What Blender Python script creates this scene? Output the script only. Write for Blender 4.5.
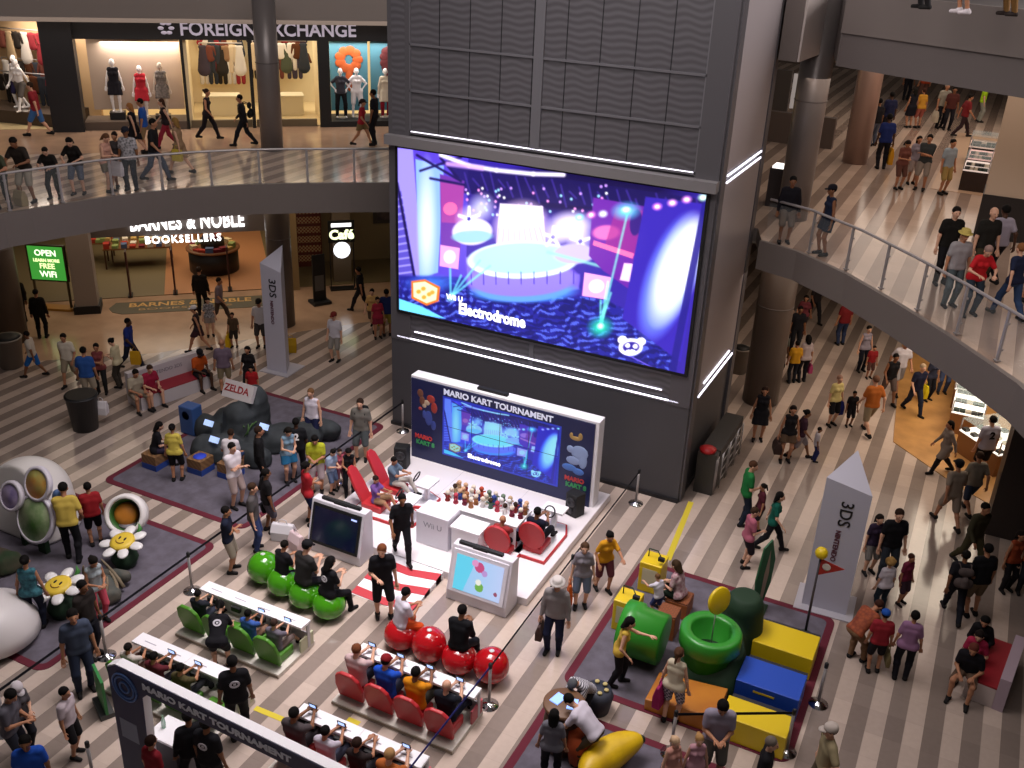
import bpy, math, random
import numpy as np
from mathutils import Vector, Matrix
for o in list(bpy.data.objects): bpy.data.objects.remove(o)
SC = bpy.context.scene; COL = SC.collection
random.seed(7)
# ---------------------------------------------------------------- camera
FPX = 1000.0; CAMZ = 13.6
_n = np.array([-92., 2116., FPX]); _n /= np.linalg.norm(_n)
_d = np.array([545., -451., FPX]); _d -= _n*(_d@_n); _d /= np.linalg.norm(_d)
_x = np.cross(_d, -_n)
if _x[0] < 0: _x = -_x
RW = np.array([_x, _d, -_n])              # camera axes (right, down, forward) -> world axes
CP = np.array([0., 0., CAMZ])
def ray(px, py): return RW @ np.array([px-512., py-384., FPX])
def G(px, py, z=0.0):                      # the point of the horizontal plane z seen at a pixel
    r = ray(px, py); t = (z-CAMZ)/r[2]; P = CP+t*r; return float(P[0]), float(P[1])
def VS(px, py, F):                         # the point of an upright plane seen at a pixel, as (along, height)
    A = np.array(F[0]); B = np.array(F[1]); t = (B-A)/np.linalg.norm(B-A); n = np.array([-t[1], t[0]])
    r = ray(px, py); k = ((A-CP[:2])@n)/(r[:2]@n); P = CP+k*r
    return float((P[:2]-A)@t), float(P[2])
cam = bpy.data.cameras.new('camera'); camo = bpy.data.objects.new('camera', cam); COL.objects.link(camo)
cam.sensor_width = 36; cam.lens = 36*FPX/1024; cam.clip_end = 300
_m = Matrix((tuple(RW[:, 0]), tuple(-RW[:, 1]), tuple(-RW[:, 2]))).transposed().to_4x4()
camo.matrix_world = Matrix.Translation((0, 0, CAMZ)) @ _m
SC.camera = camo
# ---------------------------------------------------------------- world, lamps, exposure
SC.view_settings.view_transform = 'Standard'; SC.view_settings.look = 'None'
SC.view_settings.exposure = -0.12; SC.view_settings.gamma = 1.0; SC.view_settings.use_curve_mapping = False
W = bpy.data.worlds.new('world'); SC.world = W; W.use_nodes = True
W.node_tree.nodes['Background'].inputs[0].default_value = (0.9, 0.82, 0.8, 1)
W.node_tree.nodes['Background'].inputs[1].default_value = 0.10
def area(x, y, z, sx, sy, power, col=(1, .93, .86), rot=(0, 0, 0), spread=180):
    l = bpy.data.lights.new('unseen_area_light', 'AREA'); l.shape = 'RECTANGLE'; l.size = sx; l.size_y = sy  # unseen lights; several are added to brighten tower, walkways and shops
    l.energy = power; l.color = col; l.spread = math.radians(spread)
    o = bpy.data.objects.new('unseen_area_light', l); o.location = (x, y, z); o.rotation_euler = rot; COL.objects.link(o); return o
area(-9, 15, 19.5, 12, 10, 1080, (1, .905, .875))
area(1, 16, 19.5, 6, 12, 210, (1, .87, .82))
area(-9.9, 15.5, 17.5, 4.5, 7, 640, (1, .93, .95), spread=70)    # unseen narrow light for the brighter stage zone
area(4.5, 24, 15.5, 6, 3, 1000, (1, .93, .92), rot=(0, math.radians(62), 0))   # unseen wash added to brighten the tower side
area(-10, 10, 18.0, 10, 2, 640, (1, .95, .95), rot=(math.radians(50), 0, 0))  # unseen wash added to brighten the tower front
area(1.5, 10, 17.0, 6, 2, 420, (1, .92, .9), rot=(math.radians(55), 0, 0))   # unseen wash added to brighten the high walkway
area(-24.5, 25, 5.2, 4, 14, 210, (1, .76, .55), rot=(0, 0, math.radians(-45)))
area(-29.5, 29.5, 4.4, 5, 9, 300, (1, .8, .58), rot=(0, 0, math.radians(-45)))
area(-1, 30, 5.1, 10, 9, 330, (1, .78, .62))
area(1.5, 30, 4.6, 3, 6, 260, (1, .85, .66))
area(-25, 26.5, 10.0, 4, 14, 210, (1, .82, .68), rot=(0, 0, math.radians(-45)))
area(-26, 31.2, 9.7, 12, 3.6, 520, (1, .86, .66), rot=(0, 0, math.radians(42)))
area(0, 44, 10.0, 12, 8, 420, (1, .82, .68))
area(0, 33, 10.0, 10, 14, 520, (1, .8, .66))
area(3.5, 20, 10.0, 4, 10, 70, (1, .82, .7))
area(-27.6, 26.9, 9.0, 2.6, .5, 90, (1, .9, .8), rot=(0, 0, math.radians(42)))      # unseen fill added inside the shop window to brighten its back panel
area(-30.4, 25.2, 9.6, 3.0, 1.2, 120, (1, .86, .72), rot=(0, 0, math.radians(12)))
area(-22.0, 31.9, 9.0, 2.6, .6, 60, (1, .92, .85), rot=(0, 0, math.radians(42)))
for _px, _py in ((898, 476), (918, 500), (915, 536), (949, 536), (925, 713), (607, 540), (228, 345), (355, 367), (290, 365), (180, 330)):      # small ceiling lamps that glint in the polished floor
    _x, _y = G(_px, _py, 0); _k = 1+19.0/CAMZ; area(_x*_k, _y*_k, 19.0, .22, .22, 60, (1, .95, .88))
# ---------------------------------------------------------------- materials
def lin(c):
    return tuple((v/12.92 if v <= .04045 else ((v+.055)/1.055)**2.4) for v in c)
def hx(s): s = s.lstrip('#'); return lin(tuple(int(s[i:i+2], 16)/255 for i in (0, 2, 4)))
_M = {}
def mat(col, rough=.6, metal=0., emit=0., spec=.5, coat=0., name=None, alpha=1.):
    key = (col, rough, metal, emit, spec, coat, alpha)
    if key in _M: return _M[key]
    m = bpy.data.materials.new(name or 'surface_'+str(col)); m.use_nodes = True
    b = m.node_tree.nodes['Principled BSDF']; c = hx(col) if isinstance(col, str) else col
    b.inputs['Base Color'].default_value = (*c, 1); b.inputs['Roughness'].default_value = rough
    b.inputs['Metallic'].default_value = metal; b.inputs['Specular IOR Level'].default_value = spec
    b.inputs['Coat Weight'].default_value = coat
    if emit: b.inputs['Emission Color'].default_value = (*c, 1); b.inputs['Emission Strength'].default_value = emit
    if alpha < 1: b.inputs['Alpha'].default_value = alpha
    m.diffuse_color = (*c, 1); _M[key] = m; return m
def cloth(col): return mat(col, .85, spec=.2)
def patterned(c1, c2, kind, scale=1.0, rough=.6, name='pattern', bump=0.):
    m = bpy.data.materials.new(name); m.use_nodes = True; nt = m.node_tree; b = nt.nodes['Principled BSDF']
    b.inputs['Roughness'].default_value = rough
    tc = nt.nodes.new('ShaderNodeTexCoord')
    if kind == 'noise':
        t = nt.nodes.new('ShaderNodeTexNoise'); t.inputs['Scale'].default_value = scale; t.inputs['Detail'].default_value = 6; fac = t.outputs['Fac']
    elif kind == 'check':
        t = nt.nodes.new('ShaderNodeTexChecker'); t.inputs['Scale'].default_value = scale; fac = t.outputs['Fac']
    elif kind == 'stripe':
        t = nt.nodes.new('ShaderNodeTexWave'); t.inputs['Scale'].default_value = scale; t.bands_direction = 'DIAGONAL'; fac = t.outputs['Fac']
    elif kind == 'voronoi':
        t = nt.nodes.new('ShaderNodeTexVoronoi'); t.inputs['Scale'].default_value = scale; fac = t.outputs['Distance']
    elif kind == 'brick':
        t = nt.nodes.new('ShaderNodeTexBrick'); t.inputs['Scale'].default_value = scale; fac = t.outputs['Fac']
    nt.links.new(tc.outputs['Object'], t.inputs['Vector'])
    r = nt.nodes.new('ShaderNodeValToRGB'); nt.links.new(fac, r.inputs[0])
    r.color_ramp.elements[0].color = (*hx(c1), 1); r.color_ramp.elements[1].color = (*hx(c2), 1)
    if kind == 'noise': r.color_ramp.elements[0].position = .35; r.color_ramp.elements[1].position = .65
    nt.links.new(r.outputs[0], b.inputs['Base Color'])
    if bump:
        bp = nt.nodes.new('ShaderNodeBump'); bp.inputs['Strength'].default_value = bump; nt.links.new(fac, bp.inputs['Height']); nt.links.new(bp.outputs[0], b.inputs['Normal'])
    return m
def floor_mat(name, light, dark, off=0., gloss=.13, swap=False):
    m = bpy.data.materials.new(name); m.use_nodes = True; nt = m.node_tree; b = nt.nodes['Principled BSDF']; L = nt.links
    g = nt.nodes.new('ShaderNodeNewGeometry'); s = nt.nodes.new('ShaderNodeSeparateXYZ'); L.new(g.outputs['Position'], s.inputs[0])
    def mth(op, a, b2=None, c=None):
        n = nt.nodes.new('ShaderNodeMath'); n.operation = op
        for i, v in enumerate((a, b2)):
            if v is None: continue
            if isinstance(v, (int, float)): n.inputs[i].default_value = v
            else: L.new(v, n.inputs[i])
        return n.outputs[0]
    xs = mth('DIVIDE', mth('SUBTRACT', s.outputs[1 if swap else 0], off), .66)
    fr = mth('FRACT', xs); st = mth('LESS_THAN', fr, .5)
    # individual tiles, .33 x .66
    cx = mth('FLOOR', mth('MULTIPLY', xs, 2)); cy = mth('FLOOR', mth('DIVIDE', s.outputs[0 if swap else 1], .66))
    cv = nt.nodes.new('ShaderNodeCombineXYZ'); L.new(cx, cv.inputs[0]); L.new(cy, cv.inputs[1])
    wn = nt.nodes.new('ShaderNodeTexWhiteNoise'); L.new(cv.outputs[0], wn.inputs['Vector'])
    nz = nt.nodes.new('ShaderNodeTexNoise'); nz.inputs['Scale'].default_value = 9; nz.inputs['Detail'].default_value = 5; L.new(g.outputs['Position'], nz.inputs['Vector'])
    mx = nt.nodes.new('ShaderNodeMix'); mx.data_type = 'RGBA'; L.new(st, mx.inputs[0]); mx.inputs[6].default_value = (*hx(dark), 1); mx.inputs[7].default_value = (*hx(light), 1)
    v = mth('ADD', mth('MULTIPLY', wn.outputs['Value'], .16), mth('ADD', mth('MULTIPLY', nz.outputs['Fac'], .16), .84))
    # thin joints
    fy = mth('FRACT', mth('DIVIDE', s.outputs[0 if swap else 1], .66)); fx = mth('FRACT', mth('MULTIPLY', xs, 2))
    j = mth('MINIMUM', mth('GREATER_THAN', fy, .012), mth('GREATER_THAN', fx, .022)); v = mth('MULTIPLY', v, mth('ADD', mth('MULTIPLY', j, .12), .88))
    hs = nt.nodes.new('ShaderNodeHueSaturation'); L.new(mx.outputs[2], hs.inputs['Color']); L.new(v, hs.inputs['Value'])
    L.new(hs.outputs[0], b.inputs['Base Color']); b.inputs['Roughness'].default_value = gloss
    return m
# ---------------------------------------------------------------- mesh builder
class MB:
    def __init__(s): s.v = []; s.f = []; s.m = []; s.cur = 0; s.sm = []; s.smooth = False
    def add(s, vs, fs):
        b = len(s.v); s.v += [tuple(v) for v in vs]
        for f in fs: s.f.append(tuple(i+b for i in f)); s.m.append(s.cur); s.sm.append(s.smooth)
        return s
    def mi(s, i, smooth=None):
        s.cur = i
        if smooth is not None: s.smooth = smooth
        return s
    def box(s, x0, x1, y0, y1, z0, z1, M=None):
        vs = [(x0, y0, z0), (x1, y0, z0), (x1, y1, z0), (x0, y1, z0), (x0, y0, z1), (x1, y0, z1), (x1, y1, z1), (x0, y1, z1)]
        if M: vs = [tuple(M @ Vector(v)) for v in vs]
        return s.add(vs, [(3, 2, 1, 0), (4, 5, 6, 7), (0, 1, 5, 4), (1, 2, 6, 5), (2, 3, 7, 6), (3, 0, 4, 7)])
    def prism(s, pts, z0, z1, axis='z', M=None):   # extruded outline; axis names the extrusion direction
        n = len(pts)
        def P(p, z):
            q = (p[0], p[1], z) if axis == 'z' else ((p[0], z, p[1]) if axis == 'y' else (z, p[0], p[1]))
            return tuple(M @ Vector(q)) if M else q
        vs = [P(p, z0) for p in pts]+[P(p, z1) for p in pts]
        return s.add(vs, [tuple(range(n))[::-1], tuple(range(n, 2*n))]+[(i, (i+1) % n, n+(i+1) % n, n+i) for i in range(n)])
    def lathe(s, prof, c=(0, 0, 0), n=24, M=None, sx=1, sy=1):   # prof = (radius, z)
        vs = []; fs = []
        for r, z in prof:
            for i in range(n):
                a = 2*math.pi*i/n; q = (c[0]+r*sx*math.cos(a), c[1]+r*sy*math.sin(a), c[2]+z); vs.append(tuple(M @ Vector(q)) if M else q)
        for k in range(len(prof)-1):
            for i in range(n): fs.append((k*n+i, k*n+(i+1) % n, (k+1)*n+(i+1) % n, (k+1)*n+i))
        fs.append(tuple(range(n))[::-1]); fs.append(tuple((len(prof)-1)*n+i for i in range(n)))
        return s.add(vs, fs)
    def tube(s, pts, r, n=8):
        pts = [Vector(p) for p in pts]; rs = r if isinstance(r, (list, tuple)) else [r]*len(pts); vs = []; fs = []
        u = None
        for k, p in enumerate(pts):
            d = (pts[min(k+1, len(pts)-1)]-pts[max(k-1, 0)]).normalized()
            if u is None: u = d.cross(Vector((0, 0, 1)) if abs(d.z) < .9 else Vector((1, 0, 0))).normalized()
            else: u = (u-d*u.dot(d)).normalized()
            w = d.cross(u)
            for i in range(n):
                a = 2*math.pi*i/n; vs.append(tuple(p+rs[k]*(math.cos(a)*u+math.sin(a)*w)))
        for k in range(len(pts)-1):
            for i in range(n): fs.append((k*n+i, k*n+(i+1) % n, (k+1)*n+(i+1) % n, (k+1)*n+i))
        fs.append(tuple(range(n))[::-1]); fs.append(tuple((len(pts)-1)*n+i for i in range(n)))
        return s.add(vs, fs)
    def ball(s, c, r, n=16, M=None):
        rx, ry, rz = r if isinstance(r, (list, tuple)) else (r, r, r)
        k = max(6, n//2); prof = [(math.sin(math.pi*i/k) if 0 < i < k else .01, -math.cos(math.pi*i/k)*rz) for i in range(k+1)]
        return s.lathe(prof, c, n, M, rx, ry)
    def build(s, name, mats, parent=None, loc=None, rot=None, bevel=0):
        me = bpy.data.meshes.new(name); me.from_pydata(s.v, [], s.f)
        if not isinstance(mats, (list, tuple)): mats = [mats]
        for m in mats: me.materials.append(m)
        me.polygons.foreach_set('material_index', [min(i, len(mats)-1) for i in s.m]); me.polygons.foreach_set('use_smooth', s.sm); me.update()
        return link(name, me, parent, loc, rot, bevel)
def link(name, me, parent=None, loc=None, rot=None, bevel=0):
    o = bpy.data.objects.new(name, me); COL.objects.link(o)
    if parent: o.parent = parent
    if loc is not None: o.location = loc
    if rot is not None: o.rotation_euler = (0, 0, rot) if isinstance(rot, (int, float)) else rot
    if bevel: b = o.modifiers.new('Bevel', 'BEVEL'); b.width = bevel; b.segments = 2; b.limit_method = 'ANGLE'
    return o
def tag(o, label, cat, group=None, kind=None):
    if label: o['label'] = label
    if cat: o['category'] = cat
    if group: o['group'] = group
    if kind: o['kind'] = kind
    return o
def thing(name, label, cat, loc=(0, 0, 0), rotz=0., group=None, scale=None):
    o = bpy.data.objects.new(name, None); COL.objects.link(o); o.location = loc; o.rotation_euler = (0, 0, rotz); o.empty_display_size = .2
    if scale: o.scale = (scale,)*3
    return tag(o, label, cat, group)
def struct(name, mb, m, **k):
    o = mb.build(name, m, **k); o['kind'] = 'structure'; return o
def dup(root, loc, rotz=None, label=None):
    r = root.copy(); COL.objects.link(r); r.location = loc
    if rotz is not None: r.rotation_euler = (0, 0, rotz)
    if label: r['label'] = label
    for ch in list(root.children):
        c = ch.copy(); COL.objects.link(c); c.parent = r
        for g in list(ch.children):
            d = g.copy(); COL.objects.link(d); d.parent = c
    return r
def text(name, s, size, m, parent=None, loc=(0, 0, 0), rot=(0, 0, 0), ext=.01, align='LEFT', bold=0., sx=1., spacing=1.):
    cu = bpy.data.curves.new(name, 'FONT'); cu.body = s; cu.size = size; cu.extrude = ext; cu.align_x = align; cu.offset = bold; cu.space_character = spacing
    cu.resolution_u = 3
    t = bpy.data.objects.new(name, cu); COL.objects.link(t); dg = bpy.context.evaluated_depsgraph_get(); dg.update()
    me = bpy.data.meshes.new_from_object(t.evaluated_get(dg)); bpy.data.objects.remove(t); bpy.data.curves.remove(cu)
    me.materials.clear(); me.materials.append(m); o = link(name, me, parent, loc, rot); o.scale = (sx, 1, 1); return o
def rect(a, b, c, d): return [(a, c), (b, c), (b, d), (a, d)]
HEAD = math.degrees(math.atan2(RW[1, 2], RW[0, 2]))      # heading of the view on the floor
def yaw(phi): return math.radians(HEAD+phi-90)
# ================================================================ the building
ZL = 6.2; FT = .85
lightA, darkA = 'b9a79b', '84766e'
M_floor = floor_mat('striped_marble_ground', lightA, darkA, .75)
M_floor2 = floor_mat('striped_marble_upper', 'bda898', '8f7c70', .75, .14)
M_grey = mat('6d6460', .55, name='grey_plaster'); M_grey2 = mat('5f5755', .6, name='grey_plaster_dark'); M_grey_lit = mat('b9aeaa', .6, name='grey_plaster_lit')
M_steel = mat('a8a2a2', .35, .45, name='brushed_steel'); M_dark = mat('17161a', .5, name='black_paint'); M_chrome = mat('d8d8dc', .12, 1., name='chrome')
M_white = mat('e9e6ea', .45, name='white_laminate'); M_navy = mat('141c4a', .45, name='navy_print'); M_black = mat('0b0b0d', .6, name='black')
struct('floor', MB().box(-60, 30, -2, 75, -.2, 0), M_floor)
# upper floor: a ring round the atrium, open over the event
LE = [(-21.6, 10.0), (-22.1, 13.5)]+[G(x, y, ZL) for x, y in ((0, 214), (30, 209.5), (60, 204.5), (100, 198), (150, 192), (200, 187.5), (250, 184.5), (300, 183.5), (350, 183), (392, 183))]
RE = [G(x, y, ZL) for x, y in ((762, 241), (800, 252), (850, 275), (900, 304), (950, 335), (1000, 369), (1023, 385))]+[(2.1, 17.2), (3.2, 14.2), (3.8, 10.)]
outline = LE+[(-14.3, 26.3), (-5.4, 26.3)]+RE+[(14, 10), (14, 62), (-50, 62), (-50, 10)]
def slab(name, pts, z0, z1, mtop, mside):
    mb = MB(); n = len(pts); mb.prism(pts, z0, z1); mb.m = [1 if i != 1 else 0 for i in range(n+2)]
    return struct(name, mb, [mtop, mside])
slab('floor_upper', outline, ZL-.35, ZL, M_floor2, M_grey)
def fascia(name, line, z0, z1, th, m, lip=.06):
    # a wall band that follows the slab edge, set a hair outside it
    ln = [Vector(p) for p in line]; off = []
    for i, p in enumerate(ln):
        d = (ln[min(i+1, len(ln)-1)]-ln[max(i-1, 0)]).normalized(); off.append(p+Vector((d.y, -d.x))*th)
    mb = MB(); k = len(ln)
    ring = [(*p, z0) for p in ln]+[(*p, z0) for p in off]+[(*p, z1) for p in off]+[(*p, z1) for p in ln]
    fs = []
    for i in range(k-1):
        for a, b in ((0, 1), (1, 2), (2, 3), (3, 0)): fs.append((a*k+i, a*k+i+1, b*k+i+1, b*k+i))
    fs += [(0, k, 2*k, 3*k), (k-1, 2*k-1, 3*k-1, 4*k-1)]
    mb.add(ring, fs); return struct(name, mb, m)
fascia('trim_1', LE, ZL-FT, ZL+.03, .12, M_grey)
fascia('trim_2', RE, ZL-.72, ZL+.03, .12, M_grey)
struct('ceiling', MB().prism(outline, ZL-.42, ZL-.36), mat('8d8378', .8))
# rail along each edge: top bar, posts and glass
M_glass = mat('c4c8c8', .05, alpha=.05, name='rail_glass')
def railing(line, label, step=1.35, h=1.07, inset=.12):
    ln = [Vector(p) for p in line]; ins = []
    for i, p in enumerate(ln):
        d = (ln[min(i+1, len(ln)-1)]-ln[max(i-1, 0)]).normalized(); ins.append(p-Vector((d.y, -d.x))*inset)
    r = thing('glass_railing', label, 'railing', (ins[0].x, ins[0].y, ZL)); o = ins[0]
    L = [Vector((p.x-o.x, p.y-o.y, 0)) for p in ins]
    MB().mi(0, True).tube([(p.x, p.y, h) for p in L], .035).build('handrail', M_steel, r)
    g = MB()
    for a, b in zip(L, L[1:]):
        n = Vector((b.y-a.y, a.x-b.x, 0)).normalized()*.008
        g.add([(a.x-n.x, a.y-n.y, .07), (b.x-n.x, b.y-n.y, .07), (b.x-n.x, b.y-n.y, .98), (a.x-n.x, a.y-n.y, .98), (a.x+n.x, a.y+n.y, .07), (b.x+n.x, b.y+n.y, .07), (b.x+n.x, b.y+n.y, .98), (a.x+n.x, a.y+n.y, .98)],
              [(3, 2, 1, 0), (4, 5, 6, 7), (0, 1, 5, 4), (2, 3, 7, 6)])
    g.build('glass_panel', M_glass, r)
    d = 0.
    for a, b in zip(L, L[1:]):
        s = (b-a).length; t = -d
        while t+step <= s:
            t += step; p = a+(b-a)*(t/s); q = MB(); R = Matrix.Rotation(math.atan2((b-a).y, (b-a).x), 4, 'Z')
            q.box(-.03, .03, -.02, .02, 0, h-.03); q.box(-.05, .05, -.05, .05, .035, .06); q.box(-.045, .045, .0, .045, .25, .29); q.box(-.045, .045, 0, .045, .78, .82)
            q.build('rail_post', M_steel, r, loc=p, rot=math.atan2((b-a).y, (b-a).x))
        d = s-t if t > -d else d+s
    return r
railing(LE, 'steel and glass railing curving along the left upper walkway', h=.99, inset=.05)
railing(RE, 'steel and glass railing curving along the right upper walkway')
# high floor at the top right
Z3 = 12.2
T3 = [(-5.2, 30.), G(780, 60, 10.6), G(797, 62, 10.6), G(834, 48, 10.6), G(838, 66, 10.6), G(930, 82, 10.6), G(1023, 98, 10.6), (4.5, 21.5), (9, 19)]
slab('ceiling_upper', T3+[(14, 19), (14, 60), (-5.2, 60)], Z3-.3, Z3, mat('4a4442', .5), M_grey)
o = fascia('trim_3', T3[4:], 11.35, Z3+.05, .1, M_grey); fascia('trim_4', T3[4:], 10.6, 11.35, .03, M_grey2)
fascia('trim_5', T3[2:4], 10.6, Z3+.02, .05, M_grey_lit); fascia('trim_6', T3[:3], 10.6, Z3+.02, .05, M_grey); fascia('trim_7', T3[3:5], 10.6, Z3+.02, .05, M_grey2)  # one fascia face painted paler for the light falling on it
sfloor = [(p[0], p[1]) for p in T3]
# columns
def column(x, y, z0, z1, r, m, n, base=True):
    mb = MB().mi(0, True); mb.lathe([(r, z0), (r, z1)], (x, y, 0), 28)
    o = struct(n, mb, m)
    for zz in (z0+(z1-z0)*.55,):
        struct('trim_ring', MB().mi(0, True).lathe([(r+.012, zz), (r+.012, zz+.03)], (x, y, 0), 28), M_grey2)
    return o
M_col = mat('7c7472', .35, .3, name='column_metal')
def on(px, py, z): return G(px, py, z)
cx, cy = -21.55, 26.25
column(cx, cy, ZL, 11.2, .36, M_col, 'trim_column'); column(cx, cy, 0, 5.85, .42, mat('5b5049', .4), 'trim_column')
column(-4.85, 27.9, ZL, 12, .42, M_col, 'trim_column'); column(-5.1, 29.0, 0, 5.85, .55, mat('594c45', .45), 'trim_column')
x, y = G(852, 165, ZL); column(x, y+.5, ZL, 11.9, .42, mat('a08478', .35, .3), 'trim_column')
x, y = G(9, 340); column(x, y, 0, 5.85, .62, mat('55493f', .5), 'trim_column')
# ---- upper left shop front
F2 = ((-28.45, 24.85), (-20.6, 31.95)); F2L = ((-31.8, 24.1), (-28.45, 24.85))
def frame(F, z=0.):
    A, B = Vector(F[0]), Vector(F[1]); a = math.atan2(B.y-A.y, B.x-A.x)
    return Matrix.Translation((A.x, A.y, z)) @ Matrix.Rotation(a, 4, 'Z'), a
MF2, AF2 = frame(F2, ZL); MFL, AFL = frame(F2L, ZL)
M_cream = mat('e2cfa6', .7, name='cream_wall'); M_taupe = mat('b09a88', .7, name='taupe_panel')
def sbox(name, F, s0, s1, d0, d1, z0, z1, m):       # structure box in a shop front's own frame
    return struct(name, MB().box(s0, s1, d0, d1, z0, z1, F), m)
sbox('trim_bulkhead', MF2, -3.6, 20, -1.2, -1.0, 9.86-ZL, 12-ZL, mat('948a84', .6))
sbox('wall_back_upper', MF2, -8, 22, 5.2, 5.4, 0, 4.5, M_cream)
sbox('wall_shop_band', MF2, -.5, 11.3, 0, .25, 9.2-ZL, 10.2-ZL, M_dark)
sbox('ceiling_shop', MF2, -8, 22, .3, 5.2, 3.7, 3.8, mat('8f8066', .8))
sbox('floor_shop', MF2, -6, 18, .3, 5.2, .0, .02, mat('cdb88c', .3))
sbox('wall_divider', MF2, 3.35, 3.55, .3, 5.2, 0, 3.6, M_cream); sbox('wall_divider', MF2, 8.1, 8.25, .3, 3.0, 0, 3.6, M_cream)
def cbox(s0, s1, d0, d1, z0, z1): return MB().box(s0, s1, d0, d1, z0, z1, MF2)
sbox('trim_pillar', MF2, -1.0, .0, -.3, .5, 0, 3.6, M_dark)
sbox('window_1', MF2, .25, 3.3, 1.1, 1.2, .5, 3.05, M_taupe); sbox('trim_plinth', MF2, 0, 3.4, -.05, 1.2, 0, .28, mat('55483f', .5))
sbox('trim_frame', MF2, 3.35, 3.45, -.05, .1, 0, 3.1, M_black); sbox('trim_frame', MF2, 8.0, 8.4, -.05, .15, 0, 3.2, M_black); sbox('trim_frame', MF2, 5.6, 5.72, -.02, .1, 0, 3.1, M_black)
sbox('trim_plinth', MF2, 8.4, 11.4, -.05, 1.5, 0, .2, M_black)
sbox('trim_plinth', MF2, 3.5, 5.6, .2, .35, 0, .25, mat('6d6049', .5)); sbox('trim_plinth', MF2, 5.75, 7.9, .2, .35, 0, .25, mat('6d6049', .5))
sbox('wall_left_window', MFL, -1.2, 3.0, 1.6, 1.7, 0, 4.0, mat('c8a880', .7)); sbox('trim_plinth', MFL, -1.5, 2.5, -.1, 1.6, 0, .45, mat('4a3c32', .5))
# poster panels
M_teal = mat('477b8c', .6)
for s0, s1, nm in ((8.55, 9.95, 'left'), (10.05, 11.4, 'right')):
    p = thing('window_poster', 'teal poster with an orange flower shape beside the black shop door frame' if nm == 'left' else 'teal poster with a dark red shape at the end of the shop window', 'poster', tuple(MF2 @ Vector((s0, 1.3, .35))), AF2)
    MB().box(0, s1-s0, 0, .05, 0, 2.65).build('panel', M_teal, p)
    mb = MB().mi(0, True)
    for k in range(9):
        a = k*.7; mb.ball(((s1-s0)/2+.33*math.cos(a)*(1 if nm == 'left' else .4), -.02, 1.85+.33*math.sin(a)), (.2, .02, .17), 10)
    mb.ball(((s1-s0)/2, -.02, 1.2), (.14, .02, .5), 10)
    mb.build('figure_print', mat('b8541f' if nm == 'left' else '5a1f22', .6), p)
# sign letters
s0, z0 = VS(180, 37, F2); s1, z1 = VS(355, 37, F2)
sg = thing('shop_sign', 'white FOREIGN EXCHANGE lettering on the black shop band', 'sign', tuple(MF2 @ Vector((0, -.05, 0))), AF2)
text('lettering', 'FOREIGN EXCHANGE', .62, mat('b9b4c8', .5, emit=.35), sg, (s0, 0, 9.36-ZL), (math.pi/2, 0, 0), .03, bold=.012, sx=(s1-s0)/6.02)
q = MB().mi(0, True)
for k in range(6):
    a = k*1.05; q.ball((s0-.42+.17*math.cos(a), 0, 9.58-ZL+.17*math.sin(a)), (.1, .03, .06), 8)
q.build('emblem', mat('b9b4c8', .5, emit=.35), sg)
# ---- ground level shop fronts at the left
F1 = ((-28.5, 24.5), (-23.0, 29.6)); MF1, AF1 = frame(F1, 0)
M_warmfloor = mat('b98a5c', .3, name='warm_shop_floor')
sbox('wall_book_band', MF1, -.8, 6.9, -.05, .3, 2.45, 5.8, M_grey2)
sbox('floor_bookshop', MF1, -6, 12, .3, 12, .0, .025, mat('6f6244', .6)); sbox('floor_bookshop_aisle', MF1, 2.2, 6.2, .3, 12, .025, .035, mat('b9835a', .4))
sbox('wall_back_books', MF1, -8, 8.5, 11, 11.2, 0, 5.6, mat('7c5d38', .7)); sbox('wall_books_side', MF1, 6.9, 7.2, .0, 11, 0, 5.6, mat('8a7450', .7))
sbox('wall_cafe', MF1, 7.2, 18, 3.2, 3.4, 0, 5.6, mat('8b7a58', .7)); sbox('ceiling_books', MF1, -8, 8.5, .3, 11, 4.6, 4.7, mat('7c6a50', .8))
sbox('trim_pillar', MF1, -.75, .0, -1.15, -.35, 0, 5.8, mat('8d8179', .5)); sbox('trim_pillar_foot', MF1, -.82, .07, -1.22, -.28, 0, .28, M_black)
sbox('trim_cafe_pillar', MF1, 8.6, 9.3, .6, 1.3, 0, 5.8, mat('6a5c49', .6))
s0, z0 = VS(130, 230, F1); s1, _ = VS(256, 230, F1); t0, u0 = VS(145, 243, F1); t1, _ = VS(243, 241, F1)
bs = thing('bookshop_sign', 'glowing white BARNES & NOBLE BOOKSELLERS sign under the walkway', 'sign', tuple(MF1 @ Vector((0, -.1, 0))), AF1)
M_lit = mat('ffffff', .5, emit=2.6, name='lit_letters')
text('lettering', 'BARNES & NOBLE', .8, M_lit, bs, (s0, 0, z0), (math.pi/2, 0, 0), .04, bold=.012, sx=(s1-s0)/7.3, spacing=1.06)
text('lettering', 'BOOKSELLERS', .38, M_lit, bs, (t0, 0, u0), (math.pi/2, 0, 0), .04, bold=.004, sx=(t1-t0)/3.6, spacing=1.2)
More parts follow.
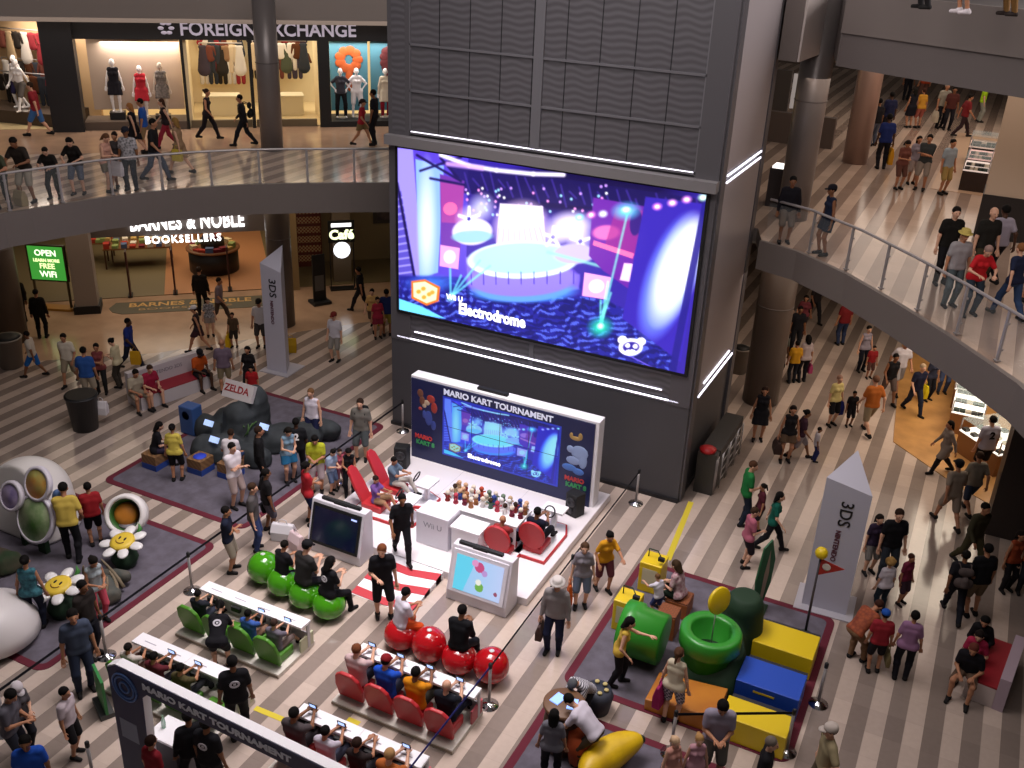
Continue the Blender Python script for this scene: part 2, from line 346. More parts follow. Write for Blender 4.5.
# threshold mat with gold lettering
a0 = Vector(G(105, 313)); a1 = Vector(G(270, 304)); b0 = Vector(G(120, 303)); FM = (tuple(a0), tuple(a1)); MFm, AFm = frame(FM, 0)
tm = thing('entrance_mat', 'dark olive entrance mat lettered BARNES & NOBLE in gold', 'floor mat', (a0.x, a0.y, 0), AFm)
LM = (a1-a0).length
MB().prism([(.25, 0), (.6, -.25), (LM+.8, -.25), (LM+.8, .95), (.3, .95), (.1, .4)], .002, .014).build('mat', mat('4c4530', .6), tm)
text('lettering', 'BARNES & NOBLE', .55, mat('c79a4c', .5), tm, (.75, .42, .015), (0, 0, 0), .003, sx=(LM-.7)/5.05, bold=.01)
text('lettering', 'BOOKSELLERS', .25, mat('a8854c', .5), tm, (1.1, .05, .015), (0, 0, 0), .003, sx=(LM-1.8)/1.9)
# plain marble bands along the shop fronts
struct('floor_band', MB().prism([tuple((MF1 @ Vector(q))[:2]) for q in ((-8, .3, 0), (-8, -5.0, 0), (2, -5.2, 0), (9, -3.8, 0), (17, -3.2, 0), (17, .3, 0))], .0005, .0015), patterned('a98c74', 'b99a80', 'noise', 1.2, .16, 'peach_marble'))
struct('floor_band_upper', MB().prism([tuple((MF2 @ Vector(q))[:2]) for q in ((-9, .3, 0), (-9, -3.6, 0), (0, -3.6, 0), (16, -3.4, 0), (16, .3, 0))], ZL+.0005, ZL+.0015), patterned('a88a74', 'b8987e', 'noise', 1.2, .14, 'peach_marble'))
# ---- right: ground level shop with a wooden floor, dark pillar, upper level shop walls
wf = [G(893, 442), G(958, 487), (2.2, 25.6), (3.2, 24.6), (9, 30), (9, 42), (-2.2, 42)]
struct('floor_wood', MB().prism(wf, .003, .02), patterned('9a7040', 'b98a52', 'noise', 1.4, .35, 'wood_floor'))
sx_, sy_ = G(985, 530); struct('trim_dark_pillar', MB().box(sx_, sx_+3.2, sy_-.2, sy_+1.2, 0, 5.8), mat('2e2522', .5))
struct('wall_far_ground', MB().box(-60, 20, 62, 62.3, 0, 20), mat('54473d', .8)); struct('wall_left_far', MB().box(-50.3, -50, 0, 62, 0, 20), mat('6d5c4c', .8)); struct('wall_right_far', MB().box(14, 14.3, 0, 62, 0, 20), mat('6d5c4c', .8))
struct('wall_shops_right_ground', MB().box(3.8, 4.1, 27, 44, 0, 5.7), mat('6b5440', .8))
# big square pillar of the upper right level
px0, py0 = G(974, 236, ZL); pil = MB().box(0, 1.75, 0, 1.2, 1.15, 5.6); 
struct('trim_upper_pillar', pil, mat('b5a08c', .6), loc=(px0, py0, ZL)); struct('trim_upper_pillar_base', MB().box(-.03, 1.78, -.03, 1.23, 0, 1.15), mat('1d1614', .5), loc=(px0, py0, ZL))
struct('wall_upper_right_shop', MB().box(0, .2, 0, 9, 0, 5.6), mat('e5cdbb', .6), loc=(px0+1.6, py0+.2, ZL)); 
struct('floor_upper_shop', MB().box(-1.6, 10, 5, 16, .004, .012), mat('c2a48a', .25), loc=(px0, py0, ZL))
# ================================================================ tower
TX0, TX1, TY0, TY1 = -14.15, -5.5, 21.9, 26.0
def mesh_mat(name, base, hi):
    m = bpy.data.materials.new(name); m.use_nodes = True; nt = m.node_tree; b = nt.nodes['Principled BSDF']; L = nt.links
    tc = nt.nodes.new('ShaderNodeTexCoord'); sp = nt.nodes.new('ShaderNodeSeparateXYZ'); L.new(tc.outputs['Object'], sp.inputs[0])
    def mt(op, a, c=None, d=None):
        n = nt.nodes.new('ShaderNodeMath'); n.operation = op
        for k, v in enumerate((a, c, d)):
            if v is None: continue
            if isinstance(v, (int, float)): n.inputs[k].default_value = v
            else: L.new(v, n.inputs[k])
        return n.outputs[0]
    X = mt('ADD', sp.outputs[0], sp.outputs[1]); Z = sp.outputs[2]
    nz = nt.nodes.new('ShaderNodeTexNoise'); nz.inputs['Scale'].default_value = .7; nz.inputs['Detail'].default_value = 0; L.new(tc.outputs['Object'], nz.inputs['Vector'])
    amp = mt('MULTIPLY', nz.outputs['Fac'], 2.2); w = mt('MULTIPLY', mt('SINE', mt('ADD', mt('MULTIPLY', X, 8.5), mt('MULTIPLY', Z, 2.5))), amp)
    f = mt('MULTIPLY_ADD', mt('SINE', mt('ADD', mt('MULTIPLY', Z, 40.), w)), .5, .5)
    r = nt.nodes.new('ShaderNodeValToRGB'); L.new(f, r.inputs[0]); r.color_ramp.elements[0].color = (*hx(base), 1); r.color_ramp.elements[1].color = (*hx(hi), 1)
    L.new(r.outputs[0], b.inputs['Base Color']); b.inputs['Metallic'].default_value = .3; b.inputs['Roughness'].default_value = .42; return m
M_mesh = mesh_mat('wavy_metal_mesh', '565357', '68656a'); M_mull = mat('77757a', .4, .4, name='mullion'); M_led = mat('f4f0ff', .5, emit=2.2, name='led_strip'); M_tw = mat('5d5a5e', .4, .3, name='tower_frame'); M_base = mat('4b494c', .45, .15, name='tower_base')
tw = thing('video_tower', 'tall grey metal tower holding the giant video screen', 'tower', (TX0, TY0, 0))
w, d = TX1-TX0, TY1-TY0; top = 13.2
MB().box(.02, w-.02, .02, d, 0, top).build('core', M_base, tw)
MB().box(0, w, -.05, .02, 0, 2.72).build('base_panel', M_base, tw); MB().box(-.02, w+.02, -.12, d+.02, 0, .1).build('kick_rail', M_dark, tw)
for a, b in ((.0, .62), (w-.55, w)): MB().box(a, b, -.07, .03, 2.7, top).build('corner_post', M_tw, tw)
MB().box(.62, w-.55, -.02, .02, 8.42, top).build('mesh_panel', M_mesh, tw); MB().box(.25, w-.3, -.03, .02, 2.85, 3.5).build('mesh_panel', M_mesh, tw)
MB().box(.12, .5, -.075, -.05, 8.45, top).build('mesh_panel', M_mesh, tw)
sd = MB().box(w-.01, w+.03, .35, d-.35, 8.45, top); sd.box(w-.01, w+.03, .35, d-.35, 2.9, 8.2); sd.build('side_panel', mat('a39a9c', .4, .2), tw)
for a, b in ((0, .35), (d-.35, d)): MB().box(w-.02, w+.06, a, b, 0, top).build('corner_post', M_tw, tw)
mb = MB()
for k in range(1, 9): mb.box(.62+k*(w-1.17)/9-.008, .62+k*(w-1.17)/9+.008, -.032, -.02, 8.45, top)
mb.build('panel_joints', M_dark, tw)
mb = MB().box(.62, w-.55, -.06, -.02, 8.42, 8.5)
for z in (9.45, 10.55): mb.box(.62, w-.55, -.06, -.02, z, z+.05)
mb.box(.6, .65, -.06, -.02, 8.4, top); mb.box(w-.58, w-.53, -.06, -.02, 8.4, top); mb.box(w*.475-.12, w*.475+.12, -.07, -.02, 8.45, top); mb.build('mesh_frame', M_mull, tw)
mb = MB().box(.66, w-.6, -.07, -.055, 8.47, 8.49); mb.box(.2, w-.3, -.07, -.05, 2.78, 2.82); mb.box(.75, w-.75, -.07, -.05, 3.02, 3.05)
mb.box(w+.03, w+.06, .5, d-.4, 8.2, 8.24); mb.box(w+.03, w+.06, .5, d-.4, 8.36, 8.4); mb.box(w+.03, w+.06, .5, d-.4, 2.78, 2.83); mb.box(w+.03, w+.06, .9, d-.8, 3.0, 3.05)
for k in range(0, len(mb.v), 8): MB().add(mb.v[k:k+8], [(3, 2, 1, 0), (4, 5, 6, 7), (0, 1, 5, 4), (1, 2, 6, 5), (2, 3, 7, 6), (3, 0, 4, 7)]).build('led_strip', M_led, tw)
MB().box(.0, w+.02, -.3, .0, 8.12, 8.36).build('screen_hood', mat('8a8688', .4, .4), tw); mb = MB().box(.15, w-.2, -.06, .0, 3.46, 3.56); mb.box(w*.49, w*.49+.12, -.05, 0, 2.8, 3.5); mb.box(.15, w-.15, -.05, 0, 2.7, 2.8); mb.build('lower_frame', M_mull, tw)
# the picture on the screens, painted into a dense emissive mesh
def stage_picture(Wp, Hp, blue=0.):
    yy, xx = np.mgrid[0:Hp, 0:Wp]; u = xx/(Wp-1); v = yy/(Hp-1)
    zx = 52+u*820; top = 40+.168*zx-10; zy = top+v*(432+.055*(zx-52))
    im = np.zeros((Hp, Wp, 3)); rs = np.random.RandomState(3)
    def val(k):
        g = rs.rand(Hp//k+3, Wp//k+3); a = np.arange(Hp)/k; b2 = np.arange(Wp)/k; i = a.astype(int); j = b2.astype(int); fa = (a-i)[:, None]; fb = (b2-j)[None]; return g[i][:, j]*(1-fa)*(1-fb)+g[i+1][:, j]*fa*(1-fb)+g[i][:, j+1]*(1-fa)*fb+g[i+1][:, j+1]*fa*fb
    nz2, nz3 = val(9), val(14)
    def col(c): return np.array([int(c[i:i+2], 16)/255 for i in (0, 2, 4)])
    def blend(mask, c, a=1.): nonlocal im; m = np.clip(mask, 0, 1)[..., None]*a; im = im*(1-m)+col(c)*m
    def ell(cx, cy, rx, ry, soft=.15, rot=0.):
        c, s = math.cos(rot), math.sin(rot); X = (zx-cx)*c+(zy-cy)*s; Y = -(zx-cx)*s+(zy-cy)*c
        return (1-np.sqrt((X/rx)**2+(Y/ry)**2))/soft
    def poly(pts, soft=3.):
        m = np.full(zx.shape, 1e9); n = len(pts); A = sum(pts[i][0]*pts[(i+1) % n][1]-pts[(i+1) % n][0]*pts[i][1] for i in range(n)); sg = 1 if A > 0 else -1
        for i in range(n):
            x0, y0 = pts[i]; x1, y1 = pts[(i+1) % n]; L = math.hypot(x1-x0, y1-y0); m = np.minimum(m, sg*((x1-x0)*(zy-y0)-(y1-y0)*(zx-x0))/L)
        return m/soft+.5
    def seg(x0, y0, x1, y1, w):
        dx, dy = x1-x0, y1-y0; t = np.clip(((zx-x0)*dx+(zy-y0)*dy)/(dx*dx+dy*dy), 0, 1); return 1.3-np.hypot(zx-x0-t*dx, zy-y0-t*dy)/w
    im[:] = col('2a1c8a'); nz = rs.rand(Hp//4+2, Wp//4+2); nz = np.kron(nz, np.ones((4, 4)))[:Hp, :Wp]
    blend(poly([(60, 40), (260, 60), (260, 400), (110, 400)]), '4a35c0')
    blend(ell(560, 160, 330, 75, .4), '100838'); blend(poly([(200, 80), (880, 190), (870, 240), (240, 160)]), '140c48', .85)
    for k in range(26): blend(seg(250+k*24, 110+k*3.5+12*math.sin(k*1.7), 268+k*24, 150+k*3.5+14*math.cos(k*2.3), 3), '3a2890', .6)
    blend(poly([(52, 40), (98, 45), (130, 400), (52, 400)]), '8a7be8'); blend(poly([(52, 150), (62, 150), (108, 400), (52, 470)]), '4a3fb0')
    for k in range(14): blend(seg(52, 170+k*20, 64+k*3.4, 166+k*20, 3), 'b4a8ff', .6)
    blend(seg(50, 130, 104, 390, 5), '120a40')
    blend(poly([(106, 70), (190, 90), (175, 370), (118, 385)]), '7aa0ff'); blend(ell(140, 240, 34, 190, .7), 'c8dcff')
    blend(poly([(178, 110), (250, 130), (240, 330), (185, 345)]), '5a2890'); blend(poly([(180, 130), (250, 140), (245, 240), (185, 235)]), 'b03a88', .6); blend(ell(210, 200, 22, 18), 'ff5a98')
    for a, b, c, d2 in ((110, 60, 240, 130), (120, 100, 240, 70), (150, 120, 250, 140), (180, 70, 230, 120)): blend(seg(a, b, c, d2, 4), '160c48')
    for p in ((180, 62), (262, 92), (400, 116), (520, 122)): pass
    for a, b in zip([(180, 62), (262, 92), (340, 106), (440, 118)], [(262, 92), (340, 106), (440, 118), (520, 122)]): blend(seg(*a, *b, 6), 'f4eaff')
    blend(seg(200, 85, 300, 100, 7), 'd89cff', .8)
    for k in range(70):
        px, py = rs.uniform(240, 660), rs.uniform(150, 235); blend(ell(px, py, 5, 5, .6), ('ff90e8', '90d8ff', 'ffffff', 'c890ff')[k % 4], .9)
    blend(ell(412, 250, 85, 75, .5), 'ffd8ff'); blend(poly([(352, 190), (470, 200), (485, 310), (345, 300)]), 'ffe9ff', .9); blend(ell(415, 235, 50, 40, .6), 'ffffff')
    for k in range(9): blend(seg(352+k*14, 255, 346+k*17, 305, 2.5), 'b48ce8', .7)
    blend(ell(300, 200, 45, 45, .8), 'd8d8ff', .8)
    for fl in (poly([(52, 375), (250, 385), (420, 440), (420, 620), (52, 520)], 8), poly([(420, 440), (640, 440), (850, 560), (850, 700), (420, 620)], 8)):
        blend(fl, '1a1a80'); m0 = np.clip(fl, 0, 1)*np.clip((zy-375)/60, 0, 1); wv = np.sin(zx*.05+zy*.23+7*nz2)*np.sin(zy*.14-zx*.04+9*nz3)+.5*(nz-.5); blend(m0*(wv > .55), '5a72f0', .6); blend(m0*(wv < -.1), '0c0c48', .65)
    blend(ell(420, 395, 165, 62, .08), '6a50d8'); blend(poly([(258, 330), (580, 380), (580, 420), (420, 445), (262, 385)], 6), '6a55d0')
    blend(ell(425, 425, 165, 36, .25), '4aa0ff', .7); blend(ell(418, 392, 158, 50, .1), '7c68dc'); blend(ell(418, 340, 160, 52, .07), 'e0fff8'); blend(ell(418, 336, 150, 44, .12), '9cf0e8')
    for k in range(9): blend(seg(275+k*36, 372+abs(0), 277+k*36, 405, 2), '32249a', .8)
    blend(ell(275, 262, 62, 38, .12), 'd8ccff'); blend(ell(275, 275, 66, 18, .2), '70b8c8', .8)
    for cx, cy, r in ((265, 228, 30), (502, 280, 26), (575, 292, 26)):
        blend(ell(cx, cy, r*1.5, r*1.3, .7), 'd8c8ff', .7)
        for k in range(5): a = -1.57+k*1.2566; blend(seg(cx, cy, cx+r*math.cos(a), cy+r*math.sin(a), 5), 'ffffff')
        blend(ell(cx, cy, 6, 6), '3a30a0')
    blend(ell(545, 255, 70, 48, .5), 'f8e8ff', .85); blend(ell(560, 325, 62, 30, .2), 'b8a8f0'); blend(seg(490, 320, 640, 360, 5), '80e0d0', .7)
    blend(poly([(600, 180), (735, 205), (725, 430), (640, 370), (600, 330)]), '5a1c90'); blend(ell(640, 270, 40, 22, .3), 'e860b0'); blend(poly([(660, 205), (730, 215), (722, 335), (640, 300)]), '8a2078', .7)
    blend(ell(712, 245, 16, 36), '2a1468'); blend(poly([(610, 290), (715, 325), (712, 338), (608, 302)]), 'ff60a0'); blend(poly([(692, 350), (718, 352), (712, 400), (685, 395)]), 'ffc8f0')
    blend(poly([(730, 180), (880, 200), (860, 620), (700, 500)]), '2c1c98')
    blend(ell(808, 392, 68, 185, .3, .2), '5a6cf0'); blend(ell(822, 372, 60, 165, .4, .2), 'd4e2ff'); blend(ell(840, 340, 40, 120, .6, .2), 'ffffff'); blend(poly([(866, 180), (882, 180), (850, 660), (832, 650)]), '1a1470', .9)
    blend(ell(150, 400, 90, 30, .8), '3c78f0', .8); blend(poly([(52, 440), (120, 462), (200, 500), (52, 478)]), '60c8ff')
    blend(poly([(182, 295), (240, 305), (236, 362), (180, 352)]), 'ff90d0'); blend(poly([(592, 375), (662, 388), (655, 448), (590, 438)]), 'ff9ae0'); blend(ell(210, 328, 20, 20), 'ffd0f0'); blend(ell(626, 412, 22, 20), 'ffd8f8')
    for a in ((215, 440, 300, 340), (215, 440, 330, 355), (215, 440, 212, 360), (215, 440, 245, 380)): blend(seg(*a, 4), '70f0ff', .6)
    for a in ((645, 525, 690, 215), (645, 525, 640, 450), (645, 525, 665, 430), (645, 525, 655, 400)): blend(seg(*a, 3.5), '78ffe0', .6)
    blend(ell(645, 525, 40, 36, .9), '20d8a8'); blend(ell(645, 522, 12, 12, .8), 'e8fff4'); blend(ell(215, 440, 18, 16, .9), 'b0fff0')
    blend(ell(685, 215, 42, 28, .9), '58e0ff'); blend(ell(685, 212, 14, 10, .8), 'ffffff')
    for cx, cy, c in ((760, 205, 'ff80ff'), (795, 196, 'ff9cf0'), (828, 188, 'ff90ff'), (865, 183, 'c0ffd0'), (598, 224, 'ff80d8'), (568, 230, '70e0ff'), (628, 222, 'e0f0ff')): blend(ell(cx, cy, 15, 12, .7), c); blend(ell(cx, cy, 8, 6, .7), 'ffffff')
    blend(poly([(92, 392), (135, 388), (182, 410), (178, 450), (140, 462), (92, 440)]), 'e8621c'); blend(poly([(98, 397), (135, 394), (174, 414), (170, 446), (140, 455), (99, 436)]), 'ffe0b0'); 
    for cx, cy in ((115, 422), (130, 414), (148, 430), (132, 438), (158, 425)): blend(ell(cx, cy, 10, 8, .5), 'f09030')
    blend(seg(700, 590, 795, 640, 2), '5a48d0')
    for cx, cy, rx, ry in ((729, 580, 33, 26), (706, 560, 13, 12), (754, 564, 13, 12)): blend(ell(cx, cy, rx, ry, .1), 'f4f0ff')
    blend(ell(730, 580, 24, 17, .2), '281c88'); blend(ell(721, 576, 7, 7), 'f4f0ff'); blend(ell(741, 578, 7, 7), 'f4f0ff'); blend(ell(730, 591, 14, 4), 'f4f0ff')
    blend(ell(420, 290, 330, 150, .9), 'e8dcff', .16); im = 1-(1-im)**1.25
    if blue: im = im*np.array([1-.55*blue, 1-.12*blue, 1.]); im[..., 2] = np.clip(im[..., 2]+.12*blue, 0, 1)
    return im
def picture_mesh(name, im, w, h, strength, parent, loc, rot, level=1.):
    H_, W_ = im.shape[:2]; xs = np.linspace(0, w, W_); zs = np.linspace(h, 0, H_); X, Z = np.meshgrid(xs, zs)
    co = np.stack([X, np.zeros_like(X), Z], -1).reshape(-1, 3)
    i = np.arange((H_-1)*(W_-1)); r, c = i//(W_-1), i % (W_-1); a = r*W_+c; fc = np.stack([a, a+W_, a+W_+1, a+1], -1)
    me = bpy.data.meshes.new(name); me.vertices.add(len(co)); me.vertices.foreach_set('co', co.ravel()); me.loops.add(fc.size); me.loops.foreach_set('vertex_index', fc.ravel())
    me.polygons.add(len(fc)); me.polygons.foreach_set('loop_start', np.arange(len(fc))*4); me.update(calc_edges=True)
    at = me.color_attributes.new('picture', 'FLOAT_COLOR', 'POINT'); l = np.where(im <= .04045, im/12.92, ((im+.055)/1.055)**2.4); at.data.foreach_set('color', np.concatenate([l, np.ones((H_, W_, 1))], -1).ravel())
    m = bpy.data.materials.new('lit_picture'); m.use_nodes = True; nt = m.node_tree; b = nt.nodes['Principled BSDF']; b.inputs['Base Color'].default_value = (.01, .01, .012, 1); b.inputs['Roughness'].default_value = .4
    ca = nt.nodes.new('ShaderNodeVertexColor'); ca.layer_name = 'picture'; nt.links.new(ca.outputs[0], b.inputs['Emission Color']); b.inputs['Emission Strength'].default_value = strength
    me.materials.append(m); return link(name, me, parent, loc, rot)
PIC = stage_picture(330, 190); PICB = stage_picture(180, 100, .75)
SX0, SX1, SZ0, SZ1 = TX0+.3, TX1-.22, 3.62, 8.04
scr = thing('giant_screen', 'giant lit video screen showing a purple stage and the word Electrodrome', 'screen', (SX0, TY0-.12, SZ0))
MB().box(-.08, SX1-SX0+.08, 0, .1, -.08, SZ1-SZ0+.08).build('housing', M_black, scr)
picture_mesh('picture', PIC, SX1-SX0, SZ1-SZ0, 1.55, scr, (0, -.004, 0), None)
M_wt = mat('ffffff', .5, emit=1.1, name='screen_white')
def uvz(zx, zy): u = (zx-52)/820; return u*(SX1-SX0), (1-(zy-(40+.168*zx-10))/(432+.055*(zx-52)))*(SZ1-SZ0)
a = uvz(240, 484); text('caption', 'Electrodrome', .42, M_wt, scr, (a[0], -.012, a[1]), (math.pi/2, 0, 0), .002, bold=.02, sx=.83)
a = uvz(190, 440); text('caption', 'Wii U', .2, M_wt, scr, (a[0]+.12, -.012, a[1]), (math.pi/2, 0, 0), .002, bold=.008)
# gates and bins beside the tower
# ================================================================ figures: bodies and clothes grown from distance fields
def surface(prims, h, k=.03, cuts=(), keep=None):
    """prims: (a, b, ra, rb, squash dir or None, squash). returns verts, quads of the zero surface"""
    lo = np.min([np.minimum(p[0], p[1])-max(p[2], p[3]) for p in prims], 0)-3*h; hi = np.max([np.maximum(p[0], p[1])+max(p[2], p[3]) for p in prims], 0)+3*h
    n = np.ceil((hi-lo)/h).astype(int)+1; F = np.full(n, 1., dtype=np.float32)
    ax = [lo[i]+h*np.arange(n[i]) for i in range(3)]
    for a, b, ra, rb, sd, sq in prims:
        a = np.asarray(a, float); b = np.asarray(b, float); m = max(ra, rb)+.1
        l = np.maximum(np.floor((np.minimum(a, b)-m-lo)/h).astype(int), 0); u = np.minimum(np.ceil((np.maximum(a, b)+m-lo)/h).astype(int)+1, n)
        X, Y, Z = np.meshgrid(ax[0][l[0]:u[0]], ax[1][l[1]:u[1]], ax[2][l[2]:u[2]], indexing='ij')
        d = b-a; L = d@d+1e-9; t = np.clip(((X-a[0])*d[0]+(Y-a[1])*d[1]+(Z-a[2])*d[2])/L, 0, 1)
        qx, qy, qz = X-a[0]-t*d[0], Y-a[1]-t*d[1], Z-a[2]-t*d[2]; r2 = qx*qx+qy*qy+qz*qz
        if sd is not None: c = qx*sd[0]+qy*sd[1]+qz*sd[2]; r2 = r2+c*c*(1/sq**2-1)
        D = np.sqrt(r2)-(ra+t*(rb-ra)); S = F[l[0]:u[0], l[1]:u[1], l[2]:u[2]]
        hh = np.clip(.5+.5*(S-D)/k, 0, 1); F[l[0]:u[0], l[1]:u[1], l[2]:u[2]] = S+(D-S)*hh-k*hh*(1-hh)
    if cuts:
        X, Y, Z = np.meshgrid(*ax, indexing='ij')
        for p, nr in cuts: F = np.maximum(F, ((X-p[0])*nr[0]+(Y-p[1])*nr[1]+(Z-p[2])*nr[2]).astype(np.float32))
    S = F < 0; c = np.zeros(np.array(n)-1, int); sh = n-1
    for i in (0, 1):
        for j in (0, 1):
            for q in (0, 1): c += S[i:sh[0]+i, j:sh[1]+j, q:sh[2]+q]
    act = (c > 0) & (c < 8); idx = -np.ones(act.shape, int); P = np.argwhere(act); idx[act] = np.arange(len(P)); acc = np.zeros((len(P), 3)); cnt = np.zeros(len(P))
    for axn in range(3):
        e = np.zeros(3, int); e[axn] = 1; oa = [i for i in range(3) if i != axn]
        for i in (0, 1):
            for j in (0, 1):
                o = np.zeros(3, int); o[oa[0]] = i; o[oa[1]] = j; A = P+o; B = A+e; fa = F[A[:, 0], A[:, 1], A[:, 2]]; fb = F[B[:, 0], B[:, 1], B[:, 2]]
                m = (fa < 0) != (fb < 0); t = np.where(m, fa/(fa-fb+1e-12), 0); pos = o+t[:, None]*e; acc[m] += pos[m]; cnt[m] += 1
    V = lo+h*(P+acc/cnt[:, None]); quads = []
    for axn in range(3):
        e = [0, 0, 0]; e[axn] = 1; b, c2 = (axn+1) % 3, (axn+2) % 3
        sl0 = tuple(slice(0, n[i]-e[i]) for i in range(3)); sl1 = tuple(slice(e[i], n[i]) for i in range(3)); D = S[sl0] != S[sl1]; E = np.argwhere(D)
        E = E[(E[:, b] > 0) & (E[:, c2] > 0) & (E[:, b] < n[b]-1) & (E[:, c2] < n[c2]-1)]
        ob = np.zeros(3, int); ob[b] = 1; oc = np.zeros(3, int); oc[c2] = 1
        q = [idx[tuple((E-x).T)] for x in (ob*0, ob, ob+oc, oc)]; q = np.stack(q, -1); fl = S[tuple(E.T)]; q[~fl] = q[~fl][:, ::-1]; quads.append(q)
    return V, np.concatenate(quads)
def to_mesh(name, V, Q, slots=1):
    me = bpy.data.meshes.new(name); me.vertices.add(len(V)); me.vertices.foreach_set('co', V.astype(np.float32).ravel()); me.loops.add(Q.size); me.loops.foreach_set('vertex_index', Q.astype(np.int32).ravel())
    me.polygons.add(len(Q)); me.polygons.foreach_set('loop_start', (np.arange(len(Q))*4).astype(np.int32)); me.update(calc_edges=True); me.polygons.foreach_set('use_smooth', [True]*len(Q))
    for _ in range(slots): me.materials.append(None)
    return me
def vv(*a): return np.array(a, float)
def nrm(a): return a/(np.linalg.norm(a)+1e-9)
def ik(root, target, l1, l2, hint):
    d = target-root; L = np.linalg.norm(d); L2 = min(L, (l1+l2)*.995); d = nrm(d); a = (l1*l1-l2*l2+L2*L2)/(2*L2); hgt = math.sqrt(max(l1*l1-a*a, 1e-6))
    h = hint-d*(hint@d); h = nrm(h); return root+d*a+h*hgt, root+d*L2
# pose = pelvis height, pelvis y, lean, left foot, right foot, left hand, right hand, elbow hint spread, head pitch, head turn
POSES = {
 'stand': dict(p=(0, 0, .93), lean=1, fl=(-.10, -.02, 0), fr=(.11, .04, 0), hl=(-.27, .05, .80), hr=(.27, .06, .80), hp=6),
 'watch': dict(p=(.02, 0, .92), lean=2, fl=(-.13, .05, 0), fr=(.12, -.04, 0), hl=(-.25, .08, .80), hr=(.13, .27, 1.08), hp=14, ht=20),
 'walk': dict(p=(0, 0, .90), lean=4, fl=(-.08, .33, 0), fr=(.08, -.36, .05), hl=(-.27, -.14, .84), hr=(.26, .24, .88), hp=4),
 'stride': dict(p=(0, 0, .90), lean=4, fl=(-.08, -.30, .04), fr=(.08, .28, 0), hl=(-.25, .22, .88), hr=(.27, -.12, .84), hp=8),
 'fold': dict(p=(0, 0, .93), lean=-1, fl=(-.12, .04, 0), fr=(.12, 0, 0), hl=(.10, .20, 1.16), hr=(-.10, .21, 1.12), hp=8, eh=1.2),
 'phone': dict(p=(0, 0, .925), lean=5, fl=(-.1, 0, 0), fr=(.11, .05, 0), hl=(-.06, .30, 1.10), hr=(.07, .30, 1.10), hp=32),
 'rail': dict(p=(0, -.06, .92), lean=16, fl=(-.13, -.1, 0), fr=(.13, 0, 0), hl=(-.17, .36, 1.06), hr=(.17, .36, 1.06), hp=26, eh=1.0),
 'hips': dict(p=(0, 0, .93), lean=0, fl=(-.15, .02, 0), fr=(.15, .0, 0), hl=(-.2, .05, 1.0), hr=(.2, .05, 1.0), hp=8, eh=2.0),
 'reach': dict(p=(0, 0, .92), lean=10, fl=(-.1, .1, 0), fr=(.12, -.12, 0), hl=(-.16, .56, 1.2), hr=(.24, .2, .9), hp=14),
 'bend': dict(p=(0, -.16, .86), lean=48, fl=(-.12, 0, 0), fr=(.12, .12, 0), hl=(-.16, .52, .78), hr=(.18, .5, .8), hp=30),
 'sit': dict(p=(0, 0, .55), lean=8, fl=(-.13, .42, 0), fr=(.14, .46, 0), hl=(-.07, .36, .80), hr=(.08, .36, .80), hp=28),
 'bench': dict(p=(0, 0, .54), lean=14, fl=(-.17, .44, 0), fr=(.17, .4, 0), hl=(-.14, .34, .66), hr=(.1, .36, .64), hp=14),
 'ball': dict(p=(0, 0, .66), lean=8, fl=(-.2, .44, 0), fr=(.2, .46, 0), hl=(-.07, .36, .92), hr=(.08, .36, .92), hp=18),
 'low': dict(p=(0, 0, .36), lean=-6, fl=(-.14, .66, .02), fr=(.14, .68, .02), hl=(-.07, .42, .72), hr=(.08, .42, .72), hp=26),
 'recline': dict(p=(0, 0, .30), lean=-26, fl=(-.13, .8, .12), fr=(.13, .8, .12), hl=(-.13, .4, .62), hr=(.13, .4, .62), hp=30),
}
_SK = {}
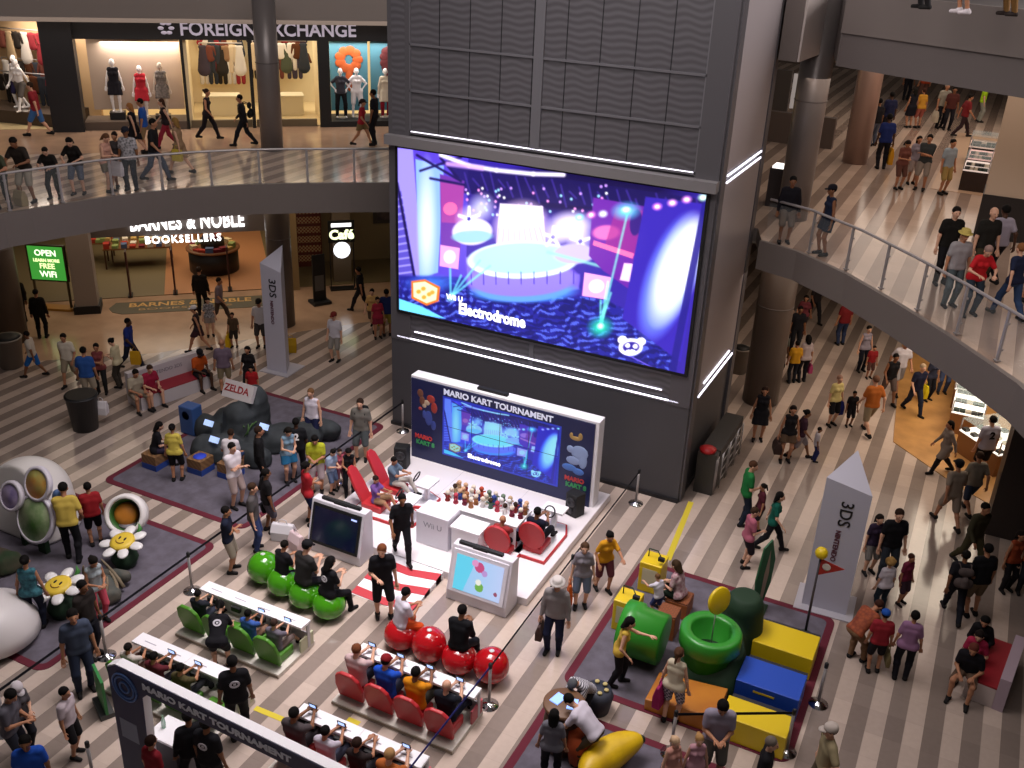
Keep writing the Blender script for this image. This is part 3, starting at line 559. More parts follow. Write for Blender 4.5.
def skeleton(pose, sex):
    key = (pose, sex)
    if key in _SK: return _SK[key]
    q = POSES[pose]; f = sex == 'f'; P = vv(*q['p']); a = math.radians(q['lean']); up = vv(0, math.sin(a), math.cos(a)); fw = vv(0, math.cos(a), -math.sin(a)); rt = vv(1, 0, 0)
    sw = .165 if f else .19; hw = .095 if f else .088; S = dict(P=P, up=up, fw=fw, sw=sw)
    sc = P+up*.47; nb = P+up*.515; pt = math.radians(q.get('hp', 0)+q['lean']*.6); tn = math.radians(q.get('ht', 0)); hup = vv(0, math.sin(pt), math.cos(pt)); hfw = vv(math.sin(tn)*math.cos(pt), math.cos(tn)*math.cos(pt), -math.sin(pt)); hup = nrm(hup-hfw*(hup@hfw))
    hc = nb+nrm(up+hup)*.165+hfw*.02; S.update(sc=sc, nb=nb, hc=hc, hup=hup, hfw=hfw, hrt=np.cross(hfw, hup))
    eh = q.get('eh', .5)
    for s, l in ((-1, 'l'), (1, 'r')):
        hip = P+rt*s*hw-up*.03; foot = vv(*q['f'+l]); ank = foot+vv(0, 0, .085); kn, ank = ik(hip, ank, .43, .41, vv(s*.22, 1, .15)); sh = sc+rt*s*(sw-.02)-up*.03
        hd = vv(*q['h'+l]); el, wr = ik(sh, hd, .29, .255, vv(s*eh, -.7, -.55)); S.update({'hip'+l: hip, 'ank'+l: ank, 'kn'+l: kn, 'sh'+l: sh, 'el'+l: el, 'wr'+l: wr})
    P_ = []; add = lambda tg, a, b, ra, rb, sd=None, sq=1.: P_.append((tg, (np.array(a), np.array(b), ra, rb, sd, sq)))
    add('pelvis', S['hipl']+rt*.01, S['hipr']-rt*.01, .108 if f else .1, .108 if f else .1, fw, .9)
    w = .03 if f else .045; add('torso', P+up*.1-rt*w, P+up*.1+rt*w, .098 if f else .112, .098 if f else .112, fw, .88); add('torso', P+up*.2-rt*w, P+up*.2+rt*w, .09 if f else .108, .09 if f else .108, fw, .85)
    for s in (-1, 1): add('torso', P+up*.08+rt*s*w, P+up*.33+rt*s*(w+.03), .093 if f else .108, .096 if f else .111, fw, .86)
    cw = .065 if f else .085; add('torso', P+up*.33-rt*cw, P+up*.33+rt*cw, .098 if f else .112, .098 if f else .112, fw, .82); add('torso', sc-rt*(sw-.06)-up*.02, sc+rt*(sw-.06)-up*.02, .062, .062, None, 1)
    if f:
        for s in (-1, 1): add('torso', P+up*.33+rt*s*.06+fw*.06, P+up*.33+rt*s*.06+fw*.07, .055, .05)
    add('neck', nb-up*.03, hc-S['hup']*.06, .055 if not f else .046, .048 if not f else .042)
    for l in 'lr':
        add('arm_u', S['sh'+l], S['el'+l], .052 if not f else .042, .039 if not f else .033); add('arm_f', S['el'+l], S['wr'+l], .039 if not f else .033, .026 if not f else .022)
        add('leg_t', S['hip'+l]-vv(0, 0, .0), S['kn'+l], .088, .057); add('leg_s', S['kn'+l], S['ank'+l], .054, .036); c = S['kn'+l]+(S['ank'+l]-S['kn'+l])*.3; add('leg_s', c-vv(0, .015, 0), c-vv(0, .012, 0), .052, .052)
        ft = S['ank'+l]; fd = vv((-.12 if l == 'l' else .12), 1, 0); 
        if pose == 'recline': fd = vv(0, .55, .83)
        fd = nrm(fd); add('foot', ft-fd*.03-vv(0, 0, .045), ft+fd*.145-vv(0, 0, .052), .036, .028)
        add('foot', ft, ft-fd*.03-vv(0, 0, .045), .036, .036); S['ft'+l] = ft; S['fd'+l] = fd
    add('head', hc+hup*.025-hfw*.015, hc+hup*.0+hfw*.015, .092, .085, S['hrt'], .88); add('head', hc-hup*.05+hfw*.03, hc-hup*.075+hfw*.045, .062, .045, S['hrt'], .85)
    add('head', hc-hup*.0+hfw*.098, hc-hup*.028+hfw*.112, .009, .015); 
    for s in (-1, 1): add('head', hc-hup*.005+S['hrt']*s*.082, hc-hup*.03+S['hrt']*s*.08, .017, .014)
    S['prims'] = P_; _SK[key] = S; return S
_BODY = {}
t_info = {}
SKIN_EYE = mat('1a1210', .3, name='eye'); SKIN_LIP = mat('8a4a42', .5, name='lips')
def body_mesh(pose, sex):
    key = (pose, sex)
    if key in _BODY: return _BODY[key]
    S = skeleton(pose, sex); V, Q = surface([p for t, p in S['prims']], .0135, .028)
    extra = MB(); skinf = 0
    for l, s in (('l', -1), ('r', 1)):       # palm, four fingers and a thumb
        wr = S['wr'+l]; d = nrm(wr-S['el'+l]); nn = nrm(np.cross(d, vv(s*1., .15, .05))); side = nrm(np.cross(nn, d))
        if nn @ vv(0, .2, -1) < 0: nn = -nn
        toth = side*(1 if side@vv(-s*.4, 1, .2) > 0 else -1)
        extra.smooth = True
        M = Matrix((tuple(side), tuple(nn), tuple(d))).transposed().to_4x4(); M = Matrix.Translation(Vector(wr+d*.045)) @ M
        extra.ball((0, 0, 0), (.040, .018, .062), 10, M)
        for i, (off, ln) in enumerate(((-.03, .062), (-.0105, .078), (.0105, .082), (.03, .072))):
            sd = toth*off; b = wr+d*.088+sd; m = b+d*ln*.5+nn*.008; e = b+d*ln*.85+nn*.034; extra.tube([b-d*.02, b, m, e], [.010, .0098, .009, .0072], 6)
        b = wr+d*.03+toth*.03; extra.tube([b, b+d*.03+toth*.024+nn*.01, b+d*.06+toth*.03+nn*.024], [.013, .0115, .008], 6)
    nsk = len(extra.f)
    hc, hu, hf, hr = S['hc'], S['hup'], S['hfw'], S['hrt']
    for s in (-1, 1): extra.ball(tuple(hc+hu*.012+hf*.094+hr*s*.032), (.012, .008, .008), 8)
    ne = len(extra.f); c = hc-hu*.058+hf*.099; extra.tube([c-hr*.022, c+hf*.006, c+hr*.022], [.004, .008, .004], 6)
    me = to_mesh('body', V, Q, 3); me.materials[1] = SKIN_EYE; me.materials[2] = SKIN_LIP
    import bmesh
    bm = bmesh.new(); bm.from_mesh(me); vs = [bm.verts.new(v) for v in extra.v]
    for i, f in enumerate(extra.f):
        try: q = bm.faces.new([vs[j] for j in f])
        except ValueError: continue
        q.smooth = True; q.material_index = 0 if i < nsk else (1 if i < ne else 2)
    bm.to_mesh(me); bm.free(); _BODY[key] = me; return me
_CL = {}
def shorten(p, t): a, b, ra, rb, sd, sq = p; return (a, a+(b-a)*t, ra, ra+(rb-ra)*t, sd, sq)
def infl(p, r): return (p[0], p[1], p[2]+r, p[3]+r, p[4], p[5])
def clothes_mesh(pose, sex, kind):
    key = (pose, sex, kind)
    if key in _CL: return _CL[key]
    S = skeleton(pose, sex); pr = []; cuts = []; P, up = S['P'], S['up']; sit = P[2] < .75
    T = lambda *tags: [p for t, p in S['prims'] if t in tags]
    if kind in ('tee', 'long', 'tank', 'dress', 'coat'):
        pr += [infl(p, .021 if kind != 'tank' else .013) for p in T('torso')]+[infl(p, .032) for p in T('pelvis')]
        if kind in ('tee', 'coat', 'long'): pr += [infl(p if kind != 'tee' else shorten(p, .66), .021) for p in T('arm_u')]
        if kind in ('long', 'coat'): pr += [infl(shorten(p, .97), .014) for p in T('arm_f')]
        cuts.append((S['nb']+up*.045, up))
        if kind in ('dress', 'coat') and not sit:
            for l in 'lr': pr.append((S['hip'+l], S['hip'+l]+(S['kn'+l]-S['hip'+l])*.85, .118, .125, None, 1))
            m = (S['knl']+S['knr'])/2; pr.append((P, P+(m-P)*.85, .12, .13, None, 1)); cuts.append((P+(m-P)*.84, nrm(m-P)))
        elif kind in ('dress',): pr += [infl(shorten(p, .9), .024) for p in T('leg_t')]
        else: cuts.append((P-up*.085, -up))
        h = .016
    elif kind in ('trousers', 'shorts', 'capri', 'skirt'):
        pr += [infl(p, .013) for p in T('pelvis')]
        if kind == 'trousers': pr += [infl(p, .016) for p in T('leg_t')]+[infl(p, .02) for p in T('leg_s')]
        elif kind == 'capri': pr += [infl(p, .012) for p in T('leg_t')]+[infl(shorten(p, .6), .012) for p in T('leg_s')[::2]]
        elif kind == 'shorts': pr += [infl(shorten(p, .92), .026) for p in T('leg_t')]
        elif sit: pr += [infl(shorten(p, .8), .026) for p in T('leg_t')]
        else:
            for l in 'lr': pr.append((S['hip'+l], S['hip'+l]+(S['kn'+l]-S['hip'+l])*.7, .112, .12, None, 1))
            m = (S['knl']+S['knr'])/2; cuts.append((P+(m-P)*.68, nrm(m-P)))
        cuts.append((P+up*.09, up)); h = .016
    elif kind[:4] == 'shoe':
        pr += [infl(p, .011) for p in (T('foot')[:2] if kind[-1] == 'l' else T('foot')[2:])]; cuts = [((0, 0, .001), (0, 0, -1))] if pose != 'recline' else []; h = .0135
    V, Q = surface(pr, h, .032, cuts); me = to_mesh(kind, V, Q); _CL[key] = me; return me
_HR = {}
def hair_mesh(kind):
    if kind in _HR: return _HR[kind]
    sk = [(vv(0, -.018, .032), vv(0, .008, .012), .102, .092, vv(1, 0, 0), .9)]; cuts = [((0, .048, .03), nrm(vv(0, 1.0, -.75))), ]
    if kind == 'short': pr = sk; cuts.append(((0, 0, -.05), (0, 0, -1)))
    elif kind == 'long': pr = sk+[(vv(0, -.07, .0), vv(0, -.09, -.3), .1, .08, vv(0, 1, 0), .55), (vv(-.07, -.03, -.02), vv(-.075, -.03, -.16), .035, .025, None, 1), (vv(.07, -.03, -.02), vv(.075, -.03, -.16), .035, .025, None, 1)]
    elif kind == 'bun': pr = sk+[(vv(0, -.115, .05), vv(0, -.125, .055), .045, .04, None, 1)]
    elif kind == 'tail': pr = sk+[(vv(0, -.11, .04), vv(0, -.15, -.14), .038, .018, None, 1)]
    elif kind == 'curly': pr = [(vv(0, -.03, .04), vv(0, -.0, .03), .13, .125, None, 1)]+[(vv(.09*math.cos(i*1.1), -.04+.06*math.sin(i*1.7), .04+.08*math.sin(i*1.1)), vv(.09*math.cos(i*1.1), -.04+.06*math.sin(i*1.7), .041+.08*math.sin(i*1.1)), .05, .05, None, 1) for i in range(9)]
    V, Q = surface(pr, .012, .02, cuts); me = to_mesh('hair', V, Q); _HR[kind] = me; return me
def cap_mesh(kind):
    if kind in _HR: return _HR[kind]
    mb = MB().mi(0, True)
    if kind == 'cap':
        mb.lathe([(.108, .035), (.108, .06), (.1, .1), (.07, .13), (.02, .145), (.002, .146)], (0, -.012, 0), 20, None, .93, 1.05)
        pts = [(.075*math.cos(a), .085+.10*math.sin(a)) for a in np.linspace(0, math.pi, 12)]; mb.prism(pts, .034, .044)
    else:
        mb.lathe([(.155, .05), (.16, .056), (.12, .062), (.104, .075), (.1, .13), (.07, .15), (.002, .148)], (0, 0, 0), 24, None, .93, 1.05)
    me = bpy.data.meshes.new(kind); me.from_pydata(mb.v, [], mb.f); me.update(); me.polygons.foreach_set('use_smooth', [True]*len(me.polygons)); me.materials.append(None); _HR[kind] = me; return me
SKINS = dict(l='c99a80', m='a87558', t='7d5238', d='4a2f22')
def wear(name, me, parent, m, loc=None, rotm=None):
    o = bpy.data.objects.new(name, me); COL.objects.link(o); o.parent = parent
    o.material_slots[0].link = 'OBJECT'; o.material_slots[0].material = m
    if rotm is not None: o.matrix_local = rotm
    return o
PATT = {}
def clothmat(c):
    if c.startswith('#'):      # two-colour check, e.g. #aabbcc-ddeeff-c
        if c not in PATT: a, b, k = c[1:].split('-'); PATT[c] = patterned(a, b, {'c': 'check', 's': 'stripe', 'n': 'noise', 'v': 'voronoi'}[k], {'c': 26, 's': 9, 'n': 16, 'v': 14}[k], .85, 'patterned_cloth')
        return PATT[c]
    return cloth(c)
def person(x, y, z, yw, pose, sex, skin, topw, bottom, hair, label, scale=1., shoes='1c1a1a', group=None, extra=None):
    t = thing('person', label, 'person', (x, y, z), yw, group, scale*(1.0 if sex == 'm' else .96))
    S = skeleton(pose, sex)
    wear('body', body_mesh(pose, sex), t, mat(SKINS[skin], .5, spec=.3))
    k, c = topw.split(':'); wear({'tee': 't_shirt', 'long': 'long_sleeved_shirt', 'tank': 'tank_top', 'dress': 'dress', 'coat': 'coat'}[k], clothes_mesh(pose, sex, k), t, clothmat(c))
    if bottom: b, c2 = bottom.split(':'); wear('trousers' if b == 'capri' else b, clothes_mesh(pose, sex, b), t, clothmat(c2))
    wear('shoe', clothes_mesh(pose, sex, 'shoel'), t, cloth(shoes)); wear('shoe', clothes_mesh(pose, sex, 'shoer'), t, cloth(shoes))
    Mh = Matrix((tuple(S['hrt']), tuple(S['hfw']), tuple(S['hup']))).transposed().to_4x4(); Mh = Matrix.Translation(Vector(S['hc'])) @ Mh
    for hp in hair.split('+'):
        if not hp or hp == 'bald': continue
        hk, hcx = hp.split(':')
        if hk in ('cap', 'hat'): wear(hk, cap_mesh(hk), t, cloth(hcx), rotm=Mh)
        else: wear('hair', hair_mesh(hk), t, mat(hcx, .85, spec=.15), rotm=Mh)
    if extra and 'E' in extra:            # round white print on the back of the staff shirts
        Mb = Matrix((tuple(-vv(1, 0, 0)), tuple(S['up']), tuple(-S['fw']))).transposed().to_4x4(); Mb = Matrix.Translation(Vector(S['P']+S['up']*.33-S['fw']*.112)) @ Mb
        q = MB(); n = 20
        pts = [(.085*math.cos(a), .07*math.sin(a)) for a in np.linspace(0, 2*math.pi, n, endpoint=False)]; inn = [(.05*math.cos(a), .04*math.sin(a)) for a in np.linspace(0, 2*math.pi, n, endpoint=False)]
        vs = [(*p, .0) for p in pts]+[(*p, .0) for p in inn]+[(*p, .012) for p in pts]+[(*p, .012) for p in inn]
        fs = [];
        for i in range(n): j = (i+1) % n; fs += [(2*n+i, 2*n+j, 3*n+j, 3*n+i), (i, j, 2*n+j, 2*n+i), (n+j, n+i, 3*n+i, 3*n+j), (j, i, n+i, n+j)]
        q.add(vs, fs); q.box(-.022, .022, -.018, .018, 0, .012); o = q.build('back_emblem', cloth('c8c4cc'), t); o.matrix_local = Mb
    if extra and 'N' in extra:
        o = text('shirt_number', '2', .26, cloth('e8e6ea' if '15' in topw or '14' in topw else '1a1a22'), t, (0, 0, 0), (0, 0, 0), .004, 'CENTER', .01)
        Mb = Matrix((tuple(vv(1, 0, 0)), tuple(S['up']), tuple(-S['fw']))).transposed().to_4x4(); o.matrix_local = Matrix.Translation(Vector(S['P']+S['up']*.24-S['fw']*.125)) @ Mb
    t['wr'] = 0 if False else 0; del t['wr']; t_info[label] = (t, pose, sex); return t
# ================================================================ the event: carpets, stage, rows of seats, play zone
M_carpet = patterned('554f58', '655f6b', 'noise', 3.0, .95, 'grey_carpet', .1); M_bord = mat('5c1426', .9, name='dark_red_border')
def carpet(x0, x1, y0, y1, label, z=.0):
    t = thing('display_carpet', label, 'carpet', (x0, y0, z)); w, d = x1-x0, y1-y0
    def rr(o, r):
        pts = []
        for cx, cy, a0 in ((w-o-r, o+r, -90), (w-o-r, d-o-r, 0), (o+r, d-o-r, 90), (o+r, o+r, 180)):
            for k in range(6): a = math.radians(a0+k*18); pts.append((cx+r*math.cos(a), cy+r*math.sin(a)))
        return pts
    A, B = rr(0, .25), rr(.16, .14); n = len(A); mb = MB(); vs = [(*p, .002) for p in A]+[(*p, .002) for p in B]+[(*p, .014) for p in A]+[(*p, .014) for p in B]; fs = []
    for i in range(n): j = (i+1) % n; fs += [(i, j, 2*n+j, 2*n+i), (n+j, n+i, 3*n+i, 3*n+j), (2*n+i, 2*n+j, 3*n+j, 3*n+i), (j, i, n+i, n+j)]
    mb.add(vs, fs).build('border', M_bord, t); MB().prism(B, .002, .012).build('carpet_field', M_carpet, t); return t
carpet(-18.8, -14.2, 15.35, 21.6, 'grey carpet with dark red border under the black rock display')
carpet(-21.5, -14.3, 9.65, 14.6, 'grey carpet with dark red border under the flower play area')
carpet(-5.45, -.98, 14.3, 19.0, 'large grey carpet with red border under green tubs and yellow boxes')
carpet(-5.45, -.98, 8.5, 13.7, 'front carpet with red border under the yellow banana beanbag')
# tape on the floor
mb = MB(); 
for (a, b) in ((G(691, 502), G(668, 560)),):
    a, b = Vector(a), Vector(b); d = (b-a).normalized(); n = Vector((-d.y, d.x))*.07; mb.add([(a.x+n.x, a.y+n.y, .003), (b.x+n.x, b.y+n.y, .003), (b.x-n.x, b.y-n.y, .003), (a.x-n.x, a.y-n.y, .003), (a.x+n.x, a.y+n.y, .006), (b.x+n.x, b.y+n.y, .006), (b.x-n.x, b.y-n.y, .006), (a.x-n.x, a.y-n.y, .006)], [(0, 1, 2, 3), (7, 6, 5, 4), (0, 4, 5, 1), (2, 6, 7, 3), (1, 5, 6, 2), (3, 7, 4, 0)])
M_tape = mat('c9b52a', .7)
tag(mb.build('floor_tape', M_tape), 'long strip of yellow tape on the floor running to the corner of the tower', 'tape')
a = G(255, 708); tag(MB().box(0, 1.05, -.06, .06, .002, .005).build('floor_tape', M_tape, loc=(a[0], a[1], 0), rot=.02), 'yellow tape strip on the floor between the green and the red seat rows', 'tape')
a = G(353, 722); tag(MB().box(-.13, .13, -.07, .07, .002, .005).build('floor_tape', M_tape, loc=(a[0], a[1], 0)), 'short yellow tape mark on the floor between the two red seat rows', 'tape')
# stage
ST = .2; M_stage = mat('e0d9dc', .3, name='stage_white')
st = thing('stage', 'low white stage in front of the video tower', 'stage', (-12.75, 16.08, 0))
MB().box(0, 5.7, 0, 4.95, 0, ST).build('platform', M_stage, st, bevel=.01)
mb = MB()
for k in (1, 2): mb.box(5.7*k/3-.004, 5.7*k/3+.004, .01, 4.94, ST-.001, ST+.002)
mb.build('seams', mat('b5aeb4', .5), st)
rp = thing('stage_ramp', 'red and white striped ramp leading up to the white stage', 'ramp', (-10.6, 14.6, 0))
def zr(y): return .02+min(max(y/1.45, 0), 1)*.2
def ramp_quad(pts, dz, m, nm):
    n = len(pts); vs = [(p[0], p[1], 0.002) for p in pts]+[(p[0], p[1], zr(p[1])+dz) for p in pts]
    MB().add(vs, [tuple(range(n))[::-1], tuple(range(n, 2*n))]+[(i, (i+1) % n, n+(i+1) % n, n+i) for i in range(n)]).build(nm, m, rp)
ramp_quad([(0, 0), (1.5, 0), (1.5, 1.44), (0, 1.44)], -.01, M_white, 'ramp_base'); M_rstripe = mat('b8323c', .5)
for k in range(3):
    ramp_quad([(0, k*.5+.02), (.85, k*.5-.0+.0), (.85, k*.5+.2), (0, k*.5+.25)], .004, M_rstripe, 'red_stripe'); ramp_quad([(.85, k*.5), (1.5, k*.5+.12), (1.5, k*.5+.35), (.85, k*.5+.2)], .004, M_rstripe, 'red_stripe')
# tournament wall
tw2 = thing('tournament_display', 'navy MARIO KART TOURNAMENT wall with a wide blue screen at the back of the stage', 'display wall', (-12.5, 20.2, ST))
MB().box(0, 5.3, 0, .36, 0, 2.4).build('wall_body', M_white, tw2, bevel=.02)
MB().box(.03, 5.2, -.03, .01, .0, 2.33).build('printed_front', M_navy, tw2)
picture_mesh('screen_picture', PICB, 3.25, 1.62, 1.0, tw2, (1.03, -.04, .38), None); MB().box(.98, 4.33, -.034, -.005, .33, 2.05).build('screen_frame', mat('2a3cc0', .4, emit=.2), tw2)
mb = MB()
for k in (1, 2, 3): mb.box(1.03+3.25*k/4-.006, 1.03+3.25*k/4+.006, -.046, -.038, .38, 2.0)
mb.box(1.03, 4.28, -.046, -.038, 1.19, 1.2); mb.build('screen_joints', mat('101440', .4), tw2)
text('lettering', 'MARIO KART TOURNAMENT', .23, mat('d9dcec', .5, emit=.25), tw2, (1.0, -.04, 2.1), (math.pi/2, 0, 0), .004, bold=.008, sx=1.03)
text('caption', 'Electrodrome', .17, mat('ffffff', .5, emit=1.1), tw2, (1.75, -.05, .46), (math.pi/2, 0, 0), .002, bold=.006)
for x in (.14, 4.5):
    text('logo_lettering', 'MARIO', .17, mat('c23a3a', .5), tw2, (x, -.04, .62), (math.pi/2, 0, 0), .004, bold=.008); text('logo_lettering', 'KART 8', .17, mat('3a9a5a', .5), tw2, (x+.04, -.045, .45), (math.pi/2, 0, 0), .004, bold=.008)
for nm, c, bl in (('red_print', '9a342c', ((.62, 1.85, .13, .12), (.72, 1.62, .1, .16), (.3, 1.5, .06, .05))), ('brown_print', '6a4030', ((.3, 1.95, .1, .12), (.36, 1.74, .09, .14))), ('cream_print', 'b8a088', ((.5, 1.72, .09, .08), (.42, 1.62, .07, .07))), ('blue_print', '34448c', ((.55, 1.28, .12, .22), (.7, 1.1, .08, .14), (.42, 1.36, .06, .12))),
  ('pale_print', '8ea0c8', ((4.85, 1.45, .24, .2), (4.7, 1.2, .2, .12), (4.95, 1.25, .12, .22), (4.6, 1.5, .1, .1))), ('gold_print', 'a8884c', ((4.72, 1.82, .14, .06), (4.84, 1.9, .06, .1), (4.6, 1.88, .05, .08))), ('light_blue_print', '4a74c0', ((4.6, .98, .2, .1), (4.85, .92, .16, .1)))):
    q = MB().mi(0, True)
    for a, b, r1, r2 in bl: q.ball((a, -.028, b), (r1, .016, r2), 12)
    q.build(nm, mat(c, .6), tw2)
tag(MB().box(0, .85, 0, .12, 0, .07).build('sound_bar', M_black, loc=(-10.6, 20.3, ST+2.401)), 'long black bar lying on top of the tournament wall', 'sound bar')
def speaker(x, y, label, rz):
    t = thing('loudspeaker', label, 'loudspeaker', (x, y, ST), rz); MB().prism([(-.17, -.15), (.17, -.15), (.2, .17), (-.2, .17)], 0, .62).build('cabinet', M_black, t, bevel=.02); MB().mi(0, True).lathe([(.13, 0), (.13, .02), (.05, .03), (.04, .01)], n=18, M=Matrix.Translation((0, -.15, .4)) @ Matrix.Rotation(math.pi/2, 4, 'X')).build('speaker_cone', mat('26262a', .5), t)
    MB().mi(0, True).lathe([(.07, 0), (.07, .02), (.02, .03)], n=14, M=Matrix.Translation((0, -.15, .16)) @ Matrix.Rotation(math.pi/2, 4, 'X')).build('speaker_cone', mat('26262a', .5), t)
speaker(-12.4, 19.55, 'black loudspeaker at the left end of the tournament wall', .3); speaker(-7.5, 19.7, 'black loudspeaker at the right end of the tournament wall', -.3)
# game kiosks
def kiosk(x, label, lit):
    t = thing('game_kiosk', label, 'kiosk', (x, 15.5, 0)); w = 1.45
    MB().prism([(0, 0), (.56, 0), (.56, 1.2), (.5, 1.26), (.27, 1.26), (0, .25)], 0, w, 'x').build('cabinet', mat('cfcad2', .4), t, bevel=.015)
    a = math.atan2(.27, 1.01); R = Matrix.Translation((.1, .01, .3)) @ Matrix.Rotation(-a, 4, 'X')
    f = MB().box(-.03, w-.17, -.03, .02, -.04, .92, R).build('screen_bezel', M_black if not lit else mat('d9d6e0', .4), t)
    if lit:
        rs = np.random.RandomState(5); H_, W_ = 60, 90; yy, xx = np.mgrid[0:H_, 0:W_]; u = xx/(W_-1); v = yy/(H_-1); im = np.zeros((H_, W_, 3)); im[:] = (.62, .82, .98); im = im*(1-np.clip(u*1.2-.2, 0, 1)[..., None]*.6)+np.array([.86, .84, 1.])*np.clip(u*1.2-.2, 0, 1)[..., None]*.6
        m = ((u < .42-.2*v)).astype(float)[..., None]; im = im*(1-m*.7)+np.array([.3, .85, .95])*m*.7
        for cx, cy, r, c in ((.5, .2, .1, (.8, .3, .5)), (.4, .12, .07, (.9, .6, .8)), (.55, .75, .09, (.45, .7, .3)), (.52, .62, .06, (.95, .95, .9)), (.62, .33, .06, (.75, .6, .85)), (.9, .8, .04, (.6, .3, .4))): k = (((u-cx)**2+((v-cy)*.7)**2) < r*r).astype(float)[..., None]; im = im*(1-k)+np.array(c)*k
        o = picture_mesh('screen_picture', im, w-.32, .8, 1.0, t, None, None); o.matrix_local = R @ Matrix.Translation((.06, -.036, .03))
    else:
        MB().box(.03, w-.23, -.036, -.028, .03, .85, R).build('screen_glass', mat('10142c', .15, emit=.25), t); MB().box(w-.42, w-.27, -.04, -.034, .77, .81, R).build('screen_label', mat('b8c8ff', .5, emit=.8), t)
    return t
kiosk(-12.42, 'white game kiosk with a dark navy screen at the left corner of the stage', False); kiosk(-8.72, 'white game kiosk with a bright blue and pink screen at the right of the stage', True)
for x, l in ((-12.2, 'black sensor bar on top of the dark screen kiosk'), (-8.6, 'black sensor bar on top of the lit kiosk')):
    t = thing('sensor_bar', l, 'sensor bar', (x, 15.82, 1.262)); mb = MB().box(0, 1.05, 0, .09, .0, .07); mb.build('bar', M_black, t, bevel=.01); MB().box(.35, .7, -.02, .12, .0, .05).build('foot', M_black, t)
# counter and table of figures
ct = thing('game_counter', 'white counter lettered Wii U in the middle of the stage', 'counter', (-10.25, 16.75, ST)); MB().box(0, .85, 0, .6, 0, .85).build('counter_body', mat('d8d5de', .35), ct, bevel=.02); text('lettering', 'Wii U', .2, mat('8a8a96', .5), ct, (.2, -.003, .5), (math.pi/2, 0, 0), .003)
ft = thing('display_table', 'white display table crowded with small coloured figures', 'table', (-10.0, 17.45, ST)); MB().box(0, 2.0, 0, .85, .68, .74).build('table_top', M_white, ft, bevel=.01)
for a, b in ((.05, .05), (1.9, .05), (.05, .75), (1.9, .75)): MB().box(a, a+.05, b, b+.05, 0, .68).build('leg', M_white, ft)
MB().box(.02, 1.98, .0, .02, .12, .7).build('front_panel', M_white, ft)
lw = thing('display_table', 'empty white table beside the Wii U counter', 'table', (-9.35, 16.75, ST)); MB().box(0, .75, 0, .55, .68, .73).build('table_top', M_white, lw); MB().box(.03, .72, .03, .05, 0, .68).build('front_panel', M_white, lw); MB().box(.03, .05, .05, .52, 0, .68).build('side_panel', M_white, lw); MB().box(.7, .72, .05, .52, 0, .68).build('side_panel', M_white, lw)
def figmesh():
    mb = MB().mi(0, True); mb.lathe([(.045, 0), (.05, .02), (.035, .06), (.045, .10), (.03, .13)], n=10); mb.mi(1, True).ball((0, 0, .17), .045, 10); mb.mi(0, True); mb.tube([(-.03, 0, .11), (-.075, 0, .08)], .014, 6); mb.tube([(.03, 0, .11), (.08, 0, .13)], .014, 6)
    return mb
fb = figmesh().build('toy_figure', [None, None]); fm = fb.data; bpy.data.objects.remove(fb); rs = random.Random(4)
cols = ['8a2f2c', 'b54a36', '6a7a68', 'b89a78', '3a4a8c', 'c8b8a0', 'd8d4d4', 'a06a48', '4f6a5c', 'b04050', '7a3040', 'c0a060']; names = dict(zip(cols, ['dark red', 'orange red', 'grey green', 'tan', 'blue', 'cream', 'white', 'brown', 'dark green', 'pink red', 'maroon', 'sand']))
for i in range(34):
    o = bpy.data.objects.new('toy_figure', fm); COL.objects.link(o); r_, c_ = divmod(i, 10); c = cols[(c_//2+r_*3) % len(cols)] if i % 3 else rs.choice(cols)
    o.location = (-9.9+c_*.2+rs.uniform(-.03, .03), 18.18-r_*.17+rs.uniform(-.03, .03), ST+.741); o.rotation_euler = (0, 0, rs.uniform(0, 6)); o.scale = (1.3,)*3
    for k, m in ((0, cloth(c)), (1, cloth(rs.choice(['c8a080', 'd8c8b8', c, '3a2a20'])))): o.material_slots[k].link = 'OBJECT'; o.material_slots[k].material = m
    tag(o, '%s toy figure in the %s row on the white display table' % (names[c], ('back', 'second', 'third', 'front')[r_]), 'toy figure', 'toy figures on the display table')
# round-backed racing seats on stage
M_red = mat('b3262c', .45, name='red_vinyl'); M_green = mat('46801c', .45, name='green_vinyl')
def racer(x, y, rz, label, tall):
    t = thing('racing_seat', label, 'seat', (x, y, ST), rz)       # faces +y in its own frame
    MB().prism([(-.42, -.35), (.42, -.35), (.42, .95), (.25, 1.35), (-.25, 1.35), (-.42, .95)], 0, .06).build('base_plate', M_red, t); MB().prism([(-.38, -.31), (.38, -.31), (.38, .93), (.22, 1.31), (-.22, 1.31), (-.38, .93)], .06, .075).build('plate_top', M_white, t)
    R = Matrix.Translation((0, -.14, .22)) @ Matrix.Rotation(math.radians(30 if tall else 6), 4, 'X')
    if tall: pts = [(-.18, 0), (.18, 0), (.2, .4), (.16, .8), (.06, .92), (-.06, .92), (-.16, .8), (-.2, .4)]
    else: pts = [(.33*math.cos(a), .36+.36*math.sin(a)) for a in np.linspace(0, 2*math.pi, 18, endpoint=False)]
    MB().prism(pts, -.05, .03, 'y', R).build('backrest', M_red, t, bevel=.02); MB().box(-.24, .24, -.15, .42, .08, .24).build('seat', M_red, t, bevel=.03)
    MB().box(-.28, .28, .92, 1.3, .55, .6).build('desk_top', M_white, t); MB().box(-.06, .06, 1.05, 1.15, .06, .56).build('desk_post', M_white, t)
    mb = MB().mi(0, True); pts = [(.13*math.cos(a), .8+.05*math.sin(a), .66+.13*math.sin(a)) for a in np.linspace(0, 2*math.pi, 15)]; mb.tube(pts, .018, 6).build('steering_wheel', M_black, t)
    return t
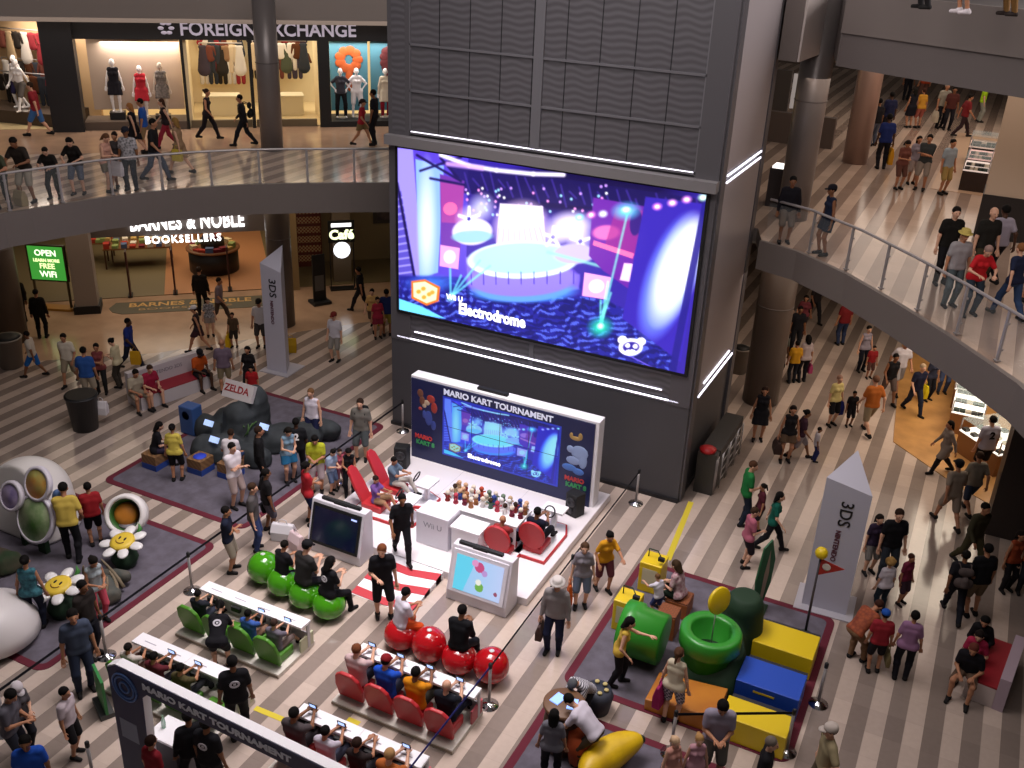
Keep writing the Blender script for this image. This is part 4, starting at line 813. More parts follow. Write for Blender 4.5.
racer(-12.0, 18.35, -math.pi/2, 'tall red racing seat nearer the tournament wall', True); racer(-11.95, 17.45, -math.pi/2, 'tall red racing seat beside the walking staff member on stage', True)
xa, ya = G(500, 556, ST); xb, yb = G(534, 552, ST)
racer(xa, ya, 0, 'round-backed red racing seat beside the lit kiosk', False); racer(xb, yb, 0, 'round-backed red racing seat nearest the right edge of the stage', False)
# balls to sit on
def ballseat(x, y, m, label, squash=1., grp=None):
    t = thing('ball_seat', label, 'ball seat', (x, y, 0)); r = .36
    mb = MB().mi(0, True); prof = [(.1, 0)]+[(r*math.sin(a)**.9, r*squash*(1-math.cos(a))) for a in np.linspace(.35, math.pi-.02, 16)]; prof = [(p, z-(prof[1][1] if False else 0)) for p, z in prof]
    mb.lathe(prof, n=28); mb.build('ball', m, t); z = r*2*squash; MB().mi(0, True).lathe([(.05, z-.012), (.05, z+.006), (.02, z+.01)], n=12).build('top_button', mat('c8c8c8', .3), t); return t
M_gball = mat('3f8c10', .12, coat=.6, name='glossy_green'); M_rball = mat('a80f18', .12, coat=.6, name='glossy_red')
GB = [(-12.5, 14.05), (-11.85, 13.9), (-11.2, 13.8), (-10.55, 13.75)]; RB = [(-8.72, 13.68), (-8.03, 13.62), (-7.35, 13.62), (-6.67, 13.68)]
for (x, y), l, s in zip(GB, ('free glossy green ball seat, leftmost of the row', 'glossy green ball seat under the first person in black', 'glossy green ball seat under the broad person in a cap', 'glossy green ball seat nearest the striped ramp'), (1, .9, .85, .85)): ballseat(x, y, M_gball, l, s)
for (x, y), l, s in zip(RB, ('glossy red ball seat under the player in a white shirt', 'free glossy red ball seat between two seated players', 'glossy red ball seat under the person in black', 'free glossy red ball seat beside the chrome queue post'), (.85, 1, .85, 1)): ballseat(x, y, M_rball, l, s)
# rows of seats with long narrow tables
M_plat = mat('c9c2b8', .45, name='platform_top')
def seat_row(x0, y0, n, col, cname, rowname):
    w = 2.6; M = M_green if col == 'g' else M_red
    p = thing('seat_platform', '%s low platform carrying the %s' % ('cream', rowname), 'platform', (x0, y0-.72, 0)); MB().box(0, w, 0, 1.17, 0, .1).build('platform', M_plat, p, bevel=.01); MB().box(w-.03, w+.01, 0.72, 1.12, .1, .4).build('end_panel', mat('b8b89a' if col == 'g' else 'b05058', .5), p); MB().box(-.005, w+.005, -.006, .0, .02, .07).build('front_edge', mat('8a7d6c', .5), p)
    t = thing('demo_table', 'long narrow white table in front of the %s' % rowname, 'table', (x0+.02, y0+.03, .1)); 
    for k in range(2): MB().box(k*w/2+.003, (k+1)*w/2-.003, 0, .30, .56, .61).build('table_top', M_white, t)
    MB().box(.02, w-.02, .27, .29, .0, .28).build('back_panel', mat('b9b5ba', .5), t)
    for k in range(4): MB().box(k*.62+.22, k*.62+.5, .12, .14, .611, .613).build('printed_strip', mat('a09aa8', .6), t)
    for k in range(3): MB().box(.01+k*(w/2-.02), .04+k*(w/2-.02), .18, .26, 0.0, .56).build('leg', mat('b9b5ba', .5), t)
    for k in range(4): MB().box(k*.62+.26, k*.62+.48, -.07, .0, .43, .54).build('console_dock', M_black, t, bevel=.01)
    out = []
    for k in range(n):
        xs = x0+.32+k*.64; ord_ = ('leftmost', 'second', 'third', 'rightmost')[k]
        s = thing('lounge_seat', '%s %s seat of the %s' % (ord_, cname, rowname), 'seat', (xs, y0-.45, .1))
        MB().box(-.22, .22, -.05, .42, 0, .22).build('seat', M, s, bevel=.04)
        R = Matrix.Translation((0, -.04, .04)) @ Matrix.Rotation(math.radians(14), 4, 'X')
        pts = [(-.27, 0), (.27, 0), (.3, .32), (.25, .6), (.12, .72), (-.12, .72), (-.25, .6), (-.3, .32)]; MB().prism(pts, -.05, .03, 'y', R).build('backrest', M, s, bevel=.025)
        out.append((xs, y0-.36))
    return out
R1 = seat_row(-12.87, 12.42, 4, 'g', 'green', 'back green seat row'); R2 = seat_row(-12.85, 10.55, 4, 'g', 'green', 'front green seat row behind the navy arch')
R3 = seat_row(-8.98, 12.36, 4, 'r', 'red', 'back red seat row'); R4 = seat_row(-8.98, 10.5, 4, 'r', 'red', 'front red seat row at the bottom edge')
# navy entrance arch
ar = thing('entrance_arch', 'navy arch lettered MARIO KART TOURNAMENT at the entry to the seat rows', 'arch', (-10.85, 8.42, 0), -.035)
pts = [(0, 0), (.62, 0), (.72, 2.3), (.84, 2.42), (3.9, 2.42), (4.1, 2.2), (4.2, 0), (4.8, 0), (4.8, 2.72), (.2, 2.72), (0, 2.6)]
MB().prism(pts, 0, .16, 'y').build('arch_frame', M_white, ar); MB().prism([(a*.995+.012, max(b-.02, 0)) for a, b in pts], -.012, .0, 'y').build('printed_front', M_navy, ar)
text('lettering', 'MARIO KART TOURNAMENT', .16, mat('dfe2ef', .5), ar, (.78, -.02, 2.5), (math.pi/2, 0, 0), .004, bold=.007, sx=1.4)
mb = MB().mi(0, True)
for r in (.26, .2, .1): mb.tube([(.36+r*math.cos(a), -.02, 2.33+r*math.sin(a)) for a in np.linspace(0, 2*math.pi, 25)], .018, 6)
mb.build('round_emblem', mat('5a7ab8', .5), ar); MB().box(.12, .5, -.018, -.01, 1.2, 1.6).build('grey_panel', mat('7c849c', .5), ar)
dk = thing('check_in_desk', 'small desk with a white top inside the navy arch', 'desk', (-10.6, 8.75, 0)); MB().box(0, .62, 0, .5, .95, 1.0).build('desk_top', M_white, dk); MB().box(.04, .58, .04, .46, 0, .95).build('desk_body', mat('4a454c', .5), dk)
tag(MB().mi(0, True).lathe([(.035, 0), (.04, .1), (.03, .18), (.012, .24), (.012, .27)], (0, 0, 0), 12).build('water_bottle', mat('8fb8a0', .1, alpha=.6), loc=(-10.45, 9.0, 1.001)), 'clear plastic bottle standing on the check in desk', 'bottle')
a = G(98, 700); gp = thing('green_board', 'green freestanding panel behind the left post of the navy arch', 'panel', (a[0], a[1], 0), -.5); MB().box(0, .6, 0, .05, .1, .85).build('board', mat('2a7a3c', .5), gp); MB().box(0, .6, -.1, .15, 0, .1).build('board_foot', mat('3c3c3c', .5), gp)
# queue posts and belts
def qpost(x, y, label, z=0):
    t = thing('queue_post', label, 'queue post', (x, y, z)); MB().mi(0, True).lathe([(.19, 0), (.19, .015), (.05, .05), (.03, .07)], n=24).build('base', M_chrome, t); MB().mi(0, True).lathe([(.03, .06), (.03, .93)], n=14).build('pole', M_steel, t); MB().mi(0, True).lathe([(.038, .9), (.038, 1.0), (.02, 1.02)], n=14).build('belt_head', M_black, t); return t
def belt(a, b, label, c='1c1c24', z=.93):
    a, b = Vector(a), Vector(b); d = (b-a); L = d.length; mb = MB().box(.04, L-.04, -.003, .003, -.03, .03); tag(mb.build('queue_belt', cloth(c), loc=(a.x, a.y, z), rot=math.atan2(d.y, d.x)), label, 'belt')
LP = [(-13.62, 8.3), (-13.62, 10.6), (-13.62, 13.0), (-13.62, 18.3), (-13.62, 21.55)]
for p, l in zip(LP, ('chrome queue post at the bottom left below the flower play carpet', 'chrome queue post beside the man in grey blue by the flower carpet', 'chrome queue post beside the man in navy by the green balls', 'chrome queue post in front of the grey man with a backpack', 'chrome queue post at the left corner of the video tower')): qpost(*p, l)
for a, b, l in zip(LP, LP[1:], ('black belt at the lower left corner of the flower carpet', 'black belt along the right edge of the flower carpet', 'black belt running past the black rock display', 'black belt ending at the left corner of the tower')): belt(a, b, l)
RP = [(-6.42, 9.2), (-6.38, 13.05), (-6.42, 17.0), (-6.42, 21.25)]
for p, l in zip(RP, ('chrome queue post at the bottom edge beside the front red row', 'chrome queue post in front of the last red ball', 'chrome queue post behind the man in the pale hat', 'chrome queue post at the right end of the tower front')): qpost(*p, l)
for i, (a, b, l) in enumerate(zip(RP, RP[1:], ('blue belt crossing the end of the red seat rows', 'dark belt from the last red ball towards the stage corner', 'dark belt along the right side of the stage'))): belt(a, b, l, '2a2f78' if i == 0 else '1c1c24')
QR = [G(818, 704), G(786, 752), (-2.95, 13.55)]
for p, l in zip(QR, ('chrome queue post at the right end of the blue box', 'chrome queue post beside the man in the khaki cap', 'chrome queue post behind the man in the grey polo')): qpost(*p, l)
belt(QR[2], QR[1], 'dark belt across the front of the yellow and blue boxes')
for p, l in ((G(96, 768), 'chrome queue post at the bottom left beside the arch'),): qpost(p[0]+.3, p[1]-.3, l)
# play zone at the right
M_yel = mat('d8b914', .4, name='yellow_vinyl'); M_blue = mat('1f49b0', .4, name='blue_vinyl'); M_gr = mat('2f8a2a', .35, name='green_paint'); M_dgr = mat('0f2e16', .75, name='dark_green')
for y0, y1, m, l in ((16.7, 17.5, M_yel, 'large yellow padded box, farthest of the three by the red bordered carpet'), (15.42, 16.2, M_blue, 'blue padded box between the two yellow ones'), (14.35, 14.95, M_yel, 'yellow padded box nearest the camera behind the belt')):
    t = thing('padded_box', l, 'box', (-2.32, y0, .014)); zz = .52; dd = y1-y0
    MB().box(0, 1.2, 0, dd, .0, zz).build('box_body', m, t, bevel=.015); MB().box(.02, 1.18, dd-.01, dd+.34, 0, .3).build('lower_step', mat('24242c', .6), t)
    if m is M_blue: MB().box(.35, .75, -.006, 0, .36, .4).build('yellow_label', M_yel, t)
pt = thing('green_tub', 'big round green tub standing upright with an open top', 'tub', (-3.0, 15.85, .014))
MB().mi(0, True).lathe([(.46, 0), (.48, .1), (.48, .72), (.56, .74), (.6, .8), (.6, 1.1), (.56, 1.15), (.42, 1.15), (.38, 1.1), (.36, .5), (.02, .45)], n=40).build('tub_body', M_gr, pt); MB().mi(0, True).lathe([(.36, .5), (.36, .52)], n=30).build('tub_inside', mat('15151c', .5), pt)
hb = thing('green_tub', 'green round tub lying on its side beside the brick block', 'tub', (-4.75, 15.75, .6)); Rx = Matrix.Rotation(math.pi/2, 4, 'Y')
MB().mi(0, True).lathe([(.5, 0), (.58, .02), (.585, .32), (.53, .36), (.52, .86), (.4, .88)], n=40, M=Rx).build('tub_body', M_gr, hb)
mnd = thing('green_mound', 'dark green rounded mound behind the upright tub', 'mound', (-2.95, 16.05, .014))
V, Q = surface([((0, 0, .1), (0, .1, .4), .72, .62, None, 1), ((.3, 1.0, .1), (.3, 1.0, 1.0), .48, .4, None, 1), ((.1, .6, .1), (.1, .6, .4), .5, .4, None, 1), ((-.3, -.3, .05), (.3, -.4, .1), .4, .4, None, 1)], .04, .15, [((0, 0, 0), (0, 0, -1)), ((0, .0, .62), (0, 0, 1)) if False else ((0, 0, 1.3), (0, 0, 1))]); me = to_mesh('mound', V, Q, 0); me.materials.append(M_dgr)
V[:, 2] = np.where(np.hypot(V[:, 0]+.05, V[:, 1]+.2) < .75, np.minimum(V[:, 2], .6), V[:, 2]); me.vertices.foreach_set('co', V.astype(np.float32).ravel()); link('mound', me, mnd)
cn = thing('yellow_disc', 'round yellow disc on a thin stand above the green tub', 'disc', (-3.0, 16.0, .56)); MB().mi(0, True).lathe([(.02, 0), (.26, 0), (.28, .02), (.28, .06), (.26, .08), (.02, .08)], n=28, M=Matrix.Translation((0, 0, 1.2)) @ Matrix.Rotation(math.radians(78), 4, 'Y') @ Matrix.Rotation(math.radians(30), 4, 'X')).build('disc', M_yel, cn); MB().mi(0, True).lathe([(.012, -.0), (.012, 1.0)], n=8).build('stand', M_steel, cn)
ow = thing('orange_wedge', 'orange padded wedge in front of the green tubs', 'wedge', (-3.75, 14.36, .014)); MB().prism([(0, 0), (1.35, 0), (1.35, .42), (0, .25)], 0, .86, 'y').build('wedge', patterned('b8741c', 'a86418', 'noise', 1.5, .5, 'orange_vinyl'), ow, bevel=.02)
for x0, y0, l in ((-5.15, 17.83, 'yellow cube box, farther of the pair on the left edge of the play carpet'), (-5.17, 16.28, 'yellow cube box, nearer of the pair on the left edge of the play carpet')):
    t = thing('game_box', l, 'box', (x0, y0, .014)); MB().box(0, .5, 0, .52, 0, .75).build('box_body', M_yel, t, bevel=.02); MB().box(.08, .42, -.006, 0, .2, .62).build('front_label', mat('c8c0a0', .5), t)
    mb = MB().mi(0, True); mb.tube([(.1, .3, .75), (.1, .3, .95), (.3, .3, .95), (.42, .15, .92)], .015, 6); mb.build('handle', M_dgr, t); MB().box(.38, .52, .06, .14, .86, .94).build('controller', M_black, t)
M_brick = patterned('6e3a1c', '9a5528', 'brick', 5, .6, 'brick_vinyl')
for x0, y0, s, h, l in ((-4.3, 16.5, .42, .6, 'small brown brick patterned block beside the lying green tub'), (-4.35, 17.3, .5, .4, 'brown brick patterned seat block under the woman at the yellow box')):
    t = thing('brick_block', l, 'block', (x0, y0, .014)); MB().box(0, s, 0, s, 0, h-.03).build('block_body', M_brick, t, bevel=.01); MB().box(.01, s-.01, .01, s-.01, h-.03, h).build('block_top', M_brick, t)
fp = thing('flag_pole', 'thin pole with a yellow ball and a red pennant behind the yellow box', 'flag pole', (-1.48, 18.1, .014)); MB().mi(0, True).lathe([(.03, 0), (.02, 2.0)], n=12).build('pole', mat('5a5558', .4, .5), fp); MB().mi(0, True).ball((0, 0, 2.08), .13, 18).build('yellow_ball', M_yel, fp); MB().prism([(.02, 1.95), (.5, 1.85), (.02, 1.55)], -.008, .008, 'y').build('pennant', mat('a0201c', .6), fp); MB().mi(0, True).lathe([(.085, -.012), (.085, .012), (.05, .013)], n=16, M=Matrix.Translation((.15, 0, 1.79)) @ Matrix.Rotation(math.pi/2, 4, 'X')).build('pennant_mark', mat('d8d0c8', .6), fp); MB().mi(0, True).lathe([(.16, 0), (.16, .02), (.04, .05)], n=20).build('pole_base', M_dgr, fp)
gb = thing('green_banner', 'narrow dark green leaf banner standing behind the dark green mound', 'banner', (-2.6, 18.5, .014)); R = Matrix.Rotation(math.radians(60), 4, 'Z'); MB().prism([(-.1, 0), (.1, 0), (.28, .6), (.3, 1.2), (.12, 1.75), (-.1, 1.6), (-.2, .8)], -.02, .02, 'y', R).build('panel', mat('1f5a34', .6), gb); MB().prism([(.0, .1), (.08, .1), (.16, .9), (.1, 1.5), (.02, .9)], -.025, .025, 'y', R).build('pale_print', mat('a08c7c', .6), gb); MB().box(-.2, .2, -.2, .2, 0, .03).build('base', M_dgr, gb)
# banana beanbag
bn = thing('banana_beanbag', 'yellow banana shaped beanbag with dark tips at the bottom edge', 'beanbag', (-3.75, 12.6, .014), math.radians(66)); mb = MB().mi(0, True); P = []; Rr = []
for k in range(13): t_ = k/12; a = (t_-.5)*1.5; P.append((1.0*math.sin(a), -.5+.62*math.cos(a)*1.0, .3+.1*abs(t_-.5)*2)); Rr.append(.06+.22*math.sin(math.pi*min(max(t_, .0), 1))**.7)
V, Q = surface([(vv(*P[k]), vv(*P[k+1]), Rr[k], Rr[k+1], vv(0, 0, 1), 1.) for k in range(12)], .03, .06, [((0, 0, 0), (0, 0, -1))]); me = to_mesh('body', V, Q, 0); me.materials.append(patterned('d9b312', 'c49c10', 'noise', 3, .45, 'banana_yellow', .4)); link('peel', me, bn)
for k in (0, 12): MB().mi(0, True).ball(P[k], (.085, .085, .085), 12).build('dark_tip', mat('20261c', .6), bn)
# barrel game station
x, y = G(600-32, 745); bs2 = thing('game_barrel', 'round wooden barrel station with lit handheld screens and orange cloth', 'barrel', (-4.75, 12.75, .014)); MB().mi(0, True).lathe([(.28, 0), (.36, .35), (.36, .6), (.3, .95)], n=28).build('barrel', patterned('3a2416', '54341e', 'stripe', 3, .6, 'barrel_wood'), bs2); MB().mi(0, True).lathe([(.36, .95), (.38, .97), (.38, 1.02), (.36, 1.03)], n=32).build('round_top', mat('6a4a30', .5), bs2)
for k in (-1, 1): MB().box(-.09, .09, -.13, .13, 1.03, 1.05, Matrix.Translation((k*.14, .02, 0)) @ Matrix.Rotation(.25*k, 4, 'Z')).build('lit_screen', mat('8fb4ff', .3, emit=.9), bs2)
MB().mi(0, True).lathe([(.3, 0), (.4, .4), (.37, .7)], (.42, -.18, 0), 20, None, .6, .6).build('orange_cloth', mat('b04a1c', .8), bs2)
bp2 = thing('round_planter', 'dark round planter with pale flowers behind the game barrel', 'planter', (-4.55, 13.95, 0)); MB().mi(0, True).lathe([(.24, 0), (.3, .35), (.24, .5)], n=24).build('pot', mat('2b2f3c', .6), bp2)
for k in range(6): MB().mi(0, True).ball((.16*math.cos(k*1.05), .16*math.sin(k*1.05), .53), (.05, .05, .03), 8).build('flower', mat('b8a870', .6), bp2)
# tall signs
def obelisk(x, y, w, h, rz, label, p2):
    t = thing('tall_sign', label, 'sign', (x, y, 0), rz)
    pts = [(-w/2, -.18), (w/2, -.18), (.0, .5)]; n = 3; vs = [(p[0], p[1], .03) for p in pts]+[(pts[0][0], pts[0][1], h-.15), (pts[1][0], pts[1][1], h-.35), (pts[2][0], pts[2][1], h+.28)]
    MB().add(vs, [(2, 1, 0), (3, 4, 5), (0, 1, 4, 3), (1, 2, 5, 4), (2, 0, 3, 5)]).build('sign_body', mat('b9b6c4', .45), t); MB().box(-w/2-.15, w/2+.15, -.4, .6, 0, .03).build('base_plate', mat('a8a4ac', .4), t)
    for s, z, sz, c in (('3DS', h-.6, .36, '15151c'), ('NINTENDO', h-1.32, .15, '5a2a3a')): o = text('lettering', s, sz, mat(c, .5), t, (-.08, -.19, z), (math.pi/2, math.pi/2, 0), .003, bold=.004)
    return t
obelisk(-1.3, 19.35, .95, 3.4, .05, 'tall white three sided sign lettered 3DS behind the play zone', 1); obelisk(-19.2, 23.1, .75, 3.75, .05, 'tall white three sided sign lettered 3DS in front of the bookshop', 0)
# left play zones
M_rock = patterned('23272a', '34393c', 'noise', 2.5, .8, 'dark_rock', .6)
def rockpile(name, label, base, prims, m, h=.05, cat='rock display'):
    t = thing(name, label, cat, base); rs = np.random.RandomState(len(prims)); V, Q = surface(prims, h, .06, [((0, 0, 0), (0, 0, -1))]); V += np.sin(V[:, [1, 2, 0]]*9)*.02+np.sin(V[:, [2, 0, 1]]*21)*.01; V[:, 2] = np.maximum(V[:, 2], 0); me = to_mesh('rock', V, Q, 0); me.materials.append(m); link('rock', me, t); return t
S_ = lambda x, y, z, r: (vv(x, y, 0), vv(x, y, z), r*1.15, r, None, 1)
rp2 = rockpile('rock_display', 'black rock display with a ZELDA sign on top and game screens in its sides', (-17.0, 18.6, .014), [S_(0, 0, .9, .42), S_(.1, .5, 1.2, .4), (vv(.5, .1, .1), vv(1.6, .9, .35), .5, .42, None, 1), (vv(1.2, 1.3, .2), vv(1.9, 1.5, .3), .4, .3, None, 1), (vv(-.6, -.1, .1), vv(-1.5, .1, .2), .45, .35, None, 1), (vv(0, -.7, .1), vv(-.3, -1.0, .2), .55, .45, None, 1), (vv(.6, -.6, .1), vv(1.1, -.6, .2), .4, .35, None, 1), S_(-.8, .3, .5, .3)], M_rock, .06)
MB().box(-.5, .5, -.06, .06, 0, .48, Matrix.Translation((-.1, .1, 1.32)) @ Matrix.Rotation(-.5, 4, 'X')).build('sign_board', mat('b8b0b0', .5), rp2)
o = text('lettering', 'ZELDA', .27, mat('8a1f22', .6), rp2, (0, 0, 0), (0, 0, 0), .004, bold=.006); o.matrix_local = Matrix.Translation((-.1, .1, 1.32)) @ Matrix.Rotation(-.5, 4, 'X') @ Matrix.Translation((-.46, -.065, .18)) @ Matrix.Rotation(math.pi/2, 4, 'X')
for x, y, z in ((-.62, -.55, .75), (.9, -.1, .85), (.1, -1.15, .72)): MB().box(-.12, .12, -.05, .05, 0, .16, Matrix.Translation((x, y, z-.08)) @ Matrix.Rotation(-.6, 4, 'X')).build('game_screen', mat('a8c0e8', .3, emit=.9), rp2)
vn = MB().mi(0, True)
for k in range(7): vn.tube([(.2+.28*math.cos(k*.9+j*.5), -.25+.1*j, .55+.25*math.sin(k+j*.8)) for j in range(5)], .02, 5)
vn.build('green_vines', mat('3c5a2c', .8), rp2)
bx = thing('blue_box', 'blue box with a dark emblem beside the black rock display', 'box', (-18.9, 18.3, .014)); MB().box(0, .5, 0, .4, 0, .85).build('box_body', mat('2f4f86', .6), bx, bevel=.03); MB().mi(0, True).lathe([(.13, -.01), (.13, 0), (.02, .0)], n=14, M=Matrix.Translation((.25, 0, .6)) @ Matrix.Rotation(math.pi/2, 4, 'X')).build('emblem', mat('1a2448', .6), bx)
def crate(x, y, label, top='9a7048'):
    t = thing('crate_stool', label, 'stool', (x, y, .014)); MB().box(-.24, .24, -.24, .24, .16, .42).build('crate', patterned('6b4c30', '84603c', 'stripe', 4, .7, 'crate_wood'), t, bevel=.01); MB().box(-.245, .245, -.245, .245, 0, .16).build('blue_base', mat('22408c', .6), t); MB().mi(0, True).lathe([(.17, .42), (.17, .432), (.02, .435)], n=20).build('round_cushion', mat(top, .6), t)
CR = [(-18.15, 16.6), (-16.98, 17.0), (-16.15, 17.2)]
crate(*CR[0], 'wooden crate stool under the seated person in black'); crate(*CR[1], 'wooden crate stool with a bright blue round top', '2c46c8'); crate(*CR[2], 'wooden crate stool under the child in white')
# dome, bubble panels, flowers
dm = thing('play_dome', 'big white play dome at the left edge', 'play dome', (-18.55, 13.1, .014)); V, Q = surface([((0, 0, .1), (0, 0, .8), 1.05, .95, None, 1)], .05, .05, [((0, 0, 0), (0, 0, -1)), ((0, -.55, .1), nrm(vv(0, -1, .2)))]); me = to_mesh('dome', V, Q, 0); me.materials.append(mat('d6d0cc', .4)); link('dome_shell', me, dm)
def open_lathe(prof, n, M):
    mb = MB().mi(0, True); mb.lathe(prof+[prof[0]], n=n, M=M); mb.f = mb.f[:-2]; mb.m = mb.m[:-2]; mb.sm = mb.sm[:-2]; return mb
def disc(name, c, r, m, par, d=.1, rim=None):
    q = MB().mi(0, True).lathe([(.01, -d/2), (r, -d/2), (r, d/2), (.01, d/2)], n=26, M=Matrix.Translation(c) @ Matrix.Rotation(math.radians(70), 4, 'X')); q.build(name, m, par)
    if rim: open_lathe([(r, -d/2-.02), (r+.07, -d/2), (r+.07, d/2), (r, d/2+.02)], 26, Matrix.Translation(c) @ Matrix.Rotation(math.radians(70), 4, 'X')).build('white_rim', rim, par)
bb = thing('bubble_panel', 'cluster of round painted panels in green, orange and purple before the white dome', 'panel', (G(36, 518, .95)[0], G(36, 518, .95)[1], .014)); WR = mat('cfc8d2', .5)
disc('green_bubble', (0, 0, .92), .5, patterned('4c7a34', 'a8b08c', 'noise', 1.8, .5, 'bubble_green'), bb, rim=WR); disc('orange_bubble', (-.05, .25, 1.68), .33, patterned('c87a1c', 'a8a860', 'noise', 1.8, .5, 'bubble_orange'), bb, rim=WR); disc('purple_bubble', (-.68, .0, 1.3), .28, patterned('6a5a8c', 'b8a8c0', 'noise', 2, .5, 'bubble_purple'), bb, rim=WR); disc('small_bubble', (.5, .3, 1.5), .16, mat('5a78a8', .5), bb)
MB().box(-.12, .12, .0, .12, 0, .5).build('support', M_dgr, bb); MB().box(-.66, -.56, .0, .12, 0, 1.1).build('support', M_dgr, bb)
rockpile('planted_mound', 'dark green planted mound with pale edging under the bubble panels', (-18.3, 11.0, .014), [(vv(-1.2, .2, .05), vv(.6, .6, .1), .42, .36, None, 1), (vv(.2, -.2, .05), (vv(.9, -.3, .1)), .34, .3, None, 1), (vv(-1.6, -.2, .02), vv(-.4, -.35, .05), .3, .26, None, 1)], patterned('1e3218', '44382c', 'noise', 2, .9, 'mound_green', .5), .05, 'mound')
cl2 = ['c8882c', '9a9a4c', '8a6aa0', 'c07a60', 'b8b040']
for k in range(10):
    t = thing('bloom', 'small coloured bloom on the planted mound', 'flower', (-19.3+.22*k, 10.85+.25*math.sin(k*2.1)+.2, .36), group='small blooms on the planted mound'); MB().mi(0, True).lathe([(.012, -.1), (.012, .16)], n=6).build('stem', M_dgr, t); MB().mi(0, True).ball((0, 0, .2), (.11, .11, .06), 10).build('petals', mat(cl2[k % 5], .6), t)
def flower(x, y, z, rz, label):
    t = thing('flower_table', label, 'flower table', (x, y, .014), rz); Mt = Matrix.Translation((0, 0, z)) @ Matrix.Rotation(math.radians(12), 4, 'X')
    MB().mi(0, True).lathe([(.22, 0), (.3, .2), (.22, .38), (.08, .42), (.07, z-.02)], n=20).build('stand', M_dgr, t)
    for k in range(7): a = k*2*math.pi/7; MB().mi(0, True).ball((0, 0, 0), (.17, .125, .05), 12, Mt @ Matrix.Rotation(a, 4, 'Z') @ Matrix.Translation((.36, 0, 0))).build('petal', mat('dcd8d8', .4), t)
    MB().mi(0, True).lathe([(.01, -.04), (.26, -.04), (.27, .05), (.2, .08), (.01, .09)], n=26, M=Mt).build('flower_centre', mat('d8b83c', .45), t)
    for s in (-1, 1): MB().mi(0, True).ball((0, 0, 0), (.022, .05, .02), 8, Mt @ Matrix.Translation((s*.07, .03, .09))).build('eye_mark', M_black, t)
    MB().mi(0, True).tube([tuple(Mt @ Vector((.12*math.cos(a), .0+.12*math.sin(a), .095))) for a in np.linspace(math.pi*1.15, math.pi*1.85, 8)], .01, 5).build('smile_mark', mat('7a4a20', .5), t)
    MB().mi(0, True).tube([(.1, .3, z), (.16, .42, z+.15), (.1, .45, z+.25)], [.03, .05, .01], 6).build('leaf', mat('3a7a34', .6), t)
flower(-15.55, 13.0, .6, .1, 'white petalled smiling flower table under the round white pod'); x, y = G(58, 585, .75); flower(x, y, .7, .1, 'white petalled smiling flower table beside the woman in teal')
pd = thing('round_pod', 'white round pod with an orange and green inside, above the flower table', 'pod', (-16.0, 13.6, .014)); Mp = Matrix.Translation((0, 0, .85)) @ Matrix.Rotation(math.radians(58), 4, 'X') @ Matrix.Rotation(math.radians(22), 4, 'Y')
MB().mi(0, True).lathe([(.05, -.4), (.3, -.36), (.44, -.2), (.48, 0), (.46, .16), (.38, .2), (.36, .1), (.38, -.0), (.33, -.15), (.1, -.25)], n=32, M=Mp).build('pod_shell', mat('dcd6d4', .4), pd); open_lathe([(.3, -.13), (.37, -.02), (.375, .1), (.34, .09), (.33, -.02), (.27, -.12)], 28, Mp).build('green_lining', mat('2f5a24', .5), pd); MB().mi(0, True).lathe([(.02, -.2), (.3, -.14), (.24, -.05), (.1, .0)], (-.06, -.02, 0), 24, Mp).build('orange_cushion', mat('b8721c', .6), pd); MB().mi(0, True).lathe([(.18, 0), (.12, .5), (.2, .62)], n=16).build('pod_stand', mat('8a8488', .5), pd)
x, y = G(-6, 640); sc2 = thing('white_pod', 'rounded white pod with a green circle, cut by the left edge', 'pod', (x, y, .014)); MB().mi(0, True).lathe([(.7, 0), (.9, .15), (.88, .4), (.7, .75), (.4, .95), (.02, 1.0)], n=36).build('pod_shell', mat('cfc8c8', .4), sc2); Ms = Matrix.Translation((.0, 0, 0)); MB().mi(0, True).ball((.1, -.32, .72), (.26, .2, .24), 18).build('green_spot', mat('3f7a24', .5), sc2)
rb = rockpile('root_display', 'grey brown tangle of roots and stones by the carpet corner', (-15.3, 11.7, .014), [(vv(-.4, 0, .1), vv(.3, .3, .3), .26, .2, None, 1), (vv(.2, -.3, .1), vv(.5, .2, .2), .22, .18, None, 1), (vv(-.2, .6, .1), vv(.3, .7, .25), .2, .16, None, 1)], patterned('3f4440', '5a544c', 'noise', 4, .8, 'root_stone', .5), .04)
vn = MB().mi(0, True)
for k in range(7): a = k*.9; vn.tube([(.15+.5*math.cos(a+j*.25)*(1-j*.12), .2+.45*math.sin(a+j*.25)*(1-j*.12), .12+.17*j*(1 if k % 2 else .7)) for j in range(5)], [.05, .045, .04, .03, .015], 6)
vn.build('roots', mat('7a6c58', .8), rb)
# bins
def bin_(x, y, r, h, m, label, lid=None):
    t = thing('trash_bin', label, 'bin', (x, y, 0)); MB().mi(0, True).lathe([(r*.8, 0), (r, h), (r*1.06, h), (r*1.06, h+.04), (r*.92, h+.04), (r*.9, h-.25), (.02, h-.28)], n=28).build('bin_body', m, t)
    MB().mi(0, True).lathe([(r*.98, h+.035), (r*1.04, h+.06), (r*.9, h+.065)] if lid is None else [(r*1.02, h+.03), (r*.5, h+.1), (r*.3, h+.1)], n=28).build('rim', M_black, t)
x, y = G(86, 428); bin_(x, y, .42, 1.0, mat('2b2b2e', .5), 'tall black bin with a white bag tied at its side, left of the rock display')
x, y = G(12, 366); bin_(x, y, .42, .95, mat('7d746c', .5), 'grey round bin beside the left column', 1); x, y = G(738, 372); bin_(x, y, .3, .85, mat('7d746c', .5), 'grey round bin behind the right side of the tower', 1)
